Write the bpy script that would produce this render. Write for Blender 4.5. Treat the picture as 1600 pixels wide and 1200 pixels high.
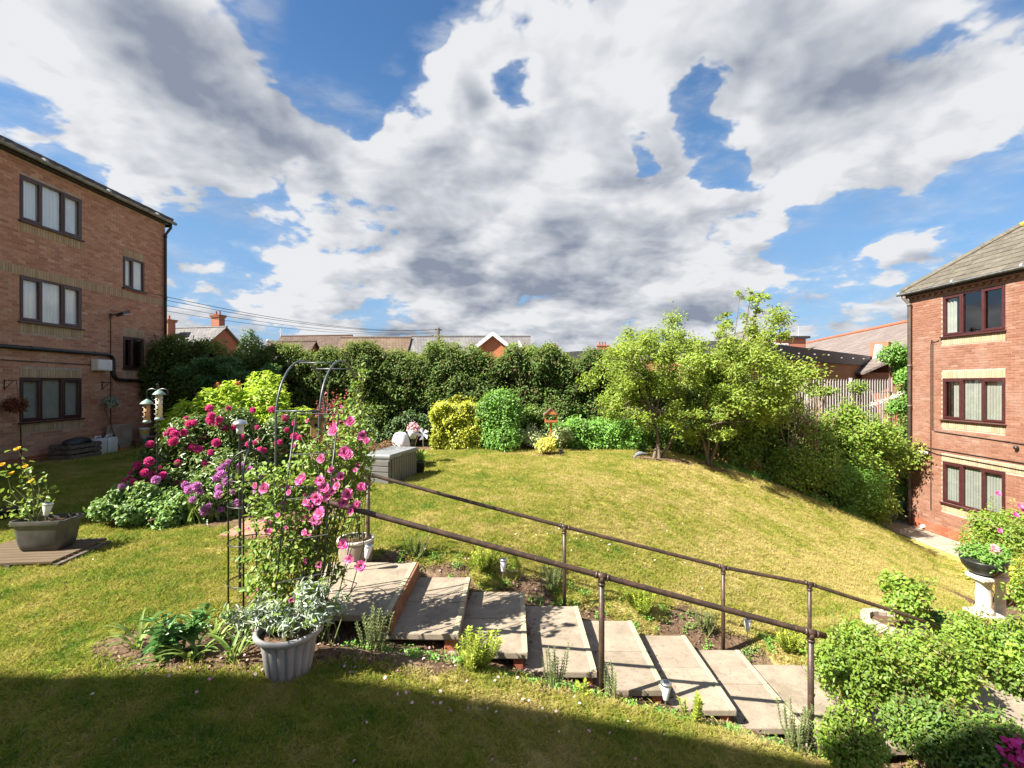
import bpy, math, random
import numpy as np
from mathutils import Vector, Matrix

for o in list(bpy.data.objects):
    bpy.data.objects.remove(o)
SC = bpy.context.scene
COL = SC.collection
R = np.random.RandomState(7)
random.seed(7)

# ------------------------------------------------------------------ camera, sky, sun, exposure
CAM_H = 2.05          # eye height above the upper lawn (z = 0)
F = 750.0             # focal length in pixels of the 1600 px wide photograph
cd = bpy.data.cameras.new('camera')
cd.sensor_width = 36.0
cd.lens = F / 1600 * 36
cd.clip_start = 0.05
cd.clip_end = 3000
cam = bpy.data.objects.new('camera', cd)
COL.objects.link(cam)
cam.location = (0, 0, CAM_H)
cam.rotation_euler = (math.radians(90), 0, 0)
SC.camera = cam

SC.view_settings.view_transform = 'Standard'
SC.view_settings.look = 'None'
SC.view_settings.gamma = 1
SC.view_settings.use_curve_mapping = False
SC.view_settings.exposure = 1.7

SUN_EL = math.radians(45)
SX, SY = 0.91, 0.41    # horizontal direction the shadows run
sd = bpy.data.lights.new('sun', 'SUN')
sd.energy = 5.0
sd.angle = math.radians(0.5)
sd.color = (1.0, 0.94, 0.84)
sun = bpy.data.objects.new('sun', sd)
COL.objects.link(sun)
sun.location = (-30, -15, 40)
sun.rotation_euler = Vector((SX * math.cos(SUN_EL), SY * math.cos(SUN_EL), -math.sin(SUN_EL))).to_track_quat('-Z', 'Y').to_euler()

world = bpy.data.worlds.new('World')
SC.world = world
world.use_nodes = True
world.cycles.sampling_method = 'NONE'


class NT:
    """tiny node-tree writer"""
    def __init__(s, tree):
        s.t = tree
        s.n = tree.nodes
        s.l = tree.links

    def put(s, sock, v):
        if v is None:
            return
        if hasattr(v, 'links') or isinstance(v, bpy.types.NodeSocket):
            s.l.new(v, sock)
        else:
            if isinstance(v, (tuple, list, Vector)) and sock.type == 'RGBA' and len(v) == 3:
                v = (*v, 1)
            sock.default_value = v

    def m(s, op, a, b=None, c=None, clamp=False):
        n = s.n.new('ShaderNodeMath')
        n.operation = op
        n.use_clamp = clamp
        for i, v in enumerate((a, b, c)):
            s.put(n.inputs[i], v)
        return n.outputs[0]

    def v(s, op, a, b=None, c=None):
        n = s.n.new('ShaderNodeVectorMath')
        n.operation = op
        s.put(n.inputs[0], a)
        if op == 'SCALE':
            s.put(n.inputs['Scale'], b)
        else:
            s.put(n.inputs[1], b)
            s.put(n.inputs[2], c)
        return n.outputs['Value'] if op in ('DOT_PRODUCT', 'LENGTH', 'DISTANCE') else n.outputs[0]

    def noise(s, vec, scale, detail=4, rough=.55, dist=0.0, color=False, typ=None):
        n = s.n.new('ShaderNodeTexNoise')
        s.put(n.inputs['Vector'], vec)
        n.inputs['Scale'].default_value = scale
        n.inputs['Detail'].default_value = detail
        n.inputs['Roughness'].default_value = rough
        n.inputs['Distortion'].default_value = dist
        return n.outputs['Color' if color else 0]

    def mix(s, f, a, b, mode='MIX'):
        n = s.n.new('ShaderNodeMix')
        n.data_type = 'RGBA'
        n.blend_type = mode
        s.put(n.inputs[0], f)
        s.put(n.inputs[6], a)
        s.put(n.inputs[7], b)
        return n.outputs[2]

    def ramp(s, f, stops, interp='LINEAR'):
        n = s.n.new('ShaderNodeValToRGB')
        e = n.color_ramp.elements
        n.color_ramp.interpolation = interp
        while len(e) < len(stops):
            e.new(.5)
        for i, (p, c) in enumerate(stops):
            e[i].position = p
            c = c if isinstance(c, (tuple, list)) else (c, c, c)
            e[i].color = (*c, 1)
        s.put(n.inputs[0], f)
        return n.outputs[0]

    def smooth(s, x, a, b, lo=0.0, hi=1.0):
        n = s.n.new('ShaderNodeMapRange')
        n.interpolation_type = 'SMOOTHSTEP'
        s.put(n.inputs[0], x)
        for i, v in enumerate((a, b, lo, hi)):
            s.put(n.inputs[1 + i], v)
        return n.outputs[0]

    def sep(s, v):
        n = s.n.new('ShaderNodeSeparateXYZ')
        s.put(n.inputs[0], v)
        return n.outputs

    def comb(s, x, y, z):
        n = s.n.new('ShaderNodeCombineXYZ')
        for i, v in enumerate((x, y, z)):
            s.put(n.inputs[i], v)
        return n.outputs[0]


def ray(px, py):
    return Vector(((px - 800) / F, 1.0, (600 - py) / F))


def P(px, py, y):
    d = ray(px, py)
    return Vector((d.x * y, y, CAM_H + d.z * y))


def build_sky():
    T = NT(world.node_tree)
    T.n.clear()
    out = T.n.new('ShaderNodeOutputWorld')
    bg = T.n.new('ShaderNodeBackground')
    sky = T.n.new('ShaderNodeTexSky')
    sky.sky_type = 'NISHITA'
    sky.sun_disc = False
    sky.sun_elevation = SUN_EL
    sky.sun_rotation = math.atan2(-SX, -SY)
    sky.air_density = 1.0
    sky.dust_density = 0.4
    sky.ozone_density = 2.5
    tc = T.n.new('ShaderNodeTexCoord')
    d = T.v('NORMALIZE', tc.outputs['Generated'])
    dz = T.sep(d)[2]
    dw0 = d
    # cloud deck seen in perspective: coordinates squeeze towards the horizon
    inv = T.m('DIVIDE', 1.0, T.m('ADD', T.m('MAXIMUM', dz, 0.0), 0.34))
    p = T.v('MULTIPLY', d, T.comb(inv, inv, T.m('MULTIPLY', inv, 1.35)))
    warp = T.v('SUBTRACT', T.noise(p, 2.3, 3, .6, color=True), (.5, .5, .5))
    pw = T.v('ADD', p, T.v('SCALE', warp, 0.16))
    base = T.noise(pw, 2.2, 6, .57)
    lite = T.noise(T.v('ADD', pw, (-0.09, -0.04, 0.10)), 2.2, 4, .57)
    big = T.noise(p, 0.8, 2, .5)

    bl = T.noise(pw, 4.6, 3, .5)
    puff = T.m('MULTIPLY_ADD', T.m('ABSOLUTE', T.m('SUBTRACT', bl, .5)), 2.0, -.22)
    wisp = T.noise(T.v('MULTIPLY', dw0, (3.0, 3.0, 9.0)), 1.6, 5, .62)
    fine = T.noise(pw, 7.5, 4, .62)
    warp2 = T.v('SUBTRACT', T.noise(p, 8.0, 3, .6, color=True), (.5, .5, .5))
    dw = T.v('ADD', T.v('ADD', d, T.v('SCALE', warp, 0.095)), T.v('SCALE', warp2, 0.085))
    # (px, py, sx, sy, rot deg, amount): where cloud masses and clear gaps lie in this sky
    blobs = [
        (150, 40, 210, 130, -25, .55), (330, 170, 190, 75, -33, .60), (470, 215, 80, 45, -20, .30), (90, 205, 60, 22, -10, .30), (20, 205, 50, 20, -20, .25), (250, 260, 120, 28, -15, .25),
        (560, 100, 100, 110, 40, -1.05), (610, 40, 80, 50, 0, -.8), (500, 30, 45, 60, 30, -.5), (560, 190, 22, 22, 0, -.4),
        (690, 190, 80, 90, 30, .45), (730, 95, 45, 55, 0, .38), (620, 290, 120, 70, 0, .50), (850, 280, 160, 120, 0, .50), (900, 80, 110, 100, 0, .45), (745, 45, 30, 30, 0, .15),
        (806, 150, 30, 48, 20, -1.35), (1105, 200, 30, 92, 18, -1.25), (1003, 245, 17, 26, 0, -.75), (1160, 280, 26, 26, 0, -.5), (1085, 130, 14, 30, 0, -.5),
        (1300, 60, 260, 110, 0, .62), (1330, 200, 150, 80, 8, .55), (1500, 150, 150, 75, 10, .40), (1060, 330, 110, 55, -15, .42),
        (1420, 345, 170, 60, 8, -.60), (1560, 290, 90, 50, 10, -.5), (1320, 395, 150, 60, 0, -.55), (1500, 460, 160, 60, 0, -.40), (1250, 480, 90, 40, 0, -.12),
        (1430, 395, 52, 30, 20, .72), (1300, 420, 34, 26, 30, .48), (1120, 410, 110, 30, 0, .40), (1200, 490, 140, 24, 0, .30),
        (600, 420, 180, 60, 0, .42), (850, 440, 220, 70, 0, .48), (420, 330, 110, 34, -14, .42), (250, 305, 100, 10, -6, .36), (380, 490, 130, 24, 0, .36), (900, 530, 300, 30, 0, .25),
        (330, 395, 90, 30, -20, -.8), (290, 370, 40, 22, 0, -.4), (60, 270, 90, 36, -15, -.7), (10, 165, 26, 16, 0, -.4), (455, 260, 14, 8, 0, -.6),
        (1195, 250, 30, 90, 0, .25),
    ]
    acc = T.m('MULTIPLY_ADD', T.m('SUBTRACT', base, .5), 2.7, 0.0)
    acc = T.m('MULTIPLY_ADD', puff, 1.0, acc)
    acc = T.m('MULTIPLY_ADD', T.m('SUBTRACT', fine, .5), 1.25, acc)
    bsum = T.m('MULTIPLY_ADD', T.m('SUBTRACT', big, .5), 0.6, 0.06)
    SQ = 1.5
    dsq = T.v('MULTIPLY', dw, (1, 1, SQ))
    spots = []
    for (px, py, sx, sy, rot, amp) in blobs:
        k = max(sx, sy) / (min(sx, sy) * (SQ if sx > sy else 1 / SQ))
        m = 1 if k < 1.7 else (2 if k < 3.2 else 3)
        amp *= 1.2 if amp > 0 else .95
        ca, sa = math.cos(math.radians(rot)), math.sin(math.radians(rot))
        for q in range(m):
            f = 0 if m == 1 else (q / (m - 1) - .5) * (1.1 if m == 2 else 1.45)
            ox, oy = (sx * ca * f, -sx * sa * f) if sx > sy else (-sy * sa * f, -sy * ca * f)
            r = math.sqrt(sx * sy * SQ) if m == 1 else min(sx, sy) * (1.25 if sx > sy else 1.1)
            spots.append((px + ox, py + oy, r, amp * (1 if m == 1 else .85)))
    for (px, py, r, amp) in spots:
        c = ray(px, py).normalized()
        e = ray(px + r, py).normalized()
        ln = (e - c).length
        c = (c.x, c.y, c.z * SQ)
        dd = T.v('DISTANCE', dsq, c)
        bsum = T.m('ADD', bsum, T.smooth(dd, 0.0, ln * 2.1, amp, 0.0))
    low = T.smooth(dz, 0.03, 0.34, 0.40, 0.0)
    bsum = T.m('ADD', bsum, low)
    dens = T.m('ADD', acc, bsum)
    mask = T.smooth(dens, 0.0, 0.30)
    thin = T.smooth(dens, -0.3, 0.25, 0.0, 0.25)
    veil = T.m('MULTIPLY', T.smooth(wisp, .46, .72, 0.0, .50), T.smooth(dens, -1.3, 0.0))
    mask = T.m('MAXIMUM', mask, T.m('MAXIMUM', thin, veil))
    # thick cores are grey, thin rims and sun-facing puffs are white
    core = T.smooth(T.m('MULTIPLY_ADD', T.m('SUBTRACT', base, .5), 1.3, bsum), 0.30, 1.75)
    relief = T.m('MULTIPLY_ADD', T.m('SUBTRACT', base, lite), 4.4, T.m('MULTIPLY', puff, .28))
    white, grey = (.325, .330, .340), (.105, .122, .156)
    shade = T.m('SUBTRACT', T.m('ADD', T.m('MULTIPLY_ADD', core, .95, .06), T.smooth(dz, 0.02, 0.28, 0.22, 0.0)), relief, clamp=True)
    ccol = T.mix(shade, white, grey)
    # clear air: deep blue above, paler to the horizon
    hs = T.n.new('ShaderNodeHueSaturation')
    hs.inputs['Saturation'].default_value = 1.2
    hs.inputs['Value'].default_value = 0.066
    T.put(hs.inputs['Color'], sky.outputs[0])
    hz = T.smooth(dz, 0.0, 0.60, 1.0, 0.0)
    blue = T.mix(T.m('MULTIPLY', hz, .75), hs.outputs[0], (.105, .185, .30))
    allc = T.mix(mask, blue, ccol)
    T.put(bg.inputs['Color'], allc)
    bg.inputs['Strength'].default_value = 0.79
    T.l.new(bg.outputs[0], out.inputs[0])


build_sky()

# ------------------------------------------------------------------ materials
MATS = {}


def mat(name, fn=None, rough=.7, spec=.3, color=None, bump=None, metal=0.0):
    """fn(T) -> colour socket (or None for plain colour); bump(T) -> height socket"""
    if name in MATS:
        return MATS[name]
    m = bpy.data.materials.new(name)
    m.use_nodes = True
    T = NT(m.node_tree)
    b = T.n['Principled BSDF']
    b.inputs['Roughness'].default_value = rough
    b.inputs['Specular IOR Level'].default_value = spec
    b.inputs['Metallic'].default_value = metal
    if color:
        b.inputs['Base Color'].default_value = (*color, 1)
    if fn:
        T.put(b.inputs['Base Color'], fn(T))
    if bump:
        h, dist, st = bump(T)
        bn = T.n.new('ShaderNodeBump')
        bn.inputs['Distance'].default_value = dist
        bn.inputs['Strength'].default_value = st
        T.put(bn.inputs['Height'], h)
        T.l.new(bn.outputs[0], b.inputs['Normal'])
    MATS[name] = m
    return m


def wpos(T):
    return T.n.new('ShaderNodeNewGeometry').outputs['Position']


def isl(T):
    g = T.n.new('ShaderNodeNewGeometry').outputs['Random Per Island']
    o = T.n.new('ShaderNodeObjectInfo').outputs['Random']
    return T.m('FRACT', T.m('ADD', g, o))


def vary(T, c1, c2, scale=3.0, detail=5):
    """blotchy mix of two colours by world position"""
    return T.mix(T.smooth(T.noise(wpos(T), scale, detail, .62), .35, .68), c1, c2)


def spotty(name, c1, c2, scale=3.0, rough=.7, spec=.3, bumpscale=None, bumpdist=.004, metal=0.0):
    bf = None
    if bumpscale:
        bf = lambda T: (T.noise(wpos(T), bumpscale, 6, .65), bumpdist, .8)
    return mat(name, lambda T: vary(T, c1, c2, scale), rough, spec, bump=bf, metal=metal)


def brick_mat(name, stops, dirt=.35):
    def f(T):
        c = T.ramp(isl(T), stops)
        n = T.noise(wpos(T), 55, 4, .65)
        c = T.mix(T.smooth(n, .3, .75, 0.0, .45), c, T.mix(.5, c, (.05, .03, .022)))
        w = T.noise(wpos(T), 1.1, 4, .6)
        return T.mix(T.smooth(w, .42, .75, 0.0, dirt), c, T.mix(.6, c, (.42, .33, .27)))
    return mat(name, f, .88, .2, bump=lambda T: (T.noise(wpos(T), 90, 4, .7), .003, .7))


BR_L = brick_mat('brick_brown', [(0, (.36, .17, .11)), (.3, (.46, .24, .155)), (.6, (.53, .295, .195)), (.85, (.40, .195, .135)), (1, (.58, .37, .25))], .3)
BR_R = brick_mat('brick_orange_pink', [(0, (.215, .094, .058)), (.3, (.255, .115, .074)), (.6, (.285, .135, .088)), (.85, (.235, .105, .067)), (1, (.33, .18, .125))], .4)
BR_Y = brick_mat('brick_buff', [(0, (.36, .265, .155)), (.5, (.42, .315, .195)), (1, (.47, .36, .24))], .25)
BR_RED = brick_mat('brick_red', [(0, (.30, .09, .048)), (.5, (.36, .115, .06)), (1, (.40, .15, .085))], .2)
MORTAR = spotty('mortar', (.33, .27, .21), (.42, .35, .28), 6, .95, .1)


def far_brick_mat(name, c1, c2, c3):
    def f(T):
        br = T.n.new('ShaderNodeTexBrick')
        g = wpos(T)
        s = T.sep(g)
        T.put(br.inputs['Vector'], T.comb(T.m('ADD', s[0], s[1]), s[2], 0.0))
        br.inputs['Scale'].default_value = 1.0
        br.inputs['Brick Width'].default_value = .225
        br.inputs['Row Height'].default_value = .075
        br.inputs['Mortar Size'].default_value = .008
        T.put(br.inputs['Color1'], c1)
        T.put(br.inputs['Color2'], c2)
        T.put(br.inputs['Mortar'], c3)
        return T.mix(T.smooth(T.noise(g, .7, 4), .35, .7, 0, .4), br.outputs[0], T.mix(.5, br.outputs[0], (.10, .06, .045)))
    return mat(name, f, .9, .15)


FB_RED = far_brick_mat('far_brick_red', (.34, .12, .07), (.40, .155, .095), (.30, .17, .12))
FB_OR = far_brick_mat('far_brick_orange', (.50, .16, .075), (.55, .19, .09), (.46, .20, .12))
FB_BR = far_brick_mat('far_brick_brown', (.21, .083, .046), (.255, .105, .058), (.24, .18, .14))
FB_OLD = far_brick_mat('far_brick_old', (.36, .14, .065), (.43, .19, .09), (.22, .14, .10))


def tile_course_mat(name, c1, c2, course=.3, lich=None):
    """far roofs: courses follow height"""
    def f(T):
        g = wpos(T)
        s = T.sep(g)
        br = T.n.new('ShaderNodeTexBrick')
        T.put(br.inputs['Vector'], T.comb(T.m('ADD', s[0], s[1]), T.m('MULTIPLY', s[2], 1.6), 0.0))
        br.inputs['Scale'].default_value = 1.0
        br.inputs['Brick Width'].default_value = .3
        br.inputs['Row Height'].default_value = course
        br.inputs['Mortar Size'].default_value = .02
        T.put(br.inputs['Color1'], c1)
        T.put(br.inputs['Color2'], c2)
        T.put(br.inputs['Mortar'], tuple(x * .45 for x in c1))
        n = T.noise(g, .9, 6, .65)
        return T.mix(T.smooth(n, .45, .75, 0, .6), br.outputs[0], lich or tuple(x * 1.35 for x in c2))
    return mat(name, f, .85, .2)


RF_SLATE = tile_course_mat('slate_roof', (.13, .125, .125), (.17, .16, .155))
RF_BROWN = tile_course_mat('brown_tile_roof', (.12, .085, .06), (.16, .11, .08))
RF_CHURCH = tile_course_mat('dark_brown_tile_roof', (.085, .060, .048), (.11, .078, .06))
RF_WARE = tile_course_mat('warehouse_slate', (.155, .125, .11), (.20, .165, .15), .35)


def tile_mat(name, c1, c2, c3):
    def f(T):
        c = T.mix(isl(T), c1, c2)
        n = T.noise(wpos(T), 9, 6, .7)
        c = T.mix(T.smooth(n, .5, .68, 0, .7), c, c3)
        return c
    return mat(name, f, .85, .25, bump=lambda T: (T.noise(wpos(T), 60, 4, .7), .004, .6))


TILE_R = tile_mat('concrete_roof_tile', (.085, .074, .058), (.125, .11, .085), (.18, .165, .125))
TILE_L = tile_mat('dark_roof_tile', (.075, .07, .068), (.11, .10, .095), (.17, .16, .14))
POLE = spotty('grey_pole_wood', (.085, .065, .05), (.13, .105, .085), 9, .9, .1)
LICHEN = spotty('lichen', (.40, .22, .03), (.24, .19, .10), 6, .95, .1, 40)

UPVC_L = spotty('dark_brown_frame', (.050, .020, .018), (.070, .028, .025), 8, .35, .5)
UPVC_R = spotty('maroon_frame', (.050, .014, .014), (.065, .019, .018), 8, .35, .5)
PIPE_BLK = spotty('black_plastic', (.014, .014, .015), (.028, .028, .028), 10, .4, .5)
PIPE_BRN = spotty('grey_brown_pipe', (.10, .078, .064), (.14, .11, .092), 6, .5, .4)
GUTTER = spotty('grey_gutter', (.17, .18, .185), (.28, .29, .295), 5, .45, .5)
CURT_W = spotty('net_curtain', (.84, .85, .86), (.90, .90, .90), 5, .9, .1)
CURT_C = spotty('cream_blind', (.31, .31, .27), (.36, .36, .31), 5, .85, .2)
DARK_IN = spotty('dark_interior', (.018, .017, .016), (.03, .028, .026), 2, .95, .1)
WHITE_P = spotty('white_plastic', (.68, .68, .66), (.78, .78, .76), 9, .5, .4)
CREAM_P = spotty('cream_plastic', (.62, .60, .52), (.70, .68, .60), 9, .5, .4)


def glass_mat():
    m = bpy.data.materials.new('window_glass')
    m.use_nodes = True
    T = NT(m.node_tree)
    T.n.clear()
    o = T.n.new('ShaderNodeOutputMaterial')
    tr = T.n.new('ShaderNodeBsdfTransparent')
    tr.inputs[0].default_value = (.92, .95, .95, 1)
    gl = T.n.new('ShaderNodeBsdfGlossy')
    gl.inputs['Roughness'].default_value = .01
    ge = T.n.new('ShaderNodeNewGeometry')
    cs = T.m('ABSOLUTE', T.v('DOT_PRODUCT', ge.outputs['Normal'], ge.outputs['Incoming']))
    fr = T.m('MULTIPLY_ADD', T.m('POWER', T.m('SUBTRACT', 1.0, cs), 5.0), .85, .15)
    mx = T.n.new('ShaderNodeMixShader')
    T.l.new(fr, mx.inputs[0])
    T.l.new(tr.outputs[0], mx.inputs[1])
    T.l.new(gl.outputs[0], mx.inputs[2])
    T.l.new(mx.outputs[0], o.inputs[0])
    return m


GLASS = glass_mat()


def concrete_fn(T):
    g = wpos(T)
    c = T.mix(T.smooth(T.noise(g, 5, 7, .7), .3, .7), (.26, .212, .158), (.345, .290, .220))
    v = T.n.new('ShaderNodeTexVoronoi')
    T.put(v.inputs['Vector'], g)
    v.inputs['Scale'].default_value = 52
    c = T.mix(T.smooth(v.outputs['Distance'], .0, .30, .65, 0), c, (.11, .09, .07))
    o = T.n.new('ShaderNodeObjectInfo').outputs['Random']
    c = T.mix(T.m('MULTIPLY', o, .35), c, (.20, .165, .125))
    st = T.noise(g, 2.2, 5, .7)
    c = T.mix(T.smooth(st, .50, .68, 0, .6), c, (.17, .14, .10))
    ms = T.noise(g, 17, 6, .75)
    return T.mix(T.smooth(ms, .53, .68, 0, .6), c, (.125, .11, .075))


SLAB = mat('concrete_slab', concrete_fn, .92, .15, bump=lambda T: (T.noise(wpos(T), 70, 5, .75), .006, .8))
NOSING = spotty('pale_slab_edge', (.42, .36, .24), (.34, .30, .20), 14, .9, .15, 80)
CONC = spotty('plain_concrete', (.30, .26, .21), (.40, .36, .30), 3, .92, .15, 50)
PATHM = spotty('path_concrete', (.28, .245, .195), (.36, .32, .26), 1.5, .92, .15, 40)
SOIL = spotty('soil', (.10, .062, .038), (.19, .125, .08), 22, .95, .1, 60, .02)
MULCH = mat('mulch', lambda T: T.ramp(isl(T), [(0, (.08, .045, .028)), (.5, (.20, .13, .085)), (.8, (.30, .21, .14)), (1, (.13, .09, .06))]), .95, .1)


def rail_fn(T):
    g = wpos(T)
    c = T.mix(T.smooth(T.noise(g, 11, 6, .7), .45, .62), (.045, .029, .020), (.080, .046, .030))
    return T.mix(T.smooth(T.noise(g, 33, 5, .7), .63, .70), c, (.22, .17, .12))


RAILM = mat('weathered_brown_paint', rail_fn, .42, .5, bump=lambda T: (T.noise(wpos(T), 60, 5, .7), .003, .7))
BLK = spotty('black_painted_metal', (.012, .014, .015), (.026, .028, .028), 12, .38, .5)
ARCHM = spotty('grey_green_tube', (.05, .06, .065), (.085, .10, .105), 12, .35, .5)
WOOD_O = spotty('orange_wood', (.42, .16, .06), (.33, .115, .045), 12, .6, .3, 60)
WOOD_W = mat('weathered_wood', lambda T: T.mix(T.noise(T.v('MULTIPLY', wpos(T), (3, 40, 40)), 1, 5), (.085, .060, .036), (.165, .122, .078)), .85, .2, bump=lambda T: (T.noise(T.v('MULTIPLY', wpos(T), (4, 60, 60)), 1, 4), .003, .8))
WOOD_G = spotty('greyed_wood', (.10, .08, .065), (.17, .14, .115), 14, .9, .15, 40)
BIRDBOX = spotty('birch_wood', (.36, .22, .10), (.26, .145, .06), 16, .8, .2, 50)
POT_G = mat('grey_glazed_plastic', lambda T: T.mix(T.smooth(T.m('MULTIPLY_ADD', T.noise(wpos(T), 14, 6, .7), .5, T.m('MULTIPLY', T.sep(wpos(T))[2], -1.6)), .0, .40, 0, .75), vary(T, (.26, .26, .255), (.34, .33, .32), 7), (.13, .11, .08)), .5, .4)
POT_D = spotty('slate_grey_plastic', (.055, .054, .052), (.085, .082, .078), 7, .45, .4)
POT_T = spotty('taupe_pot', (.25, .205, .16), (.32, .27, .215), 7, .55, .35)
BOXM = spotty('storage_grey', (.125, .122, .112), (.15, .147, .135), 5, .55, .35)
BOXT = spotty('storage_grey_lid', (.19, .20, .20), (.225, .235, .235), 5, .5, .4)
SOLAR = mat('frosted_plastic', None, .35, .5, color=(.62, .64, .66))
PANEL = mat('solar_panel', None, .2, .6, color=(.015, .018, .03))
STEEL = mat('brushed_steel', None, .32, .5, color=(.55, .56, .56), metal=.9)
FELT = spotty('copper_green_cap', (.16, .24, .22), (.22, .31, .29), 14, .4, .5)
SEED = spotty('bird_seed', (.42, .27, .12), (.26, .15, .06), 60, .9, .1)
PEANUT = spotty('peanuts', (.50, .30, .18), (.34, .19, .10), 70, .9, .1)
CLEARP = mat('clear_tube', None, .25, .5, color=(.62, .55, .40))
BAG = spotty('black_bag', (.012, .012, .014), (.022, .022, .024), 9, .3, .6, 14, .03)
JERRY = spotty('translucent_white_plastic', (.52, .54, .55), (.62, .64, .65), 4, .45, .4)
YELLOW = spotty('yellow_paint', (.60, .42, .03), (.52, .36, .03), 14, .5, .4)
STRAW = spotty('straw_bristle', (.50, .38, .17), (.40, .29, .11), 50, .95, .1)
STONE_W = spotty('white_painted_stone', (.62, .60, .55), (.46, .44, .40), 14, .8, .25, 30, .01)
BARK = spotty('bark', (.13, .10, .075), (.22, .175, .135), 26, .92, .1, 45, .012)
STEMG = spotty('green_stem', (.10, .13, .04), (.15, .16, .06), 20, .7, .25)
STEMB = spotty('brown_stem', (.10, .065, .04), (.16, .11, .07), 20, .85, .15)
GALV = spotty('galvanised_steel', (.62, .58, .55), (.50, .47, .45), 10, .6, .35)
RUSTB = spotty('rusty_bar', (.19, .085, .05), (.12, .06, .04), 14, .8, .2)
FASCIA = spotty('black_fascia', (.020, .020, .021), (.034, .033, .032), 4, .5, .4)
PIGEON = spotty('pigeon_grey', (.12, .13, .15), (.20, .21, .23), 30, .7, .2)


LEAF_GAIN = 1.7


def leaf_mat(name, c1, c2, c3=None, trans=.35, rough=.45, spec=.4, patch=1.6):
    """leaf: two blades of colour per leaf plus slow drift over the plant"""
    m = bpy.data.materials.new(name)
    m.use_nodes = True
    T = NT(m.node_tree)
    b = T.n['Principled BSDF']
    o = T.n['Material Output']
    r = isl(T)
    c = T.mix(r, tuple(min(.9, q * LEAF_GAIN) for q in c1), tuple(min(.9, q * LEAF_GAIN) for q in c2))
    if c3:
        c = T.mix(T.smooth(T.m('FRACT', T.m('MULTIPLY', r, 7.31)), .80, .97), c, c3)
    n = T.noise(wpos(T), patch, 3, .6)
    hs = T.n.new('ShaderNodeHueSaturation')
    T.put(hs.inputs['Color'], c)
    T.put(hs.inputs['Value'], T.smooth(n, .3, .7, .75, 1.22))
    hs.inputs['Saturation'].default_value = 1.0
    c = hs.outputs[0]
    T.put(b.inputs['Base Color'], c)
    b.inputs['Roughness'].default_value = rough
    b.inputs['Specular IOR Level'].default_value = spec
    tl = T.n.new('ShaderNodeBsdfTranslucent')
    T.put(tl.inputs[0], T.mix(.35, c, (.30, .34, .03)))
    mx = T.n.new('ShaderNodeMixShader')
    mx.inputs[0].default_value = trans
    T.l.new(b.outputs[0], mx.inputs[1])
    T.l.new(tl.outputs[0], mx.inputs[2])
    T.l.new(mx.outputs[0], o.inputs[0])
    MATS[name] = m
    return m


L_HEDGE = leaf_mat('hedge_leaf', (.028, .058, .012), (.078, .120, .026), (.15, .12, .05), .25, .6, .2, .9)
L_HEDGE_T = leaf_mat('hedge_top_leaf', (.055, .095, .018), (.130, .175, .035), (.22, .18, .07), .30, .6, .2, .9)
L_IVY = leaf_mat('ivy_leaf', (.025, .055, .016), (.060, .100, .030), None, .2)
L_TREE = leaf_mat('tree_leaf', (.115, .175, .024), (.205, .270, .040), (.26, .25, .06), .48)
L_SHRUB = leaf_mat('shrub_leaf', (.085, .155, .020), (.180, .265, .034), (.30, .30, .06), .45)
L_SHRUB_D = leaf_mat('dark_shrub_leaf', (.050, .100, .016), (.115, .185, .030), (.20, .22, .06), .36)
L_BRIGHT = leaf_mat('bright_leaf', (.060, .150, .022), (.130, .250, .040), None, .35)
L_LAUREL = leaf_mat('lime_leaf', (.17, .27, .022), (.31, .40, .035), None, .42)
L_YELLOW = leaf_mat('gold_leaf', (.20, .23, .022), (.33, .33, .035), (.12, .17, .02), .38)
L_RHOD = leaf_mat('rhododendron_leaf', (.045, .090, .025), (.110, .165, .042), (.20, .22, .06), .25, .38, .5)
L_ROSE = leaf_mat('rose_leaf', (.070, .130, .022), (.160, .235, .040), (.24, .26, .04), .38)
L_SILVER = leaf_mat('silver_leaf', (.20, .25, .20), (.33, .37, .30), None, .25, .8, .15)
L_HEBE = leaf_mat('hebe_leaf', (.090, .120, .045), (.185, .215, .095), None, .3)
L_VARIEG = leaf_mat('variegated_leaf', (.14, .20, .06), (.40, .42, .24), None, .35)
L_RED = leaf_mat('red_leaf', (.095, .020, .018), (.20, .060, .035), (.24, .11, .05), .35)
L_BRONZE = leaf_mat('bronze_leaf', (.065, .030, .022), (.15, .075, .040), (.24, .12, .04), .3)
L_STRAP = leaf_mat('strap_leaf', (.085, .155, .030), (.170, .240, .060), None, .35, .5)
L_PEONY = leaf_mat('peony_leaf', (.045, .125, .035), (.100, .205, .060), None, .3, .4)
L_ACER = leaf_mat('acer_leaf', (.17, .21, .025), (.30, .31, .04), (.26, .12, .05), .4)
LEAF_GAIN = 1.0
F_MAG = leaf_mat('magenta_petal', (.74, .015, .26), (.88, .10, .50), None, .35, .6, .2, 8)
F_PURP = leaf_mat('purple_petal', (.62, .18, .60), (.78, .38, .76), None, .35, .6, .2, 8)
F_PINK = leaf_mat('pink_petal', (.74, .06, .36), (.90, .38, .64), None, .38, .6, .2, 14)
F_YEL = leaf_mat('yellow_petal', (.75, .48, .03), (.85, .62, .08), None, .35, .6, .2, 8)
F_WHITE = leaf_mat('white_petal', (.72, .70, .55), (.82, .80, .68), None, .3, .7, .2, 8)
F_PALE = leaf_mat('pale_pink_petal', (.70, .32, .40), (.82, .60, .62), None, .3, .7, .2, 8)
LEAF_GAIN = 1.7


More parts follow.
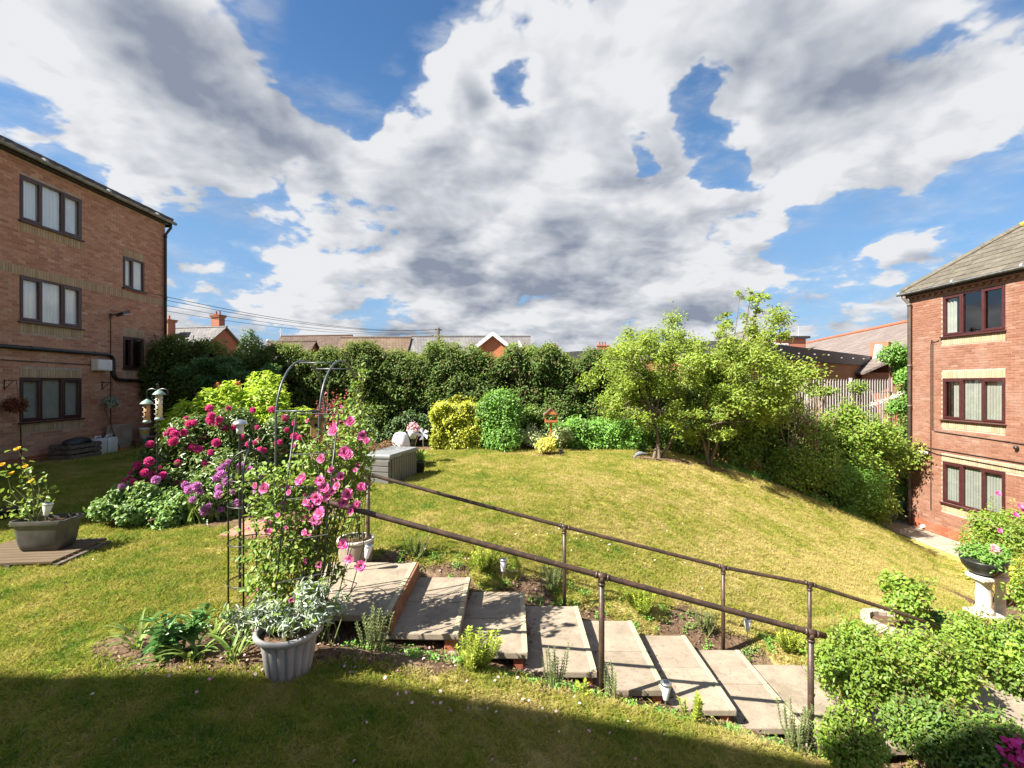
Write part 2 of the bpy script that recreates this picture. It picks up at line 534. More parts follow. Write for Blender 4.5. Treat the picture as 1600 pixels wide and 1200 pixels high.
def turf_color(T):
    """mown lawn in a dry spell: green with straw patches, by world position"""
    g = T.v('MULTIPLY', wpos(T), (1, 1, .35))
    a = T.noise(g, .55, 5, .62)
    b = T.noise(g, 2.7, 6, .70)
    k = T.m('MULTIPLY_ADD', b, .75, T.m('MULTIPLY', a, .60))
    sx = T.sep(g)[0]
    dry = T.smooth(sx, -4, 5, -.035, .075)
    k = T.m('ADD', k, dry)
    return T.ramp(k, [(.50, (.115, .245, .020)), (.59, (.265, .325, .034)), (.68, (.41, .395, .075)), (.80, (.58, .49, .19))])


def lawn_mat():
    m = bpy.data.materials.new('lawn_turf')
    m.use_nodes = True
    T = NT(m.node_tree)
    b = T.n['Principled BSDF']
    g = wpos(T)
    c = T.mix(T.smooth(T.noise(g, 60, 5, .7), .35, .7, 0, .45), turf_color(T), (.16, .135, .05))
    at = T.n.new('ShaderNodeAttribute')
    at.attribute_name = 'soil'
    s = T.smooth(T.m('MULTIPLY_ADD', T.m('SUBTRACT', T.noise(g, 9, 5, .7), .5), .9, at.outputs['Fac']), .35, .65)
    soil = T.mix(T.smooth(T.noise(g, 24, 6, .7), .35, .7), (.10, .062, .038), (.23, .155, .10))
    soil = T.mix(T.smooth(T.noise(g, 3, 3, .6), .5, .7, 0, .7), soil, (.27, .20, .12))
    T.put(b.inputs['Base Color'], T.mix(s, c, soil))
    b.inputs['Roughness'].default_value = .95
    b.inputs['Specular IOR Level'].default_value = .1
    bn = T.n.new('ShaderNodeBump')
    bn.inputs['Distance'].default_value = .03
    bn.inputs['Strength'].default_value = .8
    T.put(bn.inputs['Height'], T.noise(g, 50, 5, .75))
    T.l.new(bn.outputs[0], b.inputs['Normal'])
    return m


LAWN = lawn_mat()


def blade_mat():
    m = bpy.data.materials.new('grass_blade')
    m.use_nodes = True
    T = NT(m.node_tree)
    b = T.n['Principled BSDF']
    o = T.n['Material Output']
    c = turf_color(T)
    r = isl(T)
    c = T.mix(T.smooth(r, .55, 1.0, 0, .7), c, (.48, .39, .17))
    c = T.mix(T.smooth(r, .0, .35, .55, 0), c, (.11, .20, .022))
    T.put(b.inputs['Base Color'], c)
    b.inputs['Roughness'].default_value = .6
    b.inputs['Specular IOR Level'].default_value = .2
    tl = T.n.new('ShaderNodeBsdfTranslucent')
    T.put(tl.inputs[0], c)
    mx = T.n.new('ShaderNodeMixShader')
    mx.inputs[0].default_value = .45
    T.l.new(b.outputs[0], mx.inputs[1])
    T.l.new(tl.outputs[0], mx.inputs[2])
    T.l.new(mx.outputs[0], o.inputs[0])
    return m


BLADE = blade_mat()

# ------------------------------------------------------------------ mesh helpers
WL = {}


def root_loc(o):
    return WL.get(o.name, Vector((0, 0, 0)))


def tagit(o, label=None, cat=None, group=None, kind=None):
    if label:
        o['label'] = label
    if cat:
        o['category'] = cat
    if group:
        o['group'] = group
    if kind:
        o['kind'] = kind
    return o


def thing(name, loc, label=None, cat=None, group=None, rz=0.0):
    o = bpy.data.objects.new(name, None)
    o.empty_display_size = .2
    COL.objects.link(o)
    o.location = loc
    o.rotation_euler.z = rz
    WL[o.name] = Vector(loc)
    return tagit(o, label, cat, group)


class MB:
    """mesh builder; geometry in world coordinates (or local ones for shared pieces)"""
    def __init__(s):
        s.v, s.f = [], []

    def add(s, vs, fs):
        k = len(s.v)
        s.v.extend([tuple(p) for p in vs])
        s.f.extend([tuple(i + k for i in f) for f in fs])
        return s

    def box(s, c, d, rz=0.0, bev=0.0, M=None):
        x, y, z = d[0] / 2, d[1] / 2, d[2] / 2
        if bev <= 0:
            vs = [Vector((a, b, e)) for e in (-z, z) for b in (-y, y) for a in (-x, x)]
            fs = [(0, 2, 3, 1), (4, 5, 7, 6), (0, 1, 5, 4), (2, 6, 7, 3), (0, 4, 6, 2), (1, 3, 7, 5)]
        else:
            b = min(bev, x * .9, y * .9, z * .9)
            vs, fs = [], []
            ring = []
            for (zz, ins) in ((-z, b), (-z + b, 0), (z - b, 0), (z, b)):
                r = []
                for (sx, sy) in ((1, 1), (-1, 1), (-1, -1), (1, -1)):
                    if ins == 0:
                        pts = [(x - (0 if sx * sy > 0 else b), y - (b if sx * sy > 0 else 0)), (x - (b if sx * sy > 0 else 0), y - (0 if sx * sy > 0 else b))]
                    else:
                        pts = [(x - (b * .4 if sx * sy > 0 else b), y - (b if sx * sy > 0 else b * .4)), (x - (b if sx * sy > 0 else b * .4), y - (b * .4 if sx * sy > 0 else b))]
                    for (px, py) in pts:
                        r.append(len(vs))
                        vs.append(Vector((sx * px, sy * py, zz)))
                ring.append(r)
            for i in range(3):
                for j in range(8):
                    fs.append((ring[i][j], ring[i][(j + 1) % 8], ring[i + 1][(j + 1) % 8], ring[i + 1][j]))
            fs.append(tuple(reversed(ring[0])))
            fs.append(tuple(ring[3]))
        Rm = Matrix.Rotation(rz, 4, 'Z') if M is None else M
        s.add([Rm @ p + Vector(c) for p in vs], fs)
        return s

    def tube(s, pts, r, n=8, cap=True):
        pts = [Vector(p) for p in pts]
        rs = r if isinstance(r, (list, tuple)) else [r] * len(pts)
        vs, fs = [], []
        up = None
        for i, p in enumerate(pts):
            t = (pts[min(i + 1, len(pts) - 1)] - pts[max(i - 1, 0)]).normalized()
            if up is None:
                up = Vector((0, 0, 1)) if abs(t.z) < .9 else Vector((1, 0, 0))
            a = t.cross(up)
            if a.length < 1e-5:
                a = t.cross(Vector((0, 1, .1)))
            a.normalize()
            b = a.cross(t).normalized()
            up = b
            for k in range(n):
                w = 2 * math.pi * k / n
                vs.append(p + (a * math.cos(w) + b * math.sin(w)) * rs[i])
        for i in range(len(pts) - 1):
            for k in range(n):
                fs.append((i * n + k, i * n + (k + 1) % n, (i + 1) * n + (k + 1) % n, (i + 1) * n + k))
        if cap:
            fs.append(tuple(range(n - 1, -1, -1)))
            fs.append(tuple(range((len(pts) - 1) * n, len(pts) * n)))
        s.add(vs, fs)
        return s

    def lathe(s, c, prof, n=24, rfun=None, cap=True, M=None):
        """prof: (radius, z) list; rfun(angle, r, z) modulates"""
        vs, fs = [], []
        for (r, z) in prof:
            for k in range(n):
                w = 2 * math.pi * k / n
                rr = rfun(w, r, z) if rfun else r
                p = Vector((rr * math.cos(w), rr * math.sin(w), z))
                if M is not None:
                    p = M @ p
                vs.append(p + Vector(c))
        for i in range(len(prof) - 1):
            for k in range(n):
                fs.append((i * n + k, i * n + (k + 1) % n, (i + 1) * n + (k + 1) % n, (i + 1) * n + k))
        if cap:
            fs.append(tuple(range(n - 1, -1, -1)))
            fs.append(tuple(range((len(prof) - 1) * n, len(prof) * n)))
        s.add(vs, fs)
        return s

    def ball(s, c, r, n=10, m=7, sq=(1, 1, 1)):
        vs, fs = [], []
        for i in range(m + 1):
            a = math.pi * i / m
            for k in range(n):
                w = 2 * math.pi * k / n
                vs.append((c[0] + r * sq[0] * math.sin(a) * math.cos(w), c[1] + r * sq[1] * math.sin(a) * math.sin(w), c[2] + r * sq[2] * math.cos(a)))
        for i in range(m):
            for k in range(n):
                fs.append((i * n + k, (i + 1) * n + k, (i + 1) * n + (k + 1) % n, i * n + (k + 1) % n))
        s.add(vs, fs)
        return s

    def prism(s, poly, d):
        """poly: 3d points of one face; d: extrusion vector"""
        n = len(poly)
        d = Vector(d)
        vs = [Vector(p) for p in poly] + [Vector(p) + d for p in poly]
        fs = [tuple(range(n - 1, -1, -1)), tuple(range(n, 2 * n))]
        fs += [(i, (i + 1) % n, n + (i + 1) % n, n + i) for i in range(n)]
        s.add(vs, fs)
        return s

    def mesh(s, name, m=None, off=None, smooth=False):
        me = bpy.data.meshes.new(name)
        v = s.v
        if off is not None:
            v = [(p[0] - off.x, p[1] - off.y, p[2] - off.z) for p in v]
        me.from_pydata(v, [], s.f)
        if m:
            me.materials.append(m)
        if smooth:
            me.polygons.foreach_set('use_smooth', [True] * len(me.polygons))
        return me

    def build(s, name, m, parent=None, smooth=False, kind=None, label=None, cat=None, group=None):
        off = root_loc(parent) if parent else None
        me = s.mesh(name, m, off, smooth)
        o = link(name, me, parent)
        if smooth == 'auto':
            me.set_sharp_from_angle(angle=math.radians(40))
        return tagit(o, label, cat, group, kind)


def link(name, me, parent=None, loc=None, rot=None, sc=None):
    o = bpy.data.objects.new(name, me)
    COL.objects.link(o)
    if parent:
        o.parent = parent
        WL[o.name] = root_loc(parent)
    if loc is not None:
        o.location = loc
    if rot is not None:
        o.rotation_euler = rot
    if sc is not None:
        o.scale = sc if isinstance(sc, (tuple, list)) else (sc, sc, sc)
    return o


def npmesh(name, V, Q, m, parent=None, kind='stuff', smooth=False):
    """big mesh from numpy arrays; Q is (n,3) or (n,4) vertex indices"""
    if parent:
        V = V - np.array(root_loc(parent))
    me = bpy.data.meshes.new(name)
    k = Q.shape[1]
    me.vertices.add(len(V))
    me.vertices.foreach_set('co', np.ascontiguousarray(V, dtype=np.float32).ravel())
    me.loops.add(Q.size)
    me.loops.foreach_set('vertex_index', np.ascontiguousarray(Q, dtype=np.int32).ravel())
    me.polygons.add(len(Q))
    me.polygons.foreach_set('loop_start', np.arange(0, Q.size, k, dtype=np.int32))
    me.update(calc_edges=True)
    me.polygons.foreach_set('use_smooth', [bool(smooth) or 'courses' not in name] * len(me.polygons))
    if m:
        me.materials.append(m)
    o = link(name, me, parent)
    if kind:
        o['kind'] = kind
    return o


def nrm(a):
    return a / np.maximum(np.linalg.norm(a, axis=1, keepdims=True), 1e-9)


def leaf_arrays(B, D, N, L, W, fold=.18, droop=.12, six=False):
    """leaves from base B along D, facing N; L, W arrays. returns V, Q(tris)"""
    n = len(B)
    D = nrm(D)
    S = nrm(np.cross(D, N))
    N = np.cross(S, D)
    L = np.asarray(L).reshape(-1, 1) * np.ones((n, 1))
    W = np.asarray(W).reshape(-1, 1) * np.ones((n, 1))
    tip = B + D * L - N * L * droop
    if not six:
        mid = B + D * L * .45
        a = mid + S * W * .5 + N * W * fold
        b = mid - S * W * .5 + N * W * fold
        V = np.stack([B, a, tip, b], 1).reshape(-1, 3)
        i = np.arange(n)[:, None] * 4
        Q = np.concatenate([i + np.array([[0, 1, 2]]), i + np.array([[0, 2, 3]])], 0)
    else:
        m1 = B + D * L * .28
        m2 = B + D * L * .68 - N * L * droop * .4
        a1 = m1 + S * W * .46 + N * W * fold
        b1 = m1 - S * W * .46 + N * W * fold
        a2 = m2 + S * W * .40 + N * W * fold
        b2 = m2 - S * W * .40 + N * W * fold
        V = np.stack([B, a1, a2, tip, b2, b1], 1).reshape(-1, 3)
        i = np.arange(n)[:, None] * 6
        Q = np.concatenate([i + np.array([[0, 1, 2]]), i + np.array([[0, 2, 3]]), i + np.array([[0, 3, 4]]), i + np.array([[0, 4, 5]])], 0)
    return V, Q


def rdir(n, up=0.0):
    d = R.normal(size=(n, 3))
    d = nrm(d)
    d[:, 2] += up
    return nrm(d)


def lobe_cloud(lobes, n, shell=.45, cull=.75, flat=1.0, up=.35, jit=.5, fuzz=.16):
    """points on the skins of many ball lobes (x,y,z,r); returns points and outward normals"""
    L = np.array(lobes, dtype=float)
    w = L[:, 3] ** 2
    idx = R.choice(len(L), size=n, p=w / w.sum())
    d = rdir(n)
    rr = L[idx, 3] * (1 - shell * R.rand(n) ** 1.6)
    off = d * rr[:, None]
    off[:, 2] *= flat
    off += R.normal(size=(n, 3)) * (L[idx, 3] * fuzz)[:, None]
    Pt = L[idx, :3] + off
    keep = np.ones(n, bool)
    for j in range(len(L)):
        q = (Pt - L[j, :3])
        q[:, 2] /= flat
        inside = (np.linalg.norm(q, axis=1) < L[j, 3] * .72) & (idx != j)
        keep &= ~(inside & (R.rand(n) < cull))
    Nn = d.copy()
    Nn[:, 2] += up
    Nn = nrm(Nn + rdir(n) * jit)
    return Pt[keep], Nn[keep]


TO_SUN = np.array([-SX * math.cos(SUN_EL), -SY * math.cos(SUN_EL), math.sin(SUN_EL)])


def leaves_on(Pt, Nn, size, ratio=.5, var=.45, spread=1.0, droop=.15, six=False):
    """leaves turned partly to the light, as leaves grow"""
    n = len(Pt)
    Nn = nrm(Nn + TO_SUN * .55)
    T = np.cross(Nn, rdir(n))
    D = nrm(nrm(T) * spread + Nn * .45)
    s = size * (1 - var / 2 + var * R.rand(n))
    return leaf_arrays(Pt, D, Nn, s, s * ratio, droop=droop, six=six)


def ellipsoid_lobes(c, rad, k, rmin=.30, rmax=.48, fill=.62, zmin=-.55):
    """k ball lobes filling an ellipsoid so that the outline is uneven"""
    out = []
    for _ in range(k):
        while True:
            d = R.normal(size=3)
            d /= np.linalg.norm(d)
            if d[2] > zmin:
                break
        q = fill * (.75 + .35 * R.rand())
        out.append((c[0] + d[0] * rad[0] * q, c[1] + d[1] * rad[1] * q, c[2] + d[2] * rad[2] * q, (rmin + (rmax - rmin) * R.rand()) * min(rad)))
    return out


def twig_bundle(mb, base, tips, r0=.012, r1=.004, n=5, bow=.08, spread=.05):
    for t in tips:
        b = Vector(base) + Vector((R.normal() * spread, R.normal() * spread, 0))
        t = Vector(t)
        m = (b + t) / 2 + Vector((R.normal() * bow, R.normal() * bow, abs(R.normal()) * bow))
        m1 = b.lerp(m, .5) + Vector((0, 0, (t - b).length * .06))
        mb.tube([b, m1, m, m.lerp(t, .55), t], [r0, r0 * .85, (r0 + r1) / 2, r1 * 1.2, r1], n)
    return mb


def shrub(name, label, cat, c, rad, leafmat, n, size, ratio=.5, k=22, shell=.5, fuzz=.16, shoots=16, stems=9, stemmat=None, group=None, six=False, zmin=-.4, flat=1.0, extra=None, spread=1.0, up=.35, rmin=.30, rmax=.48, jit=.5):
    """leafy shrub standing on the ground at c; rad = half sizes"""
    base = Vector((c[0], c[1], zg(c[0], c[1])))
    root = thing(name, base, label, cat, group)
    ctr = (c[0], c[1], base.z + c[2] if len(c) > 2 else base.z + rad[2] * .95)
    lobes = ellipsoid_lobes(ctr, rad, k, rmin, rmax, zmin=zmin)
    if extra:
        lobes += extra
    Pt, Nn = lobe_cloud(lobes, n, shell, flat=flat, up=up, jit=jit, fuzz=fuzz)
    ok = Pt[:, 2] > base.z + .02
    V, Q = leaves_on(Pt[ok], Nn[ok], size, ratio, six=six, spread=spread)
    mb = MB()
    # stray shoots break the outline
    sp, sn = [], []
    for _ in range(shoots):
        l = lobes[R.randint(len(lobes))]
        d = Vector((R.normal(), R.normal(), abs(R.normal()) * 1.1 + .35)).normalized()
        b0 = Vector(l[:3]) + d * l[3] * .7
        ln = min(rad) * (.30 + .45 * R.rand())
        e = b0 + d * ln + Vector((0, 0, .1 * ln))
        mb.tube([b0, b0.lerp(e, .5) + Vector((R.normal(), R.normal(), 0)) * ln * .08, e], [.006, .004, .002], 4)
        for j in range(max(5, int(ln / size * 2.6))):
            sp.append(tuple(b0.lerp(e, R.rand()) + Vector(R.normal(size=3)) * size * .3))
            sn.append((R.normal() * .6 + d.x, R.normal() * .6 + d.y, d.z + .5))
    if sp:
        V2, Q2 = leaves_on(np.array(sp), nrm(np.array(sn)), size * .95, ratio, six=six)
        Q = np.concatenate([Q, Q2 + len(V)], 0)
        V = np.concatenate([V, V2], 0)
    npmesh('foliage', V, Q, leafmat, root)
    tips = [Vector(lobes[i][:3]) for i in R.choice(len(lobes), min(stems, len(lobes)), replace=False)]
    twig_bundle(mb, base - Vector((0, 0, .05)), tips, max(.008, rad[2] * .022), .005, 5, rad[0] * .12, rad[0] * .12)
    mb.build('stem', stemmat or STEMB, root, True)
    return root, lobes


def petal_ring(mb, c, axis, n, r, L, W, tilt, cup=.3, ph=0.0):
    """ring of petals about axis; each petal a cupped 6-vertex leaf"""
    ax = Vector(axis).normalized()
    u = ax.cross(Vector((.3, .9, .2))).normalized()
    v = ax.cross(u)
    for k in range(n):
        w = 2 * math.pi * (k + ph) / n + R.normal() * .08
        o = u * math.cos(w) + v * math.sin(w)
        t = ax.cross(o)
        tl = tilt + R.normal() * .08
        d = (o * math.sin(tl) + ax * math.cos(tl))
        nn = (ax * math.sin(tl) - o * math.cos(tl))
        b = Vector(c) + o * r
        l, wd = L * (.9 + .2 * R.rand()), W * (.9 + .2 * R.rand())
        vs = [b, b + d * l * .5 + t * wd * .5 + nn * l * cup, b + d * l * .95 + t * wd * .38 + nn * l * cup * 1.1, b + d * l * 1.02 + nn * l * cup * .7, b + d * l * .95 - t * wd * .38 + nn * l * cup * 1.1, b + d * l * .5 - t * wd * .5 + nn * l * cup, b + d * l * .5 + nn * l * cup * .35]
        mb.add(vs, [(0, 1, 6), (1, 2, 3, 6), (6, 3, 4, 5), (0, 6, 5)])


def rose_mesh(name, m, r=.045):
    mb = MB()
    for i, (n, tilt, L) in enumerate([(4, .25, .55), (5, .6, .75), (6, .95, .95), (7, 1.35, 1.05)]):
        petal_ring(mb, (0, 0, r * .1 * i), (0, 0, 1), n, r * .08, r * L, r * .85, tilt, .22, R.rand())
    return mb.mesh(name, m)


def truss_mesh(name, m, r=.075):
    """ball of small open florets, as a rhododendron carries them"""
    mb = MB()
    mb.ball((0, 0, r * .10), r * .40, 8, 6)
    for i in range(22):
        z = 1 - 1.25 * (i + .5) / 22
        a = 2.4 * i + .3 * R.normal()
        q = math.sqrt(max(0, 1 - z * z))
        d = Vector((q * math.cos(a), q * math.sin(a), z + .1)).normalized()
        petal_ring(mb, d * r * .52, d, 5, r * .05, r * .60, r * .42, .75 + .3 * R.rand(), .14, R.rand())
    return mb.mesh(name, m)


def scatter_blooms(root, meshes, places, name='bloom', smin=.8, smax=1.15, tilt=.5):
    off = root_loc(root)
    for i, (p, nv) in enumerate(places):
        me = meshes[i % len(meshes)]
        q = Vector(nv).to_track_quat('Z', 'Y').to_euler()
        link(name, me, root, Vector(p) - off, q, smin + (smax - smin) * R.rand())


# ------------------------------------------------------------------ terrain
def sstep(x, a, b):
    t = np.clip((np.asarray(x, dtype=float) - a) / (b - a), 0, 1)
    return t * t * (3 - 2 * t)


def splus(t, k=.35):
    return k * np.logaddexp(0, np.asarray(t, dtype=float) / k)


STEP_X0, STEP_GO, STEP_RISE = -1.06, .60, .163     # nosing of the top step, going, rise
ST_NEAR, ST_FAR = 4.14, 5.37


def zterr(x, y):
    x = np.asarray(x, dtype=float)
    y = np.asarray(y, dtype=float)
    x0 = np.interp(y, [3, 5.6, 8, 12, 13.5, 22], [-1.0, -.95, .5, 3.4, 4.7, 5.0])
    t = splus(x - x0)
    c = .016 * sstep(y, 7, 13)
    z = -(.27 * t + c * t * t) + .02
    lb = -1.2 - .22 * splus(x - 5.4)
    lb = lb + (-2.75 - lb) * sstep(y, 7, 11)
    z = np.maximum(z, lb)
    # trench under the stair slabs
    tr = sstep(y, 3.72, 4.05) * (1 - sstep(y, 5.42, 5.75)) * sstep(x, -2.7, -2.3) * (1 - sstep(x, 3.2, 3.6))
    z = z - .15 * tr
    # gentle hollows and bumps
    z = z + .018 * np.sin(x * 1.7 + y * .6) * np.sin(y * 1.3 - x * .4) + .008 * np.sin(x * 5.1 + 1) * np.sin(y * 4.3)
    # path beside the right-hand block
    pw = sstep(x, 12.0, 12.5)
    z = z * (1 - pw) + np.minimum(z, -2.80) * pw
    return z


def zg(x, y):
    return float(zterr(x, y))


def hit(px, py, y0=2.0, y1=30.0):
    """where the sight line of a photo pixel meets the ground"""
    y = y0
    while y < y1:
        q = P(px, py, y)
        if q.z <= zg(q.x, y):
            return q
        y += .03
    return P(px, py, y1)


def soil_mask(x, y):
    m = np.zeros_like(x)

    def ell(cx, cy, rx, ry, soft=.25):
        d = np.sqrt(((x - cx) / rx) ** 2 + ((y - cy) / ry) ** 2)
        return 1 - sstep(d, 1 - soft, 1 + soft)
    nz = .12 * np.sin(x * 3.1 + y * 1.7) + .08 * np.sin(x * 7.3 - y * 5)
    near = sstep(y + nz, 3.78, 3.92) * (1 - sstep(y, 4.3, 4.4)) * sstep(x, -2.6, -2.3) * (1 - sstep(x, 3.5, 3.9))
    far = sstep(y, 5.2, 5.3) * (1 - sstep(y + nz * 1.6 + .16 * np.sin(x * 2.3), 5.52, 5.78)) * sstep(x, -1.9, -1.4) * (1 - sstep(x, 3.2, 3.8))
    under = sstep(y, 4.1, 4.2) * (1 - sstep(y, 5.3, 5.4)) * sstep(x, -2.1, -1.9) * (1 - sstep(x, 3.4, 3.6))
    for q in (near, far, under, ell(-2.25, 3.74, 1.0, .42), ell(-1.1, 3.85, .8, .35), ell(-4.7, 8.3, 2.0, 1.45, .12), ell(-3.9, 8.0, 1.25, 1.3, .12),
              ell(4.05, 13.2, .95, .33), ell(5.6, 13.5, .5, .25), ell(1.05, 13.7, .5, .25), ell(-3.3, 6.55, .60, .35),
              sstep(y, 14.75, 14.95) * (1 - sstep(x, 5.0, 6.0)) * sstep(x, -9, -8), sstep(y - .45 * (x - 5), 14.4, 14.8) * sstep(x, 4.5, 5.5),
              sstep(x, 4.4, 5.0) * (1 - sstep(y, 5.7, 6.2)) * sstep(y, 2.5, 3.0), sstep(x, 8.8, 9.6) * (1 - sstep(y, 10.2, 11)),
              1 - sstep(x, -12.45, -12.1)):
        m = np.maximum(m, q)
    return m


def build_terrain():
    st = .11
    xs = np.arange(-24, 14.4, st)
    ys = np.arange(-3.0, 21.0, st)
    X, Y = np.meshgrid(xs, ys)
    Z = zterr(X, Y)
    sm = soil_mask(X, Y)
    Z = Z + sm * .012 * np.sin(X * 31 + Y * 13) * np.sin(Y * 27)
    V = np.stack([X, Y, Z], -1).reshape(-1, 3)
    nx, ny = len(xs), len(ys)
    i = (np.arange(ny - 1)[:, None] * nx + np.arange(nx - 1)[None, :]).ravel()
    Q = np.stack([i, i + 1, i + nx + 1, i + nx], 1)
    o = npmesh('lawn', V, Q, LAWN, kind='structure', smooth=True)
    a = o.data.attributes.new('soil', 'FLOAT', 'POINT')
    a.data.foreach_set('value', sm.ravel().astype(np.float32))
    # turf density for the blades: none on soil, path, under buildings
    px = X / np.maximum(Y, .1) * F
    vis = ((np.abs(px) < 860) & (Y > 1.9)).astype(float)
    dist = np.sqrt(X * X + Y * Y)
    den = np.interp(dist, [2.5, 5, 8, 12, 17], [1.0, .62, .34, .20, .15])
    den *= vis * (sm < .45) * (1 - sstep(X, 11.9, 12.1)) * (X > -12.3)
    den *= 1 - ((X > -2.35) & (X < 5) & (Y > 4.05) & (Y < 5.4))
    den *= 1 - ((X > 3.0) & (X < 6) & (Y > 4.05) & (Y < 5.4))
    b = o.data.attributes.new('turf', 'FLOAT', 'POINT')
    b.data.foreach_set('value', den.ravel().astype(np.float32))
    g = MB()
    g.add([(-400, -200, -3.3), (400, -200, -3.3), (400, 700, -3.3), (-400, 700, -3.3)], [(0, 1, 2, 3)])
    g.build('ground', spotty('far_ground', (.10, .11, .05), (.15, .14, .08), .2, .95, .1), kind='structure')
    return o


LAWN_OB = build_terrain()


def build_grass():
    tufts = []
    for k in range(4):
        n = 26
        B = np.stack([R.normal(size=n) * .022, R.normal(size=n) * .022, np.zeros(n)], 1)
        D = rdir(n)
        D[:, 2] = np.abs(D[:, 2]) * .5 + .18
        Nn = rdir(n) * .35 + np.array([0, 0, 1.0])
        h = .020 + .026 * R.rand(n)
        V, Q = leaf_arrays(B, D, Nn, h, .0046, .1, .12)
        tufts.append(bpy.data.meshes.new('tuft'))
        me = tufts[-1]
        me.from_pydata(V.tolist(), [], Q.tolist())
        me.materials.append(BLADE)
    ng = bpy.data.node_groups.new('grass_scatter', 'GeometryNodeTree')
    ng.interface.new_socket('Geometry', in_out='INPUT', socket_type='NodeSocketGeometry')
    ng.interface.new_socket('Geometry', in_out='OUTPUT', socket_type='NodeSocketGeometry')
    N, Lk = ng.nodes, ng.links
    out = N.new('NodeGroupOutput')
    oi = N.new('GeometryNodeObjectInfo')
    oi.inputs['Object'].default_value = LAWN_OB
    oi.transform_space = 'RELATIVE'
    na = N.new('GeometryNodeInputNamedAttribute')
    na.data_type = 'FLOAT'
    na.inputs['Name'].default_value = 'turf'
    ml = N.new('ShaderNodeMath')
    ml.operation = 'MULTIPLY'
    ml.inputs[1].default_value = 1100
    Lk.new(na.outputs['Attribute'], ml.inputs[0])
    ds = N.new('GeometryNodeDistributePointsOnFaces')
    Lk.new(oi.outputs['Geometry'], ds.inputs['Mesh'])
    Lk.new(ml.outputs[0], ds.inputs['Density'])
    join = N.new('GeometryNodeJoinGeometry')
    gi = N.new('GeometryNodeGeometryToInstance')
    for me in tufts:
        ob = bpy.data.objects.new('grass_tuft', me)
        ti = N.new('GeometryNodeObjectInfo')
        ti.inputs['Object'].default_value = ob
        ti.inputs['As Instance'].default_value = True
        Lk.new(ti.outputs['Geometry'], gi.inputs[0])
    iop = N.new('GeometryNodeInstanceOnPoints')
    Lk.new(ds.outputs['Points'], iop.inputs['Points'])
    # several tufts: each a child of one joined instance collection, picked at random
    jn = N.new('GeometryNodeJoinGeometry')
    for nd in [n for n in N if n.bl_idname == 'GeometryNodeObjectInfo' and n is not oi]:
        Lk.new(nd.outputs['Geometry'], jn.inputs[0])
    N.remove(join)
    N.remove(gi)
    Lk.new(jn.outputs[0], iop.inputs['Instance'])
    iop.inputs['Pick Instance'].default_value = True
    rv = N.new('FunctionNodeRandomValue')
    rv.data_type = 'FLOAT_VECTOR'
    rv.inputs['Min'].default_value = (-.15, -.15, 0)
    rv.inputs['Max'].default_value = (.15, .15, 6.283)
    Lk.new(rv.outputs[0], iop.inputs['Rotation'])
    r2 = N.new('FunctionNodeRandomValue')
    r2.data_type = 'FLOAT'
    r2.inputs[2].default_value = .7
    r2.inputs[3].default_value = 1.35
    # wider tufts where fewer are sown
    mp = N.new('ShaderNodeMapRange')
    Lk.new(na.outputs['Attribute'], mp.inputs[0])
    mp.inputs[1].default_value = .15
    mp.inputs[2].default_value = .8
    mp.inputs[3].default_value = 1.55
    mp.inputs[4].default_value = 1.0
    mm = N.new('ShaderNodeMath')
    mm.operation = 'MULTIPLY'
    Lk.new(r2.outputs[1], mm.inputs[0])
    Lk.new(mp.outputs[0], mm.inputs[1])
    Lk.new(mm.outputs[0], iop.inputs['Scale'])
    Lk.new(iop.outputs[0], out.inputs[0])
    me = bpy.data.meshes.new('grass')
    o = link('grass', me)
    md = o.modifiers.new('scatter', 'NODES')
    md.node_group = ng
    tagit(o, kind='stuff', label='short mown grass with green and straw coloured blades covering the lawn', cat='grass')


build_grass()

# ------------------------------------------------------------------ brick blocks of flats
def project(p):
    if p[1] <= .2:
        return (-9999, -9999, 1e9)
    return (800 + F * p[0] / p[1], 600 - F * (p[2] - CAM_H) / p[1], p[1])


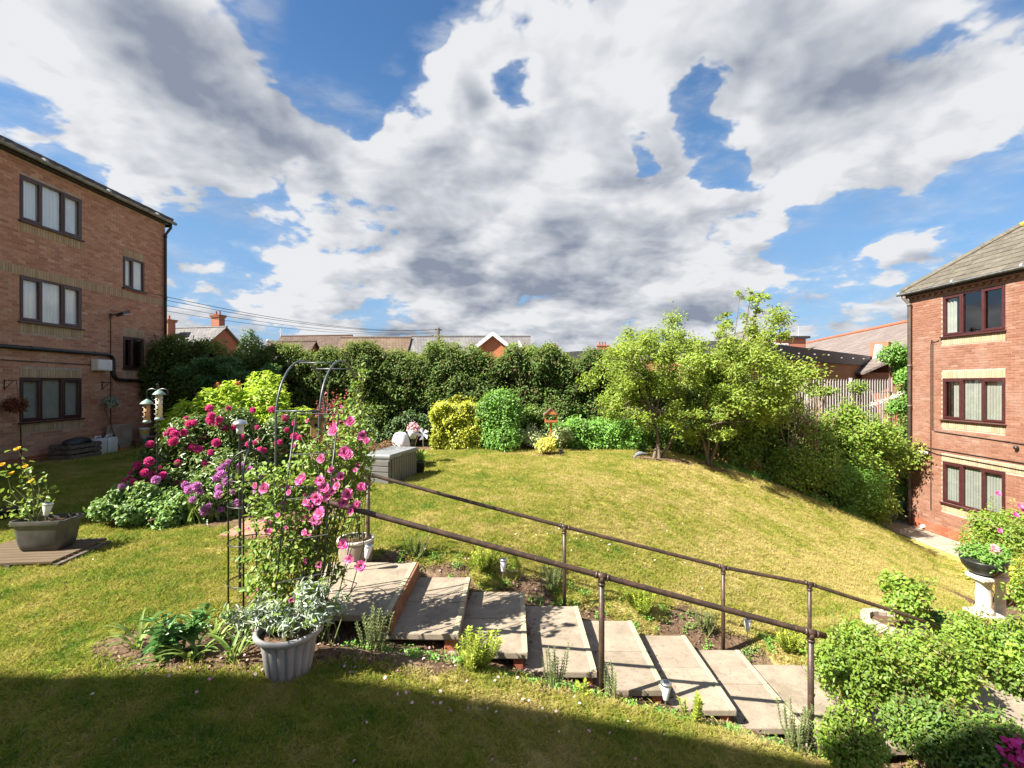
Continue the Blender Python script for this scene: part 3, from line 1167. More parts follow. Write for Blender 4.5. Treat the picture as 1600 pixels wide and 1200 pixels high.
def facade(root, x, face, y0, y1, z0, z1, openings, bands, plinth_top, bmat, ybrick):
    """a wall in the plane x, seen from the side 'face' (+1/-1); every brick is real"""
    # mortar sheet with openings and reveals
    ycut = sorted({y0, y1} | {v for o in openings for v in o[:2]})
    zcut = sorted({z0, z1} | {v for o in openings for v in o[2:]})
    mb = MB()
    xm = x - face * .007
    for a, b in zip(ycut, ycut[1:]):
        for c, d in zip(zcut, zcut[1:]):
            ym, zm = (a + b) / 2, (c + d) / 2
            if any(o[0] < ym < o[1] and o[2] < zm < o[3] for o in openings):
                continue
            mb.add([(xm, a, c), (xm, b, c), (xm, b, d), (xm, a, d)], [(0, 1, 2, 3)] if face > 0 else [(3, 2, 1, 0)])
    dp = face * .12
    for (a, b, c, d) in openings:
        mb.add([(xm, a, c), (xm, b, c), (xm, b, d), (xm, a, d), (xm - dp, a, c), (xm - dp, b, c), (xm - dp, b, d), (xm - dp, a, d)], [(0, 1, 5, 4), (1, 2, 6, 5), (2, 3, 7, 6), (3, 0, 4, 7)])
    mb.build('mortar_wall', MORTAR, root)
    dk = MB()
    dk.box((x - face * 1.3, (y0 + y1) / 2, (z0 + z1) / 2), (.1, y1 - y0 - .2, z1 - z0 - .2))
    dk.build('dark_backing', DARK_IN, root)  # near-black sheet behind the panes: darkness of unlit rooms put into its colour
    # stretcher bond
    blocks = openings + bands
    whole, cut = [], []
    nrow = int((z1 - z0) / .075)
    for i in range(nrow):
        zc = z0 + i * .075 + .0375
        free = [(y0, y1)]
        for (a, b, c, d) in blocks:
            if c - .02 < zc < d + .02:
                nf = []
                for (p, q) in free:
                    if b <= p or a >= q:
                        nf.append((p, q))
                    else:
                        if a > p:
                            nf.append((p, a))
                        if b < q:
                            nf.append((b, q))
                free = nf
        s = y1 - (.1125 if i % 2 else 0) + .225
        while s > y0 - .225:
            for (p, q) in free:
                a, b = max(s - .225 + .005, p + .003), min(s - .005, q - .003)
                if b - a > .03:
                    (whole if b - a > .21 and zc > plinth_top else cut).append(((a + b) / 2, b - a, zc))
            s -= .225
    unit = MB()
    hx, hy, hz = .015, .1075, .0325
    vs = [(0, -hy, -hz), (0, hy, -hz), (0, hy, hz), (0, -hy, hz), (-face * .03, -hy, -hz), (-face * .03, hy, -hz), (-face * .03, hy, hz), (-face * .03, -hy, hz)]
    fs = [(0, 1, 2, 3), (1, 0, 4, 5), (2, 1, 5, 6), (3, 2, 6, 7), (0, 3, 7, 4)]
    if face < 0:
        fs = [tuple(reversed(f)) for f in fs]
    unit.add(vs, fs)
    ume = unit.mesh('brick', bmat)
    off = root_loc(root)
    sc = []
    for w in whole:
        px, py, dd = project((x, w[0], w[2]))
        sc.append((dd if -5 < px < 1605 and -5 < py < 1205 else 1e6 + dd, w))
    sc.sort(key=lambda t: t[0])
    for _, (yc, ln, zc) in sc[:300]:
        jx = R.normal() * .0012
        link('brick', ume, root, Vector((x + jx, yc, zc)) - off)
    mass = [(w, bmat) for _, w in sc[300:]] + [(w, bmat) for w in cut if w[2] > plinth_top]
    low = [w for w in cut if w[2] <= plinth_top]
    for nm, lst, mm in (('brick_courses', [w for w, _ in mass], bmat), ('plinth_courses', low, BR_RED)):
        if not lst:
            continue
        A = np.array(lst)
        U = np.array(vs)
        V = U[None] * np.stack([np.ones(len(A)), A[:, 1] / .215, np.ones(len(A))], 1)[:, None]
        V = V + np.stack([x + R.normal(size=len(A)) * .0012 + (face * .004 if nm[0] == 'p' else 0), A[:, 0], A[:, 2]], 1)[:, None]
        Q = np.array(fs)[None] + np.arange(len(A))[:, None, None] * 8
        npmesh(nm, V.reshape(-1, 3), Q.reshape(-1, 4), mm, root)
    sol = MB()
    vs2 = [(p[0], p[1] / hy * .0325, p[2] / hz * .1) for p in vs]
    sol.add(vs2, fs)
    sme = sol.mesh('soldier_brick', ybrick)
    cnt = 0
    allb = []
    for (a, b, c, d) in bands:
        n = max(1, round((b - a) / .075))
        for k in range(n):
            allb.append((a + (k + .5) * (b - a) / n, (c + d) / 2, (d - c - .01) / .2, (b - a) / n / .0755))
    allb.sort(key=lambda t: t[0])
    rest = MB()
    for (yc, zc, sz, sy) in allb:
        if cnt < 300:
            link('soldier_brick', sme, root, Vector((x + face * .002 + R.normal() * .001, yc, zc)) - off, None, (1, sy, sz))
            cnt += 1
        else:
            rest.add([(x + face * .002 + p[0], yc + p[1] * sy, zc + p[2] * sz) for p in vs2], fs)
    if rest.v:
        rest.build('soldier_course', ybrick, root, kind='stuff')


def window(root, x, face, ya, yb, za, zb, lights, frame_m, fill, sashes=(0,), mid=None, sill=True):
    """framed window; lights = fractions at which mullions stand; fill per light"""
    w = MB()
    xf = x - face * .045
    t, d = .055, .07

    def bar(a, b, c, e, px=0.0, dd=d):
        w.box((xf + face * px, (a + b) / 2, (c + e) / 2), (dd, b - a, e - c), bev=.008)
    bar(ya, yb, zb - t, zb)
    bar(ya, yb, za, za + t)
    bar(ya, ya + t, za + t, zb - t)
    bar(yb - t, yb, za + t, zb - t)
    edges = [ya] + [ya + (yb - ya) * f for f in lights] + [yb]
    for e in edges[1:-1]:
        bar(e - t / 2, e + t / 2, za + t, zb - t)
    win = w.build('window', frame_m, root)
    for i, (a, b) in enumerate(zip(edges, edges[1:])):
        a2, b2 = a + (t if i == 0 else t / 2), b - (t if i == len(edges) - 2 else t / 2)
        c2, d2 = za + t, zb - t
        if i in sashes:
            s = MB()
            xs, q = xf + face * .016, .05
            for (p, r, u, v) in ((a2 - .012, b2 + .012, d2 - q, d2 + .012), (a2 - .012, b2 + .012, c2 - .012, c2 + q), (a2 - .012, a2 + q, c2 + q, d2 - q), (b2 - q, b2 + .012, c2 + q, d2 - q)):
                s.box((xs, (p + r) / 2, (u + v) / 2), (.065, r - p, v - u), bev=.008)
            s.build('sash', frame_m, win)
        g = MB()
        xg = xf - face * .012
        g.add([(xg, a2, c2), (xg, b2, c2), (xg, b2, d2), (xg, a2, d2)], [(0, 1, 2, 3) if face > 0 else (3, 2, 1, 0)])
        g.build('pane', GLASS, win)
        k = fill[i]
        xc = x - face * .105
        if k == 'net':
            n = 44
            vs, fs = [], []
            ph = R.rand() * 6
            for j in range(n + 1):
                y = a + (b - a) * j / n
                dx = .020 * math.sin(j * .85 + ph + .8 * math.sin(j * .31)) + .009 * math.sin(j * 2.3 + ph * 2)
                vs += [(xc + dx, y, za - .05), (xc + dx * .6, y, zb + .05)]
                if j:
                    fs.append((2 * j - 2, 2 * j, 2 * j + 1, 2 * j - 1))
            c = MB().add(vs, fs)
            c.build('net_curtain', CURT_W, win, True)
        elif k in ('blind', 'half'):
            c = MB()
            y = a + .02
            stop = b if k == 'blind' else a + (b - a) * .45
            while y < stop:
                wv = .095
                r = .16 + R.normal() * .04
                c.add([(xc - math.sin(r) * wv / 2, y, za - .05), (xc + math.sin(r) * wv / 2, y + wv, za - .05), (xc + math.sin(r) * wv / 2, y + wv, zb + .05), (xc - math.sin(r) * wv / 2, y, zb + .05)], [(0, 1, 2, 3)])
                y += .084
            c.build('vertical_blind', CURT_C, win)
        elif k == 'drape':
            vs, fs = [], []
            n = 14
            for j in range(n + 1):
                y = b - (b - a) * .62 * j / n
                dx = .018 * math.sin(j * 1.6)
                pinch = .75 if j else 1
                vs += [(xc + dx, y, za - .05), (xc + dx, y, zb + .05)]
                if j:
                    fs.append((2 * j - 2, 2 * j, 2 * j + 1, 2 * j - 1))
            MB().add(vs, fs).build('curtain', CURT_C, win, True)
    if sill:
        s = MB()
        s.box((x + face * .02, (ya + yb) / 2, za - .02), (.10, yb - ya + .08, .035), bev=.008)
        s.build('window_sill', frame_m, win)
    return win


def hip_roof(root, x, face, y_far, y_near, z_eave, pitch, run, tmat, gmat, over=.30, tile_from=None, lich=False):
    """roof plane rising away from the wall in x; hipped at its far end; with single tiles"""
    ce, se = math.cos(pitch), math.sin(pitch)
    xe, ye = x + face * over, y_far + over

    def pt(s, y, h=0.0):   # s along the slope
        return Vector((xe - face * (s * ce + -0 * h) + face * h * se * 1.0, y, z_eave + s * se + h * ce))
    smax = run / ce
    under = MB()
    A, B = pt(0, y_near), pt(0, ye)
    C, D = pt(smax, ye - run), pt(smax, y_near)
    E = Vector((xe - face * 2 * run, ye, z_eave))
    G = Vector((xe - face * 2 * run, y_near, z_eave))
    under.add([A, B, C, D, E, G], [(0, 1, 2, 3), (1, 4, 2), (4, 5, 3, 2)])
    under.build('roof', tmat, root)
    # tiles
    gauge, wd = .29, .30
    tl = MB()
    tl.box((0, 0, 0), (.40, wd - .006, .022), bev=.006)
    tme = tl.mesh('roof_tile', tmat)
    off = root_loc(root)
    tiles = []
    for i in range(int(smax / gauge)):
        s = i * gauge + .15
        y = ye - s * ce + .1 - (wd / 2 if i % 2 else 0)
        while y > y_near:
            yy = y
            if yy < ye - (s - .1) * ce + .02:
                p = pt(s, yy, .030)
                px, py, dd = project(p)
                tiles.append((dd if px > -20 and px < 1640 else 1e6 + dd, p))
            y -= wd
    tiles.sort(key=lambda t: t[0])
    rotm = Matrix.Rotation(face * (pitch - .05), 4, 'Y')
    eul = rotm.to_euler()
    for _, p in tiles[:300]:
        link('roof_tile', tme, root, p - off + Vector((0, 0, R.normal() * .003)), (eul.x, eul.y + R.normal() * .004, eul.z))
    mass = MB()
    for _, p in tiles[300:]:
        mass.box(p, (.40, wd - .006, .022), M=rotm)
    if mass.v:
        mass.build('tile_courses', tmat, root, kind='stuff')
    # hip ridge
    n = int(run * 1.45 / .33)
    hd = (C - B).normalized()
    for i in range(n):
        h = MB()
        a = B + hd * (i * .33) + Vector((0, 0, .05))
        h.tube([a, a + hd * .34], [.105, .095], 8)
        h.build('ridge_tile', LICHEN if lich and i > n * .45 else tmat, root)
    rdg = MB()
    rdg.tube([C + Vector((0, 0, .05)), D + Vector((0, 0, .05))], .105, 8)
    rdg.build('roof_ridge', tmat, root)
    # eaves: fascia and half-round gutter
    fb = MB()
    fb.box((xe - face * .03, (ye + y_near) / 2, z_eave - .06), (.03, ye - y_near, .11))
    fb.box((x + face * over / 2 - face * .03, (ye + y_near) / 2, z_eave - .10), (over - .03, ye - y_near, .02))
    fb.box(((xe + E.x) / 2, ye - .03, z_eave - .09), (abs(E.x - xe) - .04, .03, .17))
    fb.build('fascia_board', PIPE_BLK, root)
    gt = MB()
    gx, gz, gr = xe + face * .07, z_eave - .02, .065
    prof = [(gx + gr * math.cos(a), gz + gr * math.sin(a)) for a in [math.pi + math.pi * k / 6 for k in range(7)]]
    prof += [(gx + (gr - .008) * math.cos(a), gz + (gr - .008) * math.sin(a)) for a in [2 * math.pi - math.pi * k / 6 for k in range(7)]]
    gt.prism([(p, ye + .06, q) for p, q in prof], (0, y_near - ye - .06, 0))
    gt.build('gutter', gmat, root)
    k = y_near + .6
    jm = MB()
    while k < ye:
        jm.tube([(gx, k - .04, gz + .005), (gx, k + .04, gz + .005)], gr + .012, 12)
        k += 2.0
    jm.build('gutter_union', gmat, root)


def zc(v):
    return v + CAM_H


# --- left block -----------------------------------------------------------------
LX = -12.5
left = thing('apartment_block', (LX, 17.3, 0), 'three storey brown brick flats in shade with net curtains and black downpipe', 'building')
L_open = [(12.18, 13.95, zc(4.17), zc(5.35)), (12.18, 13.95, zc(1.60), zc(2.78)), (12.18, 13.95, zc(-.98), zc(.17)),
          (15.42, 16.33, zc(3.10), zc(4.13)), (15.42, 16.33, zc(.50), zc(1.54))]
L_band = []
for (a, b, c, d) in L_open[:3]:
    L_band.append((a + .02, b + .02, c - .27, c - .045))
L_band.append((L_open[2][0], L_open[2][1], L_open[2][3] + .005, L_open[2][3] + .23))
for (a, b, c, d) in L_open[3:]:
    L_band.append((a, b, d + .005, d + .22))
L_band.append((15.42, 16.33, zc(.50) - .26, zc(.50) - .04))
L_band.append((9.6, 17.3, zc(2.785), zc(3.005)))
facade(left, LX, 1, 9.6, 17.3, -.12, zc(5.74), L_open, L_band, .16, BR_L, BR_Y)
window(left, LX, 1, *L_open[0], (.333, .667), UPVC_L, ('net', 'net', 'net'), (0, 2))
window(left, LX, 1, *L_open[1], (.333, .667), UPVC_L, ('net', 'net', 'net'), (0, 2))
window(left, LX, 1, *L_open[2], (.333, .667), UPVC_L, ('blind', 'blind', 'blind'), (0, 2))
window(left, LX, 1, *L_open[3], (.47,), UPVC_L, ('net', 'net'), (0,))
window(left, LX, 1, *L_open[4], (.47,), UPVC_L, ('none', 'none'), (0,))
b = MB()
zt_, zb_ = zc(5.72), -.3
b.add([(LX - .03, 17.28, zb_), (-22, 17.28, zb_), (-22, 17.28, zt_), (LX - .03, 17.28, zt_), (LX - .03, 4, zb_), (-22, 4, zb_), (-22, 4, zt_), (LX - .03, 4, zt_), (LX - .03, 9.6, zb_), (LX - .03, 9.6, zt_)],
      [(0, 1, 2, 3), (5, 4, 7, 6), (1, 5, 6, 2), (4, 8, 9, 7)])
b.build('end_wall', FB_BR, left)
hip_roof(left, LX, 1, 17.3, 4.0, zc(5.86), math.radians(26), 4.9, TILE_L, GUTTER, over=.16)
dpx, dpy = LX + .07, 17.22
d = MB()
d.tube([(LX + .22, dpy + .06, zc(5.74)), (LX + .22, dpy + .06, zc(5.62)), (dpx, dpy, zc(5.35)), (dpx, dpy, .05)], .045, 10)
for z in (zc(5.3), zc(3.1), zc(.95), zc(-1.2)):
    d.tube([(dpx, dpy, z - .05), (dpx, dpy, z + .05)], .056, 10)
d.build('downpipe', PIPE_BLK, left, True)
d = MB()
pr = [(LX + .07, 4.4, zc(.98)), (LX + .07, 14.75, zc(.90))]
for k in range(1, 7):
    a = math.pi / 2 * k / 6
    pr.append((LX + .07, 14.75 + .22 * math.sin(a), zc(.90) - .22 + .22 * math.cos(a)))
for k in range(0, 7):
    a = math.pi / 2 * k / 6
    pr.append((LX + .07, 15.17 + .05 - .25 * math.cos(a), zc(.38) - .25 * math.sin(a)))
pr.append((LX + .07, 17.16, zc(.06)))
d.tube(pr, .055, 10)
for y in (6.5, 8.5, 10.5, 12.4, 14.3, 16.2):
    z = zc(.98 - (y - 4.4) * .0077) if y < 15 else zc(.09)
    d.tube([(LX + .07, y - .05, z), (LX + .07, y + .05, z)], .066, 10)
d.build('waste_pipe', PIPE_BLK, left, True)
d = MB()
d.tube([(LX + .02, 4.4, zc(.66)), (LX + .02, 14.2, zc(.57))], .012, 6)
d.tube([(LX + .02, 14.93, zc(2.1)), (LX + .02, 14.93, .1)], .013, 6)
d.tube([(LX + .02, 12.2, zc(-1.02)), (LX + .02, 12.2, .1)], .011, 6)
d.build('cable', PIPE_BLK, left)
d = MB()
d.box((LX + .13, 14.48, zc(.57)), (.22, .52, .33), bev=.015)
mbx = d.build('meter_box', CREAM_P, left)
d = MB()
d.box((LX + .245, 14.48, zc(.57)), (.012, .46, .27), bev=.004)
d.build('box_door', WHITE_P, mbx)
d = MB()
d.box((LX + .02, 14.93, zc(2.12)), (.03, .10, .16), bev=.006)
d.tube([(LX + .03, 14.93, zc(2.14)), (LX + .28, 14.93, zc(2.19))], .018, 8)
fl = d.build('floodlight', PIPE_BLK, left)
d = MB()
d.box((LX + .36, 14.98, zc(2.20)), (.24, .34, .09), bev=.015, M=Matrix.Rotation(-.35, 4, 'Y') @ Matrix.Rotation(.3, 4, 'X'))
d.build('lamp_housing', PIPE_BLK, fl)
d = MB()
d.box((LX + .375, 14.98, zc(2.15)), (.16, .24, .02), M=Matrix.Rotation(-.35, 4, 'Y') @ Matrix.Rotation(.3, 4, 'X'))
d.build('lamp_lens', STEEL, fl)
d = MB()
d.box((LX + .004, 14.33, zc(-.52)), (.016, .225, .15), bev=.004)
d.build('air_brick', BR_RED, left)

# --- right block ----------------------------------------------------------------
RX = 13.65
right = thing('apartment_block', (RX, 16.5, -2.8), 'three storey orange brick flats in sun with maroon window frames and hipped tile roof', 'building')
R_open = [(13.28, 15.23, zc(1.49), zc(2.78)), (13.28, 15.23, zc(-1.12), zc(.17)), (13.28, 15.23, zc(-3.73), zc(-2.44)),
          (9.0, 10.95, zc(1.49), zc(2.78)), (9.0, 10.95, zc(-1.12), zc(.17)), (9.0, 10.95, zc(-3.73), zc(-2.44))]
R_band = []
for (a, b, c, d) in R_open:
    R_band.append((a, b, c - .27, c - .045))
for (a, b, c, d) in (R_open[1], R_open[4]):
    R_band.append((a, b, d + .005, d + .225))
R_band.append((8.3, 15.25, zc(-2.43), zc(-2.21)))
facade(right, RX, -1, 8.3, 16.5, -2.98, zc(3.02), R_open, R_band, -2.42, BR_R, BR_Y)
for k, o in enumerate(R_open):
    window(right, RX, -1, *o, (.345, .665), UPVC_R, [('none', 'none', 'drape'), ('blind', 'blind', 'half'), ('blind', 'blind', 'blind')][k % 3], (0, 2))
b = MB()
zt_, zb_ = zc(3.0), -3.2
b.add([(RX + .03, 16.48, zb_), (24, 16.48, zb_), (24, 16.48, zt_), (RX + .03, 16.48, zt_), (RX + .03, -2, zb_), (24, -2, zb_), (24, -2, zt_), (RX + .03, -2, zt_), (RX + .03, 8.3, zb_), (RX + .03, 8.3, zt_)],
      [(3, 2, 1, 0), (6, 7, 4, 5), (2, 6, 5, 1), (7, 9, 8, 4)])
b.build('end_wall', FB_RED, right)
hip_roof(right, RX, -1, 16.5, -2.0, zc(3.12), math.radians(39), 5.2, TILE_R, GUTTER, over=.16, lich=True)
den = MB()
den.box((0, 0, 0), (.06, .10, .075), bev=.006)
dme = den.mesh('dentil_brick', BR_R)
for k in range(36):
    link('dentil_brick', dme, right, Vector((RX - .03, 16.4 - .225 * k, zc(2.90))) - root_loc(right))
cb = MB()
cb.box((RX - .035, 12.4, zc(2.965)), (.075, 8.2, .05))
cb.build('corbel_course', BR_R, right)
d = MB()
px_ = RX - .09
d.tube([(RX - .22, 16.44, zc(3.0)), (RX - .22, 16.44, zc(2.92)), (px_, 16.38, zc(2.72)), (px_, 16.38, -2.72)], .055, 10)
for z in (2.7, .62, -.75, -2.2, -3.6, -4.3):
    d.tube([(px_, 16.38, zc(z) - .04), (px_, 16.38, zc(z) + .04)], .066, 10)
d.build('downpipe', PIPE_BRN, right, True)
d = MB()
d.box((RX - .11, 15.85, zc(-2.26)), (.12, .36, .09), bev=.02)
d.build('bulkhead_lamp', CREAM_P, right)
d = MB()
cx = RX - .02
d.tube([(cx, 16.4, zc(-2.08)), (cx, 8.3, zc(-2.16))], .012, 6)
d.tube([(cx, 16.4, zc(-2.25)), (cx, 15.95, zc(-2.14)), (cx, 15.4, zc(-2.25)), (cx, 8.3, zc(-2.40))], .012, 6)
d.tube([(cx, 15.55, zc(1.35)), (cx, 15.55, zc(-1.50))], .012, 6)
d.tube([(cx, 15.62, zc(1.30)), (cx, 15.62, zc(-4.1))], .012, 6)
d.tube([(cx, 15.62, zc(1.30)), (cx, 15.58, zc(1.42)), (cx, 15.5, zc(1.35)), (cx, 15.32, zc(1.40))], .01, 6)
d.tube([(cx, 15.5, zc(-1.52)), (cx, 8.3, zc(-1.74))], .011, 6)
d.build('cable', PIPE_BLK, right)
d = MB()
d.ball((RX - .05, 12.95, zc(-1.72)), .06, 8, 6)
d.build('junction_box', PIPE_BLK, right, True)
d = MB()
d.tube([(RX + .02, 15.9, -2.66), (RX - .10, 15.9, -2.68)], .055, 10)
d.build('vent_outlet', WHITE_P, right)

# --- the block behind the camera: shades the near lawn ----------------------------
back = thing('apartment_block', (-8.8, -.45, 0), 'brick flats behind the viewpoint whose shadow falls across the near lawn', 'building')
b = MB()
b.box((-8.6, -5.6, 2.6), (8.8, 10.2, 12.0))
b.build('wall', far_brick_mat('far_brick_buff', (.42, .31, .19), (.50, .38, .24), (.45, .38, .29)), back)
b = MB()
b.prism([(-13.2, -.2, 8.66), (-13.2, -11, 8.66), (-13.2, -5.6, 11.3)], (9.2, 0, 0))
b.build('roof', RF_BROWN, back)

# ------------------------------------------------------------------ boundary wall, path, retaining wall
w = thing('boundary_wall', (-3, 18.6, 0), 'old red brick garden wall showing through gaps behind the tall hedge', 'wall')
b = MB()
b.box((-4.2, 18.6, .9), (17.5, .22, 2.2))
b.build('brickwork', FB_RED, w)
b = MB()
b.box((-4.2, 18.6, 2.03), (17.5, .30, .07))
b.build('coping', CONC, w)

b = MB()
for k in range(10):
    b.box((13.06, 16.9 - k * 1.0, -2.795), (1.12, .985, .06), bev=.006)
b.build('side_path', PATHM, kind='structure')
for k in range(1):
    rw = thing('retaining_wall', (12.5, 17.0, -2.8), 'low concrete retaining wall beside the corner of the sunny brick flats', 'wall')
    b = MB()
    for j in range(3):
        b.box((12.1 + j * .72, 17.25, -2.50), (.71, .14, .64), bev=.01)
    b.build('wall_panel', CONC, rw)
    b = MB()
    b.box((11.75, 16.75, -2.62), (.14, 1.0, .5), bev=.01)
    b.build('return_panel', CONC, rw)

# ------------------------------------------------------------------ far buildings
def gable_house(name, label, cat, C, ang, ln, wd, h_eave, h_ridge, wallm, roofm, barge=None, over=.35, z0=-3.0, group=None, skylights=(), chims=(), windows=(), hipend=False):
    """house with its ridge along local x; C = centre on the ground, ang = turn; heights above the upper lawn"""
    t = thing(name, (C[0], C[1], z0), label, cat, group)
    M = Matrix.Translation(Vector((C[0], C[1], 0))) @ Matrix.Rotation(ang, 4, 'Z')

    def W(x, y, z):
        return M @ Vector((x, y, z))
    a, c = ln / 2, wd / 2
    b = MB()
    b.add([W(-a, -c, z0), W(a, -c, z0), W(a, c, z0), W(-a, c, z0), W(-a, -c, h_eave), W(a, -c, h_eave), W(a, c, h_eave), W(-a, c, h_eave), W(-a, 0, h_ridge - .05), W(a, 0, h_ridge - .05)],
          [(0, 1, 5, 4), (2, 3, 7, 6), (1, 2, 6, 9, 5), (3, 0, 4, 8, 7)])
    b.build('wall', wallm, t)
    sl = (h_ridge - h_eave) / c
    b = MB()
    e = over
    for s in (-1, 1):
        pts = [W(-a - e, s * (c + e), h_eave - sl * e), W(a + e, s * (c + e), h_eave - sl * e), W(a + e, 0, h_ridge), W(-a - e, 0, h_ridge)]
        if s > 0:
            pts.reverse()
        b.prism(pts, (0, 0, .14))
    rf = b.build('roof', roofm, t)
    b = MB()
    b.tube([W(-a - e, 0, h_ridge + .14), W(a + e, 0, h_ridge + .14)], .12, 6)
    b.build('ridge', roofm, rf)
    if barge:
        for sx in (-1, 1):
            b = MB()
            for s in (-1, 1):
                x = sx * (a + e + .03)
                b.prism([W(x, s * (c + e), h_eave - sl * e - .18), W(x, 0, h_ridge - .18), W(x, 0, h_ridge + .2), W(x, s * (c + e), h_eave - sl * e + .2)], M.to_3x3() @ Vector((sx * .05, 0, 0)))
            b.build('bargeboard', barge, t)
    for (x, s, f0, f1, w) in skylights:
        b = MB()
        p = lambda xx, f: W(xx, s * c * (1 - f), h_eave + (h_ridge - h_eave) * f + .22)
        pts = [p(x - w / 2, f0), p(x + w / 2, f0), p(x + w / 2, f1), p(x - w / 2, f1)]
        b.prism(pts, (0, 0, .06))
        sk = b.build('skylight', GALV, rf)
        b = MB()
        q = lambda xx, f: W(xx, s * c * (1 - f), h_eave + (h_ridge - h_eave) * f + .30)
        m_ = .12
        b.add([q(x - w / 2 + m_, f0 + .03), q(x + w / 2 - m_, f0 + .03), q(x + w / 2 - m_, f1 - .03), q(x - w / 2 + m_, f1 - .03)], [(0, 1, 2, 3)])
        b.build('skylight_pane', mat('skylight_glass', None, .08, .9, color=(.10, .12, .14)), rf)
    for (x, y, zt, w) in chims:
        b = MB()
        q = W(x, y, 0)
        b.box((q.x, q.y, (h_eave + zt) / 2 - .2), (w, w * .8, zt - h_eave + .0), rz=ang)
        b.box((q.x, q.y, zt - .28), (w * 1.18, w * .98, .14), rz=ang)
        b.box((q.x, q.y, zt - .14), (w * 1.30, w * 1.1, .12), rz=ang)
        ch = b.build('chimney', wallm, t)
        b = MB()
        for k in (-.22, .22):
            b.lathe(W(x + k * w, y, zt - .1), [(.10, 0), (.12, .05), (.09, .1), (.09, .38), (.11, .42)], 8)
        b.build('chimney_pot', BR_RED, ch)
    return t, W


def ground_at(px, y):
    return (px - 800) / F * y


# slate house with two chimneys, at the corner of the left block
xa = ground_at(292, 50)
gable_house('brick_house', 'slate roofed red brick house with two tall chimneys beside the shaded flats', 'house', (xa + .2, 50), math.radians(-12), 8.6, 7, 5.0, 7.75, FB_RED, RF_SLATE, chims=[(3.3, .3, 9.25, .95), (-.6, -1.9, 8.6, 1.05)], skylights=[(1.2, -1, .2, .5, 1.0)], z0=-3)
# church-like gables
x1 = ground_at(470, 62)
t, W = gable_house('brick_hall', 'brown roofed brick gable with a cross finial above the hedge', 'hall', (x1 + 1.2, 64), math.radians(-8), 9.5, 8, 4.7, 8.35, FB_RED, RF_CHURCH)
b = MB()
p = W(-5.15, 0, 8.45)
b.box(p + Vector((0, 0, .5)), (.10, .10, 1.1))
b.box(p + Vector((0, 0, .70)), (.45, .10, .10))
b.build('cross_finial', GALV, t)
x1 = ground_at(430, 60)
t, W = gable_house('brick_hall', 'lower brown roofed brick gable left of the gable with the cross', 'hall', (x1 + 1.6, 61), math.radians(-8), 6.0, 6, 4.4, 7.3, FB_RED, RF_CHURCH)
b = MB()
b.ball(W(-3.3, 0, 7.6), .18, 8, 6)
b.build('finial', GALV, t)
# long terrace roof: a brown half and a slate half
gable_house('terraced_house', 'long plain brown tiled roof above the middle of the hedge', 'house', (ground_at(588, 48), 48), 0, 6.6, 8.5, 2.8, 6.55, FB_RED, RF_BROWN, skylights=[(-1.7, -1, .12, .34, .8), (1.3, -1, .12, .34, 1.1)], over=.2)
t, W = gable_house('terraced_house', 'long grey slate roof with skylights right of the brown tiled roof', 'house', (ground_at(733, 48.4), 48.4), 0, 12.0, 8.5, 2.8, 6.7, FB_RED, RF_SLATE, skylights=[(-3.6, -1, .28, .45, .9), (-.5, -1, .02, .20, 7.5)], over=.2)
b = MB()
b.prism([W(4.2, -2.2, 4.9), W(5.0, -2.2, 6.3), W(5.8, -2.2, 4.9)], W(4.2, 0, 0) - W(4.2, -2.2, 0))
b.build('dormer', WHITE_P, t)
# orange gable with white bargeboards
gable_house('gabled_house', 'orange brick gable with white bargeboards above the hedge', 'house', (ground_at(770, 41), 45.0), math.radians(90), 8, 4.6, 4.5, 6.33, FB_OR, RF_SLATE, barge=WHITE_P, over=.25)
# chimney stacks peeping over the hedge further right
for (px, py, y, lab) in ((865, 543, 60, 'small red chimney stack peeping over the hedge'), (942, 541, 66, 'distant wide red chimney stack right of the single narrow stack')):
    q = P(px, py, y)
    t = thing('chimney_stack', (q.x, y, -3), lab, 'chimney')
    b = MB()
    b.box((q.x, y, (q.z - 3) / 2), (.9 if px < 900 else 1.6, .7, q.z + 3))
    b.box((q.x, y, q.z + .05), (1.1 if px < 900 else 1.8, .85, .16))
    s = b.build('stack', FB_RED, t)
    b = MB()
    for k in ((-.2, .2) if px < 900 else (-.5, -.1, .3)):
        b.lathe((q.x + k, y, q.z + .1), [(.12, 0), (.10, .2), (.10, .4), (.13, .45)], 8)
    b.build('chimney_pot', BR_RED, s)
    b = MB()
    b.box((q.x, y, -2.3), (7, 6, 8.0 + 1.0))
    b.build('house_wall', FB_RED, t)
# industrial shed: black fascia over old brick
cor = Vector((9.3, 20.0))
e1 = Vector((15.3, 12.6)).normalized()
e2 = Vector((-6.1, 8.0)).normalized()
shed = thing('flat_roofed_shed', (cor.x, cor.y, -2.5), 'flat roofed brick workshop with deep black fascia behind the trees', 'workshop')
b = MB()
ztop, zfas = zc(1.85), zc(1.18)
pts = [cor, cor + e1 * 19.8, cor + e1 * 19.8 + e2 * 11, cor + e2 * 11]
b.prism([(p.x, p.y, -2.8) for p in pts], (0, 0, zfas + 2.9))
b.build('wall', FB_OLD, shed)
b = MB()
ctr = sum(pts, Vector((0, 0))) / 4
out = [p + (p - ctr).normalized() * .22 for p in pts]
b.prism([(p.x, p.y, zfas) for p in out], (0, 0, ztop - zfas))
b.build('fascia', FASCIA, shed)
b = MB()
for k in range(9):
    q = cor + e1 * (2.0 + k * 2.1) - e2 * .20
    b.box((q.x, q.y, zfas + .38 + .05 * math.sin(k * 2.1)), (.07, .07, .05))
b.build('bolt_cover', GALV, shed)
q = cor + e1 * 19.3 - e2 * .5
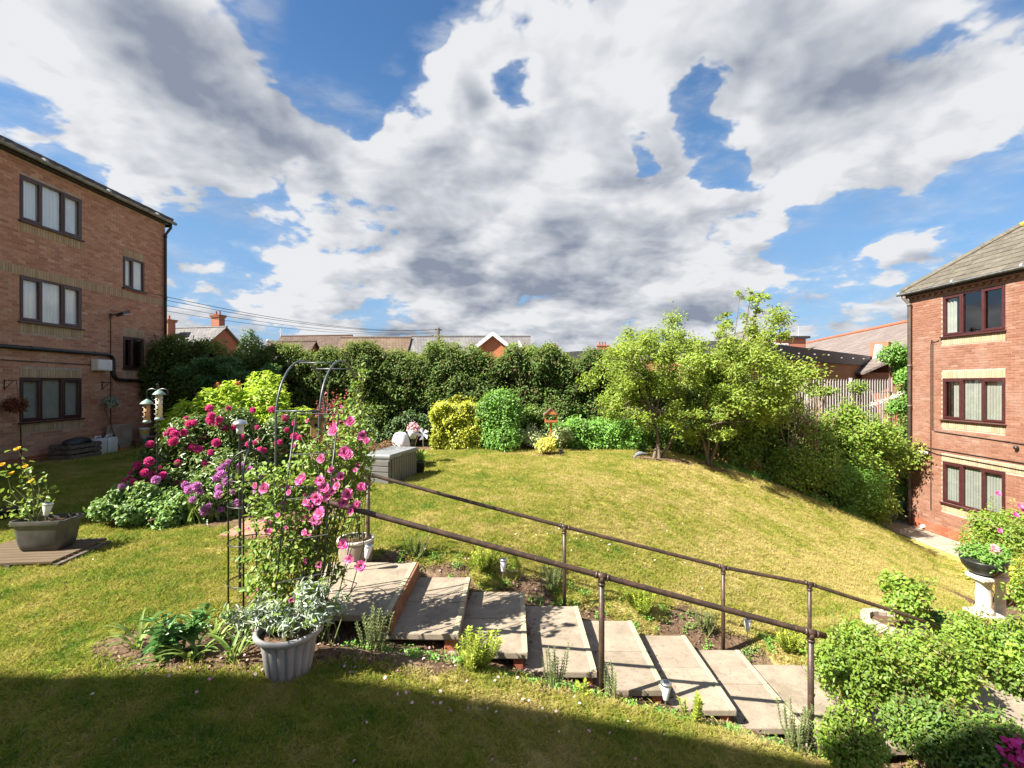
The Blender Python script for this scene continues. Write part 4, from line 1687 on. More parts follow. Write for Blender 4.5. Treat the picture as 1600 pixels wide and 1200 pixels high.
pier = thing('brick_pier', (q.x, q.y, -2.6), 'red brick pier with pale lead flashing at the end of the black fascia', 'pier')
b = MB()
b.box((q.x, q.y, 1.1), (1.0, 1.0, 7.4), rz=math.atan2(e1.y, e1.x))
b.build('brickwork', FB_RED, pier)
b = MB()
b.box((q.x - .9, q.y - .35, zc(1.35)), (1.3, .5, .12), rz=math.atan2(e1.y, e1.x))
b.prism([(q.x - .75, q.y - .5, zc(1.4)), (q.x - .25, q.y - .5, zc(1.4)), (q.x - .25, q.y - .5, zc(2.6)), (q.x - .55, q.y - .5, zc(2.6))], (0, .3, 0))
b.build('flashing', spotty('lead', (.42, .46, .48), (.55, .58, .60), 6, .6, .3), pier)
# gabled house and flat roof extension beyond the shed
t, W = gable_house('gabled_house', 'red brick gable with white bargeboards right of the tall tree sprout', 'house', (ground_at(1183, 52), 56.5), math.radians(90), 9, 4.6, 5.9, 7.85, FB_RED, RF_SLATE, barge=WHITE_P, over=.25)
q = P(1236, 527, 52)
t = thing('flat_roofed_house', (q.x, 54, -3), 'flat roofed brick building with white window and roof aerial', 'house')
b = MB()
b.box((q.x, 54, (q.z - 3) / 2), (3.2, 4, q.z + 3 - .1))
b.build('wall', FB_RED, t)
b = MB()
b.box((q.x + .1, 54, q.z), (3.7, 4.5, .24))
b.build('roof', FASCIA, t)
b = MB()
b.box((q.x - 1.0, 51.97, q.z - 1.05), (1.35, .08, .75))
wn = b.build('window', WHITE_P, t)
b = MB()
for k in (-.42, 0, .42):
    b.box((q.x - 1.0 + k, 51.93, q.z - 1.05), (.34, .03, .55))
b.build('pane', mat('skylight_glass'), wn)
b = MB()
b.box((q.x + .5, 54, q.z + .35), (.7, .7, .6))
b.build('chimney', FB_RED, t)
b = MB()
b.tube([(q.x + 1.4, 53, q.z), (q.x + 1.4, 53, q.z + 1.3)], .03, 6)
b.tube([(q.x + .9, 53, q.z + 1.2), (q.x + 2.3, 53, q.z + 1.32)], .02, 6)
for k in range(6):
    b.tube([(q.x + 1.0 + k * .22, 52.75, q.z + 1.21 + k * .02), (q.x + 1.0 + k * .22, 53.25, q.z + 1.21 + k * .02)], .012, 5)
b.build('aerial', GALV, t)
# warehouse with a long slate roof
ra, rb = P(1262, 538, 60), P(1426, 504.5, 39)
dv = (rb - ra)
wh = thing('warehouse', (rb.x + 2, rb.y + 3, -3), 'long warehouse roof of brown grey slates with red ridge tiles', 'warehouse')
zr = (ra.z + rb.z) / 2
axis = Vector((dv.x, dv.y, 0)).normalized()
perp = Vector((axis.y, -axis.x, 0))
if perp.x > 0:
    perp = -perp
A0 = Vector((ra.x, ra.y, zr)) - axis * 1
B0 = Vector((rb.x, rb.y, zr)) + axis * 12
b = MB()
lo = perp * 9 + Vector((0, 0, -4.4))
lo2 = -perp * 9 + Vector((0, 0, -4.4))
b.prism([A0, B0, B0 + lo, A0 + lo], (0, 0, .15))
b.prism([B0, A0, A0 + lo2, B0 + lo2], (0, 0, .15))
b.build('roof', RF_WARE, wh)
b = MB()
b.tube([A0 + Vector((0, 0, .17)), B0 + Vector((0, 0, .17))], .19, 8)
b.build('ridge', BR_RED, wh)
b = MB()
b.prism([A0 + lo * .97, A0 + lo2 * .97, A0 + lo2 * .97 + Vector((0, 0, -8)), A0 + lo * .97 + Vector((0, 0, -8))], (B0 - A0) * .98)
b.build('wall', FB_RED, wh)

# telegraph pole and wires
q = P(685, 512, 34)
pole = thing('telegraph_pole', (q.x, 34, -3), 'weathered wooden telegraph pole rising behind the hedge', 'pole')
b = MB()
b.tube([(q.x, 34, -3), (q.x, 34, q.z)], [.15, .11], 10)
b.build('shaft', POLE, pole, True)
b = MB()
b.box((q.x, 34, q.z - .15), (.5, .08, .08))
b.build('crossarm', POLE, pole)
wires = []
for (py0, py1, yy) in ((456, 514, 15.0), (462, 515, 16.5), (471, 518.5, 18.5), (481, 520, 20.5)):
    a = P(190, py0 - 8, yy)
    e = P(685, py1, 33.9)
    pts = []
    for k in range(25):
        f = k / 24
        p = a.lerp(e, f)
        p.z -= .55 * 4 * f * (1 - f)
        pts.append(p)
    b = MB()
    b.tube(pts, .010, 5)
    wires.append(pts)
    b.build('overhead_wire', PIPE_BLK, label=['uppermost overhead wire running from the telegraph pole to the left', 'second overhead wire from the top running to the telegraph pole', 'third overhead wire from the top running to the telegraph pole', 'lowest overhead wire running from the telegraph pole to the left'][len(wires) - 1], cat='wire', group='overhead wires at the telegraph pole')

# palisade fence
pf = thing('palisade_fence', (12, 19.2, -2.5), 'grey galvanised palisade fence half hidden in shrubs below the brick workshop', 'fence')
pal = MB()
prof = [(-.035, 0), (-.014, -.012), (.014, -.012), (.035, 0)]
vs = [(a, c, z) for z in (0, 2.3) for (a, c) in prof] + [(0, -.008, 2.42)]
pal.add(vs, [(0, 1, 5, 4), (1, 2, 6, 5), (2, 3, 7, 6), (4, 5, 8), (5, 6, 8), (6, 7, 8)])
pme = pal.mesh('pale', GALV)
f0, f1 = Vector((9.6, 18.3)), Vector((16.1, 20.3))
fd = (f1 - f0)
for k in range(48):
    q = f0 + fd * (k / 47)
    link('pale', pme, pf, Vector((q.x, q.y, -.15)) - root_loc(pf) + Vector((0, 0, .0)), (0, 0, math.atan2(fd.y, fd.x)))
b = MB()
for z in (.35, 1.7):
    b.tube([(f0.x, f0.y + .06, z), (f1.x, f1.y + .06, z)], .03, 6)
b.build('rail', GALV, pf)
b = MB()
for k in range(4):
    q = f0 + fd * (k / 3)
    b.box((q.x, q.y + .12, .6), (.1, .06, 3.4))
b.build('fence_post', GALV, pf)
gt = thing('bar_gate', (15.2, 19.6, -2.5), 'rusty brown barred gate under green climber by the sunny flats', 'gate')
for k in range(9):
    b = MB()
    x = 15.35 + k * .115
    b.tube([(x, 19.5, -1.0), (x, 19.5, 3.05)], .028 if k % 4 == 0 else .012, 6)
    b.build('bar', RUSTB, gt)
b = MB()
for z in (.2, 2.98):
    b.box((15.85, 19.5, z), (1.1, .04, .05))
b.build('cross_rail', RUSTB, gt)

# ------------------------------------------------------------------ stairs
st = thing('garden_steps', (STEP_X0, ST_NEAR, -.2), 'flight of seven wide pale concrete slab steps with brick risers going down to the right', 'steps')
half = (ST_FAR - ST_NEAR) / 2
for k in range(7):
    nx = STEP_X0 + STEP_GO * k
    zt = .055 - STEP_RISE * k
    wd = .72 if k else 1.0
    for j in range(2):
        b = MB()
        yc = ST_NEAR + half * (j + .5)
        tilt = Matrix.Rotation(R.normal() * .006, 4, 'X') @ Matrix.Rotation(R.normal() * .004 + .006, 4, 'Y')
        b.box((nx - wd / 2 + R.normal() * .004, yc, zt - .027), (wd, half - .006, .054), bev=.007, M=tilt)
        sl = b.build('slab', SLAB, st)
        b = MB()
        b.box((nx - .028, yc, zt - .0245 + .001), (.050, half - .008, .0555), bev=.007, M=tilt)
        b.build('nosing', NOSING, sl)
    # risers: a course of bricks on edge below each nosing
    yy = ST_NEAR + .03
    while yy < ST_FAR - .1:
        b = MB()
        b.box((nx - .085, yy + .105, zt - .054 - .056), (.09, .21, .108), bev=.006)
        b.build('riser_brick', BR_RED, st)
        yy += .222
    if k == 0:
        b = MB()
        b.box((nx + .012, (ST_NEAR + ST_FAR) / 2, zt - .085), (.022, ST_FAR - ST_NEAR + .02, .165), bev=.004)
        b.build('riser_board', spotty('brown_board', (.17, .085, .045), (.24, .125, .07), 12, .75, .2, 50), st)
    b = MB()
    b.box((nx - .085, ST_NEAR + .075, zt - .25), (.11, .10, .17), bev=.006)
    b.build('pier_brick', BR_RED, st)
# lower path of slabs
zp = .055 - STEP_RISE * 7
b = MB()
pv = thing('paved_path', (3.4, 4.7, zp), 'paved slab path at the foot of the steps leading away to the right', 'path')
pv['kind'] = 'structure'
for i in range(6):
    for j in range(2):
        b = MB()
        b.box((2.56 + .30 + i * .604, ST_NEAR + half * (j + .5), zp - .03 + R.normal() * .002 - i * .01), (.60, half - .006, .06), bev=.006)
        b.build('slab', SLAB, pv)

# ------------------------------------------------------------------ handrails
def handrail(label, y, pts, posts, base_z, rr=.024, group='handrails beside the steps'):
    t = thing('handrail', (posts[0][0], y, base_z[0]), label, 'handrail', group)
    b = MB()
    b.tube(pts, rr, 12)
    b.build('rail', RAILM, t, True)
    for (x, zr), zb in zip(posts, base_z):
        b = MB()
        b.tube([(x, y, zb - .1), (x, y, zr)], rr * .98, 12)
        ps = b.build('post', RAILM, t, True)
        b = MB()
        d = Vector((1, 0, -.27)).normalized()
        c = Vector((x, y, zr))
        b.tube([c - d * .045, c + d * .045], rr * 1.18, 12)
        b.tube([c - d * .058, c - d * .04], rr * 1.32, 12)
        b.tube([c + d * .04, c + d * .058], rr * 1.32, 12)
        b.tube([c + Vector((0, 0, -.06)), c], rr * 1.18, 12)
        b.tube([c + Vector((0, 0, -.075)), c + Vector((0, 0, -.055))], rr * 1.32, 12)
        b.build('tee_fitting', RAILM, ps, True)
    return t


ny = 4.0
handrail('thick weathered brown tube handrail along the near edge of the steps', ny,
         [(-1.70, ny, zc(-.945)), (-1.64, ny, zc(-.955)), (-.2, ny, zc(-1.345)), (.747, ny, zc(-1.60)), (2.49, ny, zc(-2.07)), (2.61, ny, zc(-2.10))],
         [(-1.64, zc(-.955)), (.747, zc(-1.60)), (2.49, zc(-2.07))], [zg(-1.64, ny), zg(.747, ny), zg(2.49, ny)], .0245)
fy = 5.5
handrail('weathered brown tube handrail along the far edge of the steps by the lawn', fy,
         [(-1.68, fy, zc(-1.03)), (-1.6, fy, zc(-1.045)), (-.5, fy, zc(-1.345)), (.60, fy, zc(-1.635)), (2.42, fy, zc(-2.10)), (3.41, fy, zc(-2.29)), (4.55, fy, zc(-2.66)), (4.9, fy, zc(-2.80))],
         [(-1.65, zc(-1.035)), (.60, zc(-1.635)), (2.42, zc(-2.10)), (3.41, zc(-2.29))], [zg(-1.65, fy), zg(.6, fy), zg(2.42, fy), zg(3.41, fy)], .0215)

# ------------------------------------------------------------------ tall hedge
def hedge():
    t = thing('tall_hedge', (-2, 16.6, 0), 'tall clipped dark green hedge with dry brown patches along the back of the lawn', 'hedge')
    def top(x):
        return 3.18 + .16 * np.sin(x * 2.1) + .13 * np.sin(x * 4.7 + 1) + .08 * np.sin(x * 9.1 + 2) + .25 * sstep(x, -9.5, -11.5) - .1 * sstep(x, 0, 3) - .95 * sstep(x, 3.6, 5.4)
    def front(x, z):
        return 16.15 + .09 * np.sin(x * 1.9 + z) + .07 * np.sin(x * 4.3 - z * 2.2) + .10 * np.sin(z * 3.4 + x * .7) + .35 * (1 - sstep(z, .2, 1.3)) + .15 * sstep(z, 2.4, 3.3)
    xs0, xs1 = -12.4, 8.6
    # many puffs of foliage on the face and the top
    nl = 1700
    lx = xs0 + (xs1 - xs0) * R.rand(nl)
    lz = np.where(lx > 4.4, -.5, .3) + R.rand(nl) ** .8 * (top(lx) - np.where(lx > 4.4, -.35, .45))
    ly = front(lx, lz) + .20 + .09 * R.normal(size=nl)
    lr = .13 + .17 * R.rand(nl)
    lobes = np.stack([lx, ly, lz, lr], 1)
    n = 105000
    idx = R.choice(nl, n)
    d = rdir(n)
    d[:, 1] = -np.abs(d[:, 1]) * .9 + .15
    d = nrm(d)
    Pt = lobes[idx, :3] + d * (lobes[idx, 3] * (1 - .5 * R.rand(n) ** 1.5))[:, None]
    Nn = nrm(d + rdir(n) * .55 + np.array([0, -.1, .35]))
    ok = Pt[:, 2] > zterr(Pt[:, 0], Pt[:, 1]) + .02
    V, Q = leaves_on(Pt[ok], Nn[ok], .105, .48)
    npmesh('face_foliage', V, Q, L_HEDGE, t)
    nt = 620
    lx = xs0 + (xs1 - xs0) * R.rand(nt)
    ly = front(lx, 3.1) + .1 + 1.1 * R.rand(nt)
    lz = top(lx) - .12 + .07 * R.normal(size=nt)
    lobes = np.stack([lx, ly, lz, .11 + .13 * R.rand(nt)], 1)
    Pt, Nn = lobe_cloud(lobes, 42000, .6, .3, up=.5, jit=.6, fuzz=.3)
    V, Q = leaves_on(Pt, Nn, .10, .46)
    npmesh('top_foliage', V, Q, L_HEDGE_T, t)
    # ivy at the foot
    nt = 260
    lx = xs0 + 3.5 + (xs1 - xs0 - 3.5) * R.rand(nt)
    lz = .1 + .95 * R.rand(nt) ** 1.3
    ly = 16.05 - .3 * R.rand(nt) + .2 * lz
    lobes = np.stack([lx, ly, lz, .12 + .14 * R.rand(nt)], 1)
    Pt, Nn = lobe_cloud(lobes, 17000, .5, .3, up=.4)
    V, Q = leaves_on(Pt, Nn, .085, .7)
    npmesh('ivy', V, Q, L_IVY, t)
    # dark twiggy heart
    mb = MB()
    for k in range(150):
        x = xs0 + (xs1 - xs0) * R.rand()
        b = Vector((x, 16.75 + .25 * R.normal(), -.05))
        e = Vector((x + .5 * R.normal(), 16.5 + .25 * R.normal(), 1.2 + 1.9 * R.rand()))
        m = (b + e) / 2 + Vector((.15 * R.normal(), .1 * R.normal(), 0))
        mb.tube([b, m, e], [.035, .022, .008], 5)
    for k in range(420):
        x = xs0 + (xs1 - xs0) * R.rand()
        z = .5 + 2.4 * R.rand()
        b = Vector((x, 16.7, z))
        mb.tube([b, b + Vector((.35 * R.normal(), -.45 * R.rand() - .1, .25 * R.normal()))], [.010, .004], 4)
    mb.build('branches', STEMB, t, kind='stuff')
    hx = MB()
    nseg = 60
    vs, fs = [], []
    for i in range(nseg + 1):
        x = xs0 + (xs1 - xs0) * i / nseg
        tz = float(top(np.array(x))) - .35
        vs += [(x, 16.85 + .1 * math.sin(i * 1.3), -.05), (x, 16.75 + .1 * math.sin(i * 2.1), tz * .6), (x, 17.0, tz), (x, 17.6, tz), (x, 17.7, -.05)]
        if i:
            for j in range(4):
                fs.append(((i - 1) * 5 + j, i * 5 + j, i * 5 + j + 1, (i - 1) * 5 + j + 1))
    hx.add(vs, fs)
    hx.build('inner_growth', spotty('dead_twigs', (.030, .024, .016), (.070, .050, .036), 9, .95, .05, 20, .05), t)


hedge()

# shaded evergreen fronds in front of the hedge at the left block
for (px, py, y, rx, rz, lab) in ((328, 582, 15.2, .75, .42, 'upper spray of green fronds standing out from the shaded hedge'), (378, 592, 15.0, .95, .42, 'lower broad spray of green fronds beside the lime bush')):
    q = P(px, py, y)
    t = thing('fern_shrub', (q.x, y, 0), lab, 'shrub', 'ferny shrubs before the shaded hedge')
    lobes = [(q.x + rx * (R.rand() * 2 - 1), y + .3 * R.normal(), q.z + rz * (R.rand() * 1.6 - .8), .20 + .12 * R.rand()) for _ in range(14)]
    Pt, Nn = lobe_cloud(lobes, 3500, .6, .2, flat=.5, up=1.2)
    V, Q = leaves_on(Pt, Nn, .13, .32)
    npmesh('fronds', V, Q, leaf_mat('frond_leaf', (.035, .095, .030), (.075, .16, .05), None, .3) if 'frond_leaf' not in MATS else MATS['frond_leaf'], t)
    mb = MB()
    twig_bundle(mb, (q.x, y + .3, 0), [Vector(l[:3]) for l in lobes], .02, .006, 5, .1)
    mb.build('stem', STEMB, t)

# conifer tip and tree tops beyond the hedge
def far_tree(label, px, py_top, y, r, h, leafm, n, size, conical=False):
    q = P(px, py_top, y)
    t = thing('distant_tree', (q.x, y, -3), label, 'tree')
    lobes = []
    for k in range(26):
        f = R.rand()
        z = q.z - .2 - f * h
        rr = r * (f * .9 + .12) if conical else r * (.5 + .5 * math.sin(math.pi * min(1, f + .2)))
        a = 6.28 * R.rand()
        lobes.append((q.x + rr * math.cos(a) * .7, y + rr * math.sin(a) * .7, z, (.22 + .25 * f) * r * (.8 if conical else 1.0)))
    if conical:
        lobes.append((q.x, y, q.z - .25, .12 * r))
    Pt, Nn = lobe_cloud(lobes, n, .6)
    V, Q = leaves_on(Pt, Nn, size, .4)
    npmesh('crown', V, Q, leafm, t)
    mb = MB()
    mb.tube([(q.x, y, -3), (q.x, y, q.z - .3)], [.22, .03], 7)
    mb.build('trunk', BARK, t)


far_tree('bluish green conifer tip rising between the two groups of brick gables', 392, 513, 24, 1.35, 3.4, leaf_mat('conifer_leaf', (.045, .085, .045), (.10, .15, .075), None, .2), 5000, .16, True)

# ------------------------------------------------------------------ clipped bushes along the back of the lawn
def box_bush(name, label, px0, px1, py0, py1, y, depth, leafm, n, size, rough=.10, ratio=.6, lump=0):
    a, c = P(px0, py1, y), P(px1, py0, y)
    x0, x1, z1 = a.x, c.x, c.z
    xc, hw = (x0 + x1) / 2, (x1 - x0) / 2
    zb = zg(xc, y)
    t = thing(name, (xc, y + depth / 2, zb), label, 'bush' if 'hedge' not in name else 'hedge')
    # rounded-box skin
    u = rdir(n)
    pw = .8
    s = np.sign(u) * np.abs(u) ** pw
    s = s / np.maximum(np.abs(s).max(1, keepdims=True), 1e-6) * (1 - .25 * R.rand(n, 1) ** 2)
    Pt = np.stack([xc + s[:, 0] * hw, y + depth / 2 + s[:, 1] * depth / 2, (zb + z1) / 2 + s[:, 2] * (z1 - zb) / 2], 1)
    Pt += np.stack([np.sin(Pt[:, 0] * 9 + Pt[:, 2] * 7), np.sin(Pt[:, 0] * 7 - Pt[:, 2] * 8), np.sin(Pt[:, 0] * 8 + Pt[:, 2] * 5)], 1) * rough * .5 + R.normal(size=(n, 3)) * rough * .4
    Nn = nrm(u + rdir(n) * .7 + np.array([0, 0, .3]))
    ok = Pt[:, 2] > zb + .01
    V, Q = leaves_on(Pt[ok], Nn[ok], size, ratio)
    npmesh('foliage', V, Q, leafm, t)
    mb = MB()
    twig_bundle(mb, (xc, y + depth / 2, zb - .05), [(xc + hw * .8 * (2 * R.rand() - 1), y + depth * (.2 + .6 * R.rand()), zb + (z1 - zb) * (.4 + .5 * R.rand())) for _ in range(14)], .022, .006, 5, .08, hw * .25)
    mb.build('stem', STEMB, t)
    return t


box_bush('gold_bush', 'squarish clipped bush of yellow green leaves at the back of the lawn', 676, 750, 634, 702, 14.8, .95, L_YELLOW, 17000, .08, .10)
shrub('gold_shrub', 'patch of yellow leaves low on the hedge above the squarish gold bush', 'shrub', (P(722, 640, 16.0).x, 15.9, 1.35), (.75, .25, .38), L_YELLOW, 1600, .09, .5, k=12)
t = thing('round_bush', (P(780, 700, 14.9).x, 14.9, 0), 'tall rounded glossy green bush beside the squarish gold bush', 'bush')
bx = P(780, 700, 14.9).x
lb = []
for (px, py, rp) in ((775, 638, 24), (790, 632, 22), (765, 650, 20), (795, 652, 20), (780, 660, 24), (772, 682, 20), (790, 685, 20), (780, 625, 16), (756, 640, 12), (803, 642, 12), (783, 672, 22), (765, 630, 13)):
    q = P(px, py, 14.9 + .15 * R.normal())
    lb.append((q.x, q.y, q.z, rp * 14.9 / F))
Pt, Nn = lobe_cloud(lb, 9500, .35)
V, Q = leaves_on(Pt[Pt[:, 2] > 0], Nn[Pt[:, 2] > 0], .085, .55)
npmesh('foliage', V, Q, L_BRIGHT, t)
mb = MB()
twig_bundle(mb, (bx, 14.9, -.05), [l[:3] for l in lb], .03, .008, 6, .06)
mb.build('stem', STEMB, t)
shrub('dark_shrub', 'dark green loose shrub under the hedge right of the rounded bush', 'shrub', (P(838, 690, 15.6).x, 15.5, .75), (.8, .4, .75), L_SHRUB_D, 4200, .09, .5)
shrub('ivy_shrub', 'dark ivy clad shrub under the hedge behind the grey storage box', 'shrub', (P(645, 690, 15.6).x, 15.6, .6), (1.0, .4, .65), L_IVY, 4200, .09, .6)
shrub('variegated_shrub', 'cream and green leaved low shrub behind the little bird table', 'shrub', (P(838, 690, 14.9).x, 14.9, .36), (.62, .4, .38), L_VARIEG, 3000, .08, .5)
shrub('variegated_shrub', 'small cream leaved shrub touching the left end of the low green hedge', 'shrub', (P(878, 685, 14.8).x, 14.75, .42), (.30, .3, .30), L_VARIEG, 1100, .08, .5)
box_bush('low_hedge', 'long low bright green hedge beneath the spreading tree', 868, 1012, 664, 704, 14.9, .9, L_BRIGHT, 15000, .085, .2)
shrub('low_shrub', 'small green tuft of leaves at the foot of the low hedge', 'shrub', (P(1005, 700, 14.6).x, 14.55, .12), (.32, .2, .14), L_BRIGHT, 700, .07, .5, k=8)

# yellow shrub with the bird table behind it
shrub('yellow_shrub', 'small yellow leaved shrub in front of the orange bird table', 'shrub', (P(853, 705, 13.9).x, 13.85, .22), (.34, .28, .26), leaf_mat('butter_leaf', (.34, .33, .05), (.50, .46, .10), (.62, .56, .20), .35), 900, .095, .45, k=12)
q = P(861, 655, 14.15)
bt = thing('bird_table', (q.x, 14.15, 0), 'orange wooden bird table with pitched roof on a post at the back of the lawn', 'bird table')
b = MB()
b.box((q.x, 14.15, .45), (.07, .07, .95))
b.build('post', WOOD_O, bt)
b = MB()
b.box((q.x, 14.15, .93), (.36, .30, .03))
for s in (-1, 1):
    b.box((q.x + s * .17, 14.01, 1.05), (.022, .022, .22))
    b.box((q.x + s * .17, 14.29, 1.05), (.022, .022, .22))
    b.box((q.x, 14.15 + s * .15, .965), (.36, .016, .055))
b.build('feeding_tray', WOOD_O, bt)
b = MB()
for s in (-1, 1):
    b.prism([(q.x, 13.96, 1.36), (q.x + s * .23, 13.96, 1.14), (q.x + s * .23, 13.96, 1.115), (q.x, 13.96, 1.335)], (0, .38, 0))
b.build('roof', WOOD_W, bt)
b = MB()
b.prism([(q.x - .19, 13.98, 1.16), (q.x + .19, 13.98, 1.16), (q.x, 13.98, 1.34)], (0, .02, 0))
b.build('gable_board', WOOD_O, bt)

# little solar spike lamp by the yellow shrub
q = P(876, 716, 13.4)
sp = thing('spike_lamp', (q.x, 13.4, zg(q.x, 13.4)), 'small black garden spike lamp right of the yellow shrub', 'garden lamp')
b = MB()
b.tube([(q.x, 13.4, -.02), (q.x, 13.4, .12)], .012, 6)
b.build('spike', BLK, sp)
b = MB()
b.box((q.x, 13.4, .16), (.10, .10, .10), bev=.01)
b.build('lamp_head', BLK, sp)
b = MB()
b.box((q.x, 13.4, .218), (.13, .13, .014))
b.build('lamp_cap', PANEL, sp)

# wood pigeon pecking under the tree
q = P(1000, 720, 13.0)
bz = zg(q.x, 13.0)
pg = thing('pigeon', (q.x, 13.0, bz), 'grey pigeon pecking on the dry ground under the tree', 'pigeon')
b = MB()
spine = [(.20, .125), (.13, .135), (.06, .15), (-.02, .15), (-.08, .125), (-.125, .085), (-.155, .05), (-.175, .032)]
rad = [.012, .030, .055, .066, .052, .032, .026, .008]
b.tube([(q.x + dx, 13.0, bz + dz) for dx, dz in spine], rad, 12)
b.ball((q.x - .145, 13.0, bz + .055), .032, 10, 7)
b.build('body', PIGEON, pg, True)
b = MB()
for s in (-1, 1):
    b.tube([(q.x - .05, 13.0 + s * .05, bz + .16), (q.x + .04, 13.0 + s * .058, bz + .155), (q.x + .15, 13.0 + s * .025, bz + .128)], [.012, .034, .006], 8)
b.build('wing', spotty('wing_grey', (.07, .075, .085), (.15, .155, .17), 30, .7, .2), pg, True)
b = MB()
for s in (-1, 1):
    b.tube([(q.x + .01, 13.0 + s * .025, bz + .10), (q.x + .015, 13.0 + s * .027, bz)], .006, 5)
    b.tube([(q.x + .02, 13.0 + s * .027, bz + .003), (q.x - .025, 13.0 + s * .03, bz + .003)], .004, 5)
b.build('leg', BR_RED, pg)
b = MB()
b.tube([(q.x - .17, 13.0, bz + .045), (q.x - .20, 13.0, bz + .025)], [.008, .002], 6)
b.build('beak', STEMB, pg)

# ------------------------------------------------------------------ the two spreading trees
def tree(label, bpx, bpy, y, lobes_px, stems, n, size, seedd=.55):
    q = P(bpx, bpy, y)
    base = Vector((q.x, y, zg(q.x, y)))
    t = thing('garden_tree', base, label, 'tree', 'young trees at the edge of the lawn')
    lobes, cores = [], []
    for (px, py, rp) in lobes_px:
        yy = y + seedd * R.normal() * 1.1
        c = P(px, py, y)
        r = rp * y / F
        cores.append((c.x, yy, c.z, r))
        m = 3 if rp > 20 else 2
        for _ in range(m + 3):
            lobes.append((c.x + r * .85 * R.normal(), yy + r * 1.2 * R.normal(), c.z + r * .55 * R.normal(), r * (.26 + .30 * R.rand())))
    Pt, Nn = lobe_cloud(lobes, n, .9, .1, flat=.6, up=.9, jit=.7, fuzz=.5)
    V, Q = leaves_on(Pt, Nn, size, .42, droop=.25, spread=1.0)
    npmesh('crown', V, Q, L_TREE, t)
    mb = MB()
    fork = []
    for (dx, dy, h, lean) in stems:
        b0 = base + Vector((dx, dy, -.1))
        f = b0 + Vector((lean, dy * .5, h))
        mb.tube([b0, b0 + Vector((dx * .1, 0, h * .12)), b0.lerp(f, .55) + Vector((.03, 0, 0)), f], [.072, .046, .036, .028], 8)
        fork.append(f)
    mb.build('trunk', BARK, t, True)
    mb = MB()
    for i, (x, yy, z, r) in enumerate(cores):
        f = min(fork, key=lambda p: (p - Vector((x, yy, z))).length)
        e = Vector((x, yy, z))
        mid = f.lerp(e, .5) + Vector((.10 * R.normal(), .10 * R.normal(), .10 + .08 * R.normal()))
        mb.tube([f, f.lerp(mid, .5) + Vector((0, 0, .06)), mid, mid.lerp(e, .6), e], [.030, .024, .017, .011, .005], 6)
        for _ in range(5):
            s = mid.lerp(e, .2 + .8 * R.rand())
            o = Vector((r * R.normal(), r * R.normal(), r * .4 * R.normal()))
            mb.tube([s, s + o * .5 + Vector((0, 0, .03)), s + o], [.009, .006, .003], 4)
    mb.build('branches', BARK, t, kind='stuff')
    return t


tree('spreading young tree with two stems standing on a bare soil patch', 1030, 717, 13.3,
     [(972, 553, 24), (1000, 538, 26), (962, 588, 24), (992, 585, 30), (1040, 530, 30), (1030, 562, 34), (1066, 545, 30), (1058, 585, 32), (1020, 612, 28), (968, 632, 20), (1045, 622, 26), (1012, 646, 18), (985, 618, 22), (1080, 610, 26), (1038, 655, 12), (1062, 650, 16), (1005, 668, 12), (1060, 672, 12), (1030, 640, 18), (975, 655, 12)],
     [(0, 0, 1.15, -.12), (.10, .08, 1.0, .42), (-.13, .03, .85, .10)], 21000, .098)
tree('taller young tree with a loose sprout above its crown right of the spreading tree', 1104, 714, 13.7,
     [(1105, 560, 30), (1140, 538, 28), (1128, 590, 34), (1172, 572, 32), (1200, 558, 24), (1212, 590, 24), (1160, 612, 34), (1122, 640, 26), (1190, 628, 26), (1100, 600, 24), (1095, 655, 18), (1150, 650, 26), (1085, 680, 10), (1130, 672, 14), (1200, 650, 18),
      (1160, 522, 14), (1146, 508, 8), (1135, 514, 7), (1172, 500, 9), (1186, 484, 8), (1168, 472, 8), (1193, 464, 7), (1160, 460, 6), (1203, 486, 5), (1150, 487, 6), (1180, 456, 6), (1198, 502, 5)],
     [(0, 0, 1.1, .05), (.12, .06, 1.15, .30), (.02, -.05, 1.0, -.20)], 25000, .098)

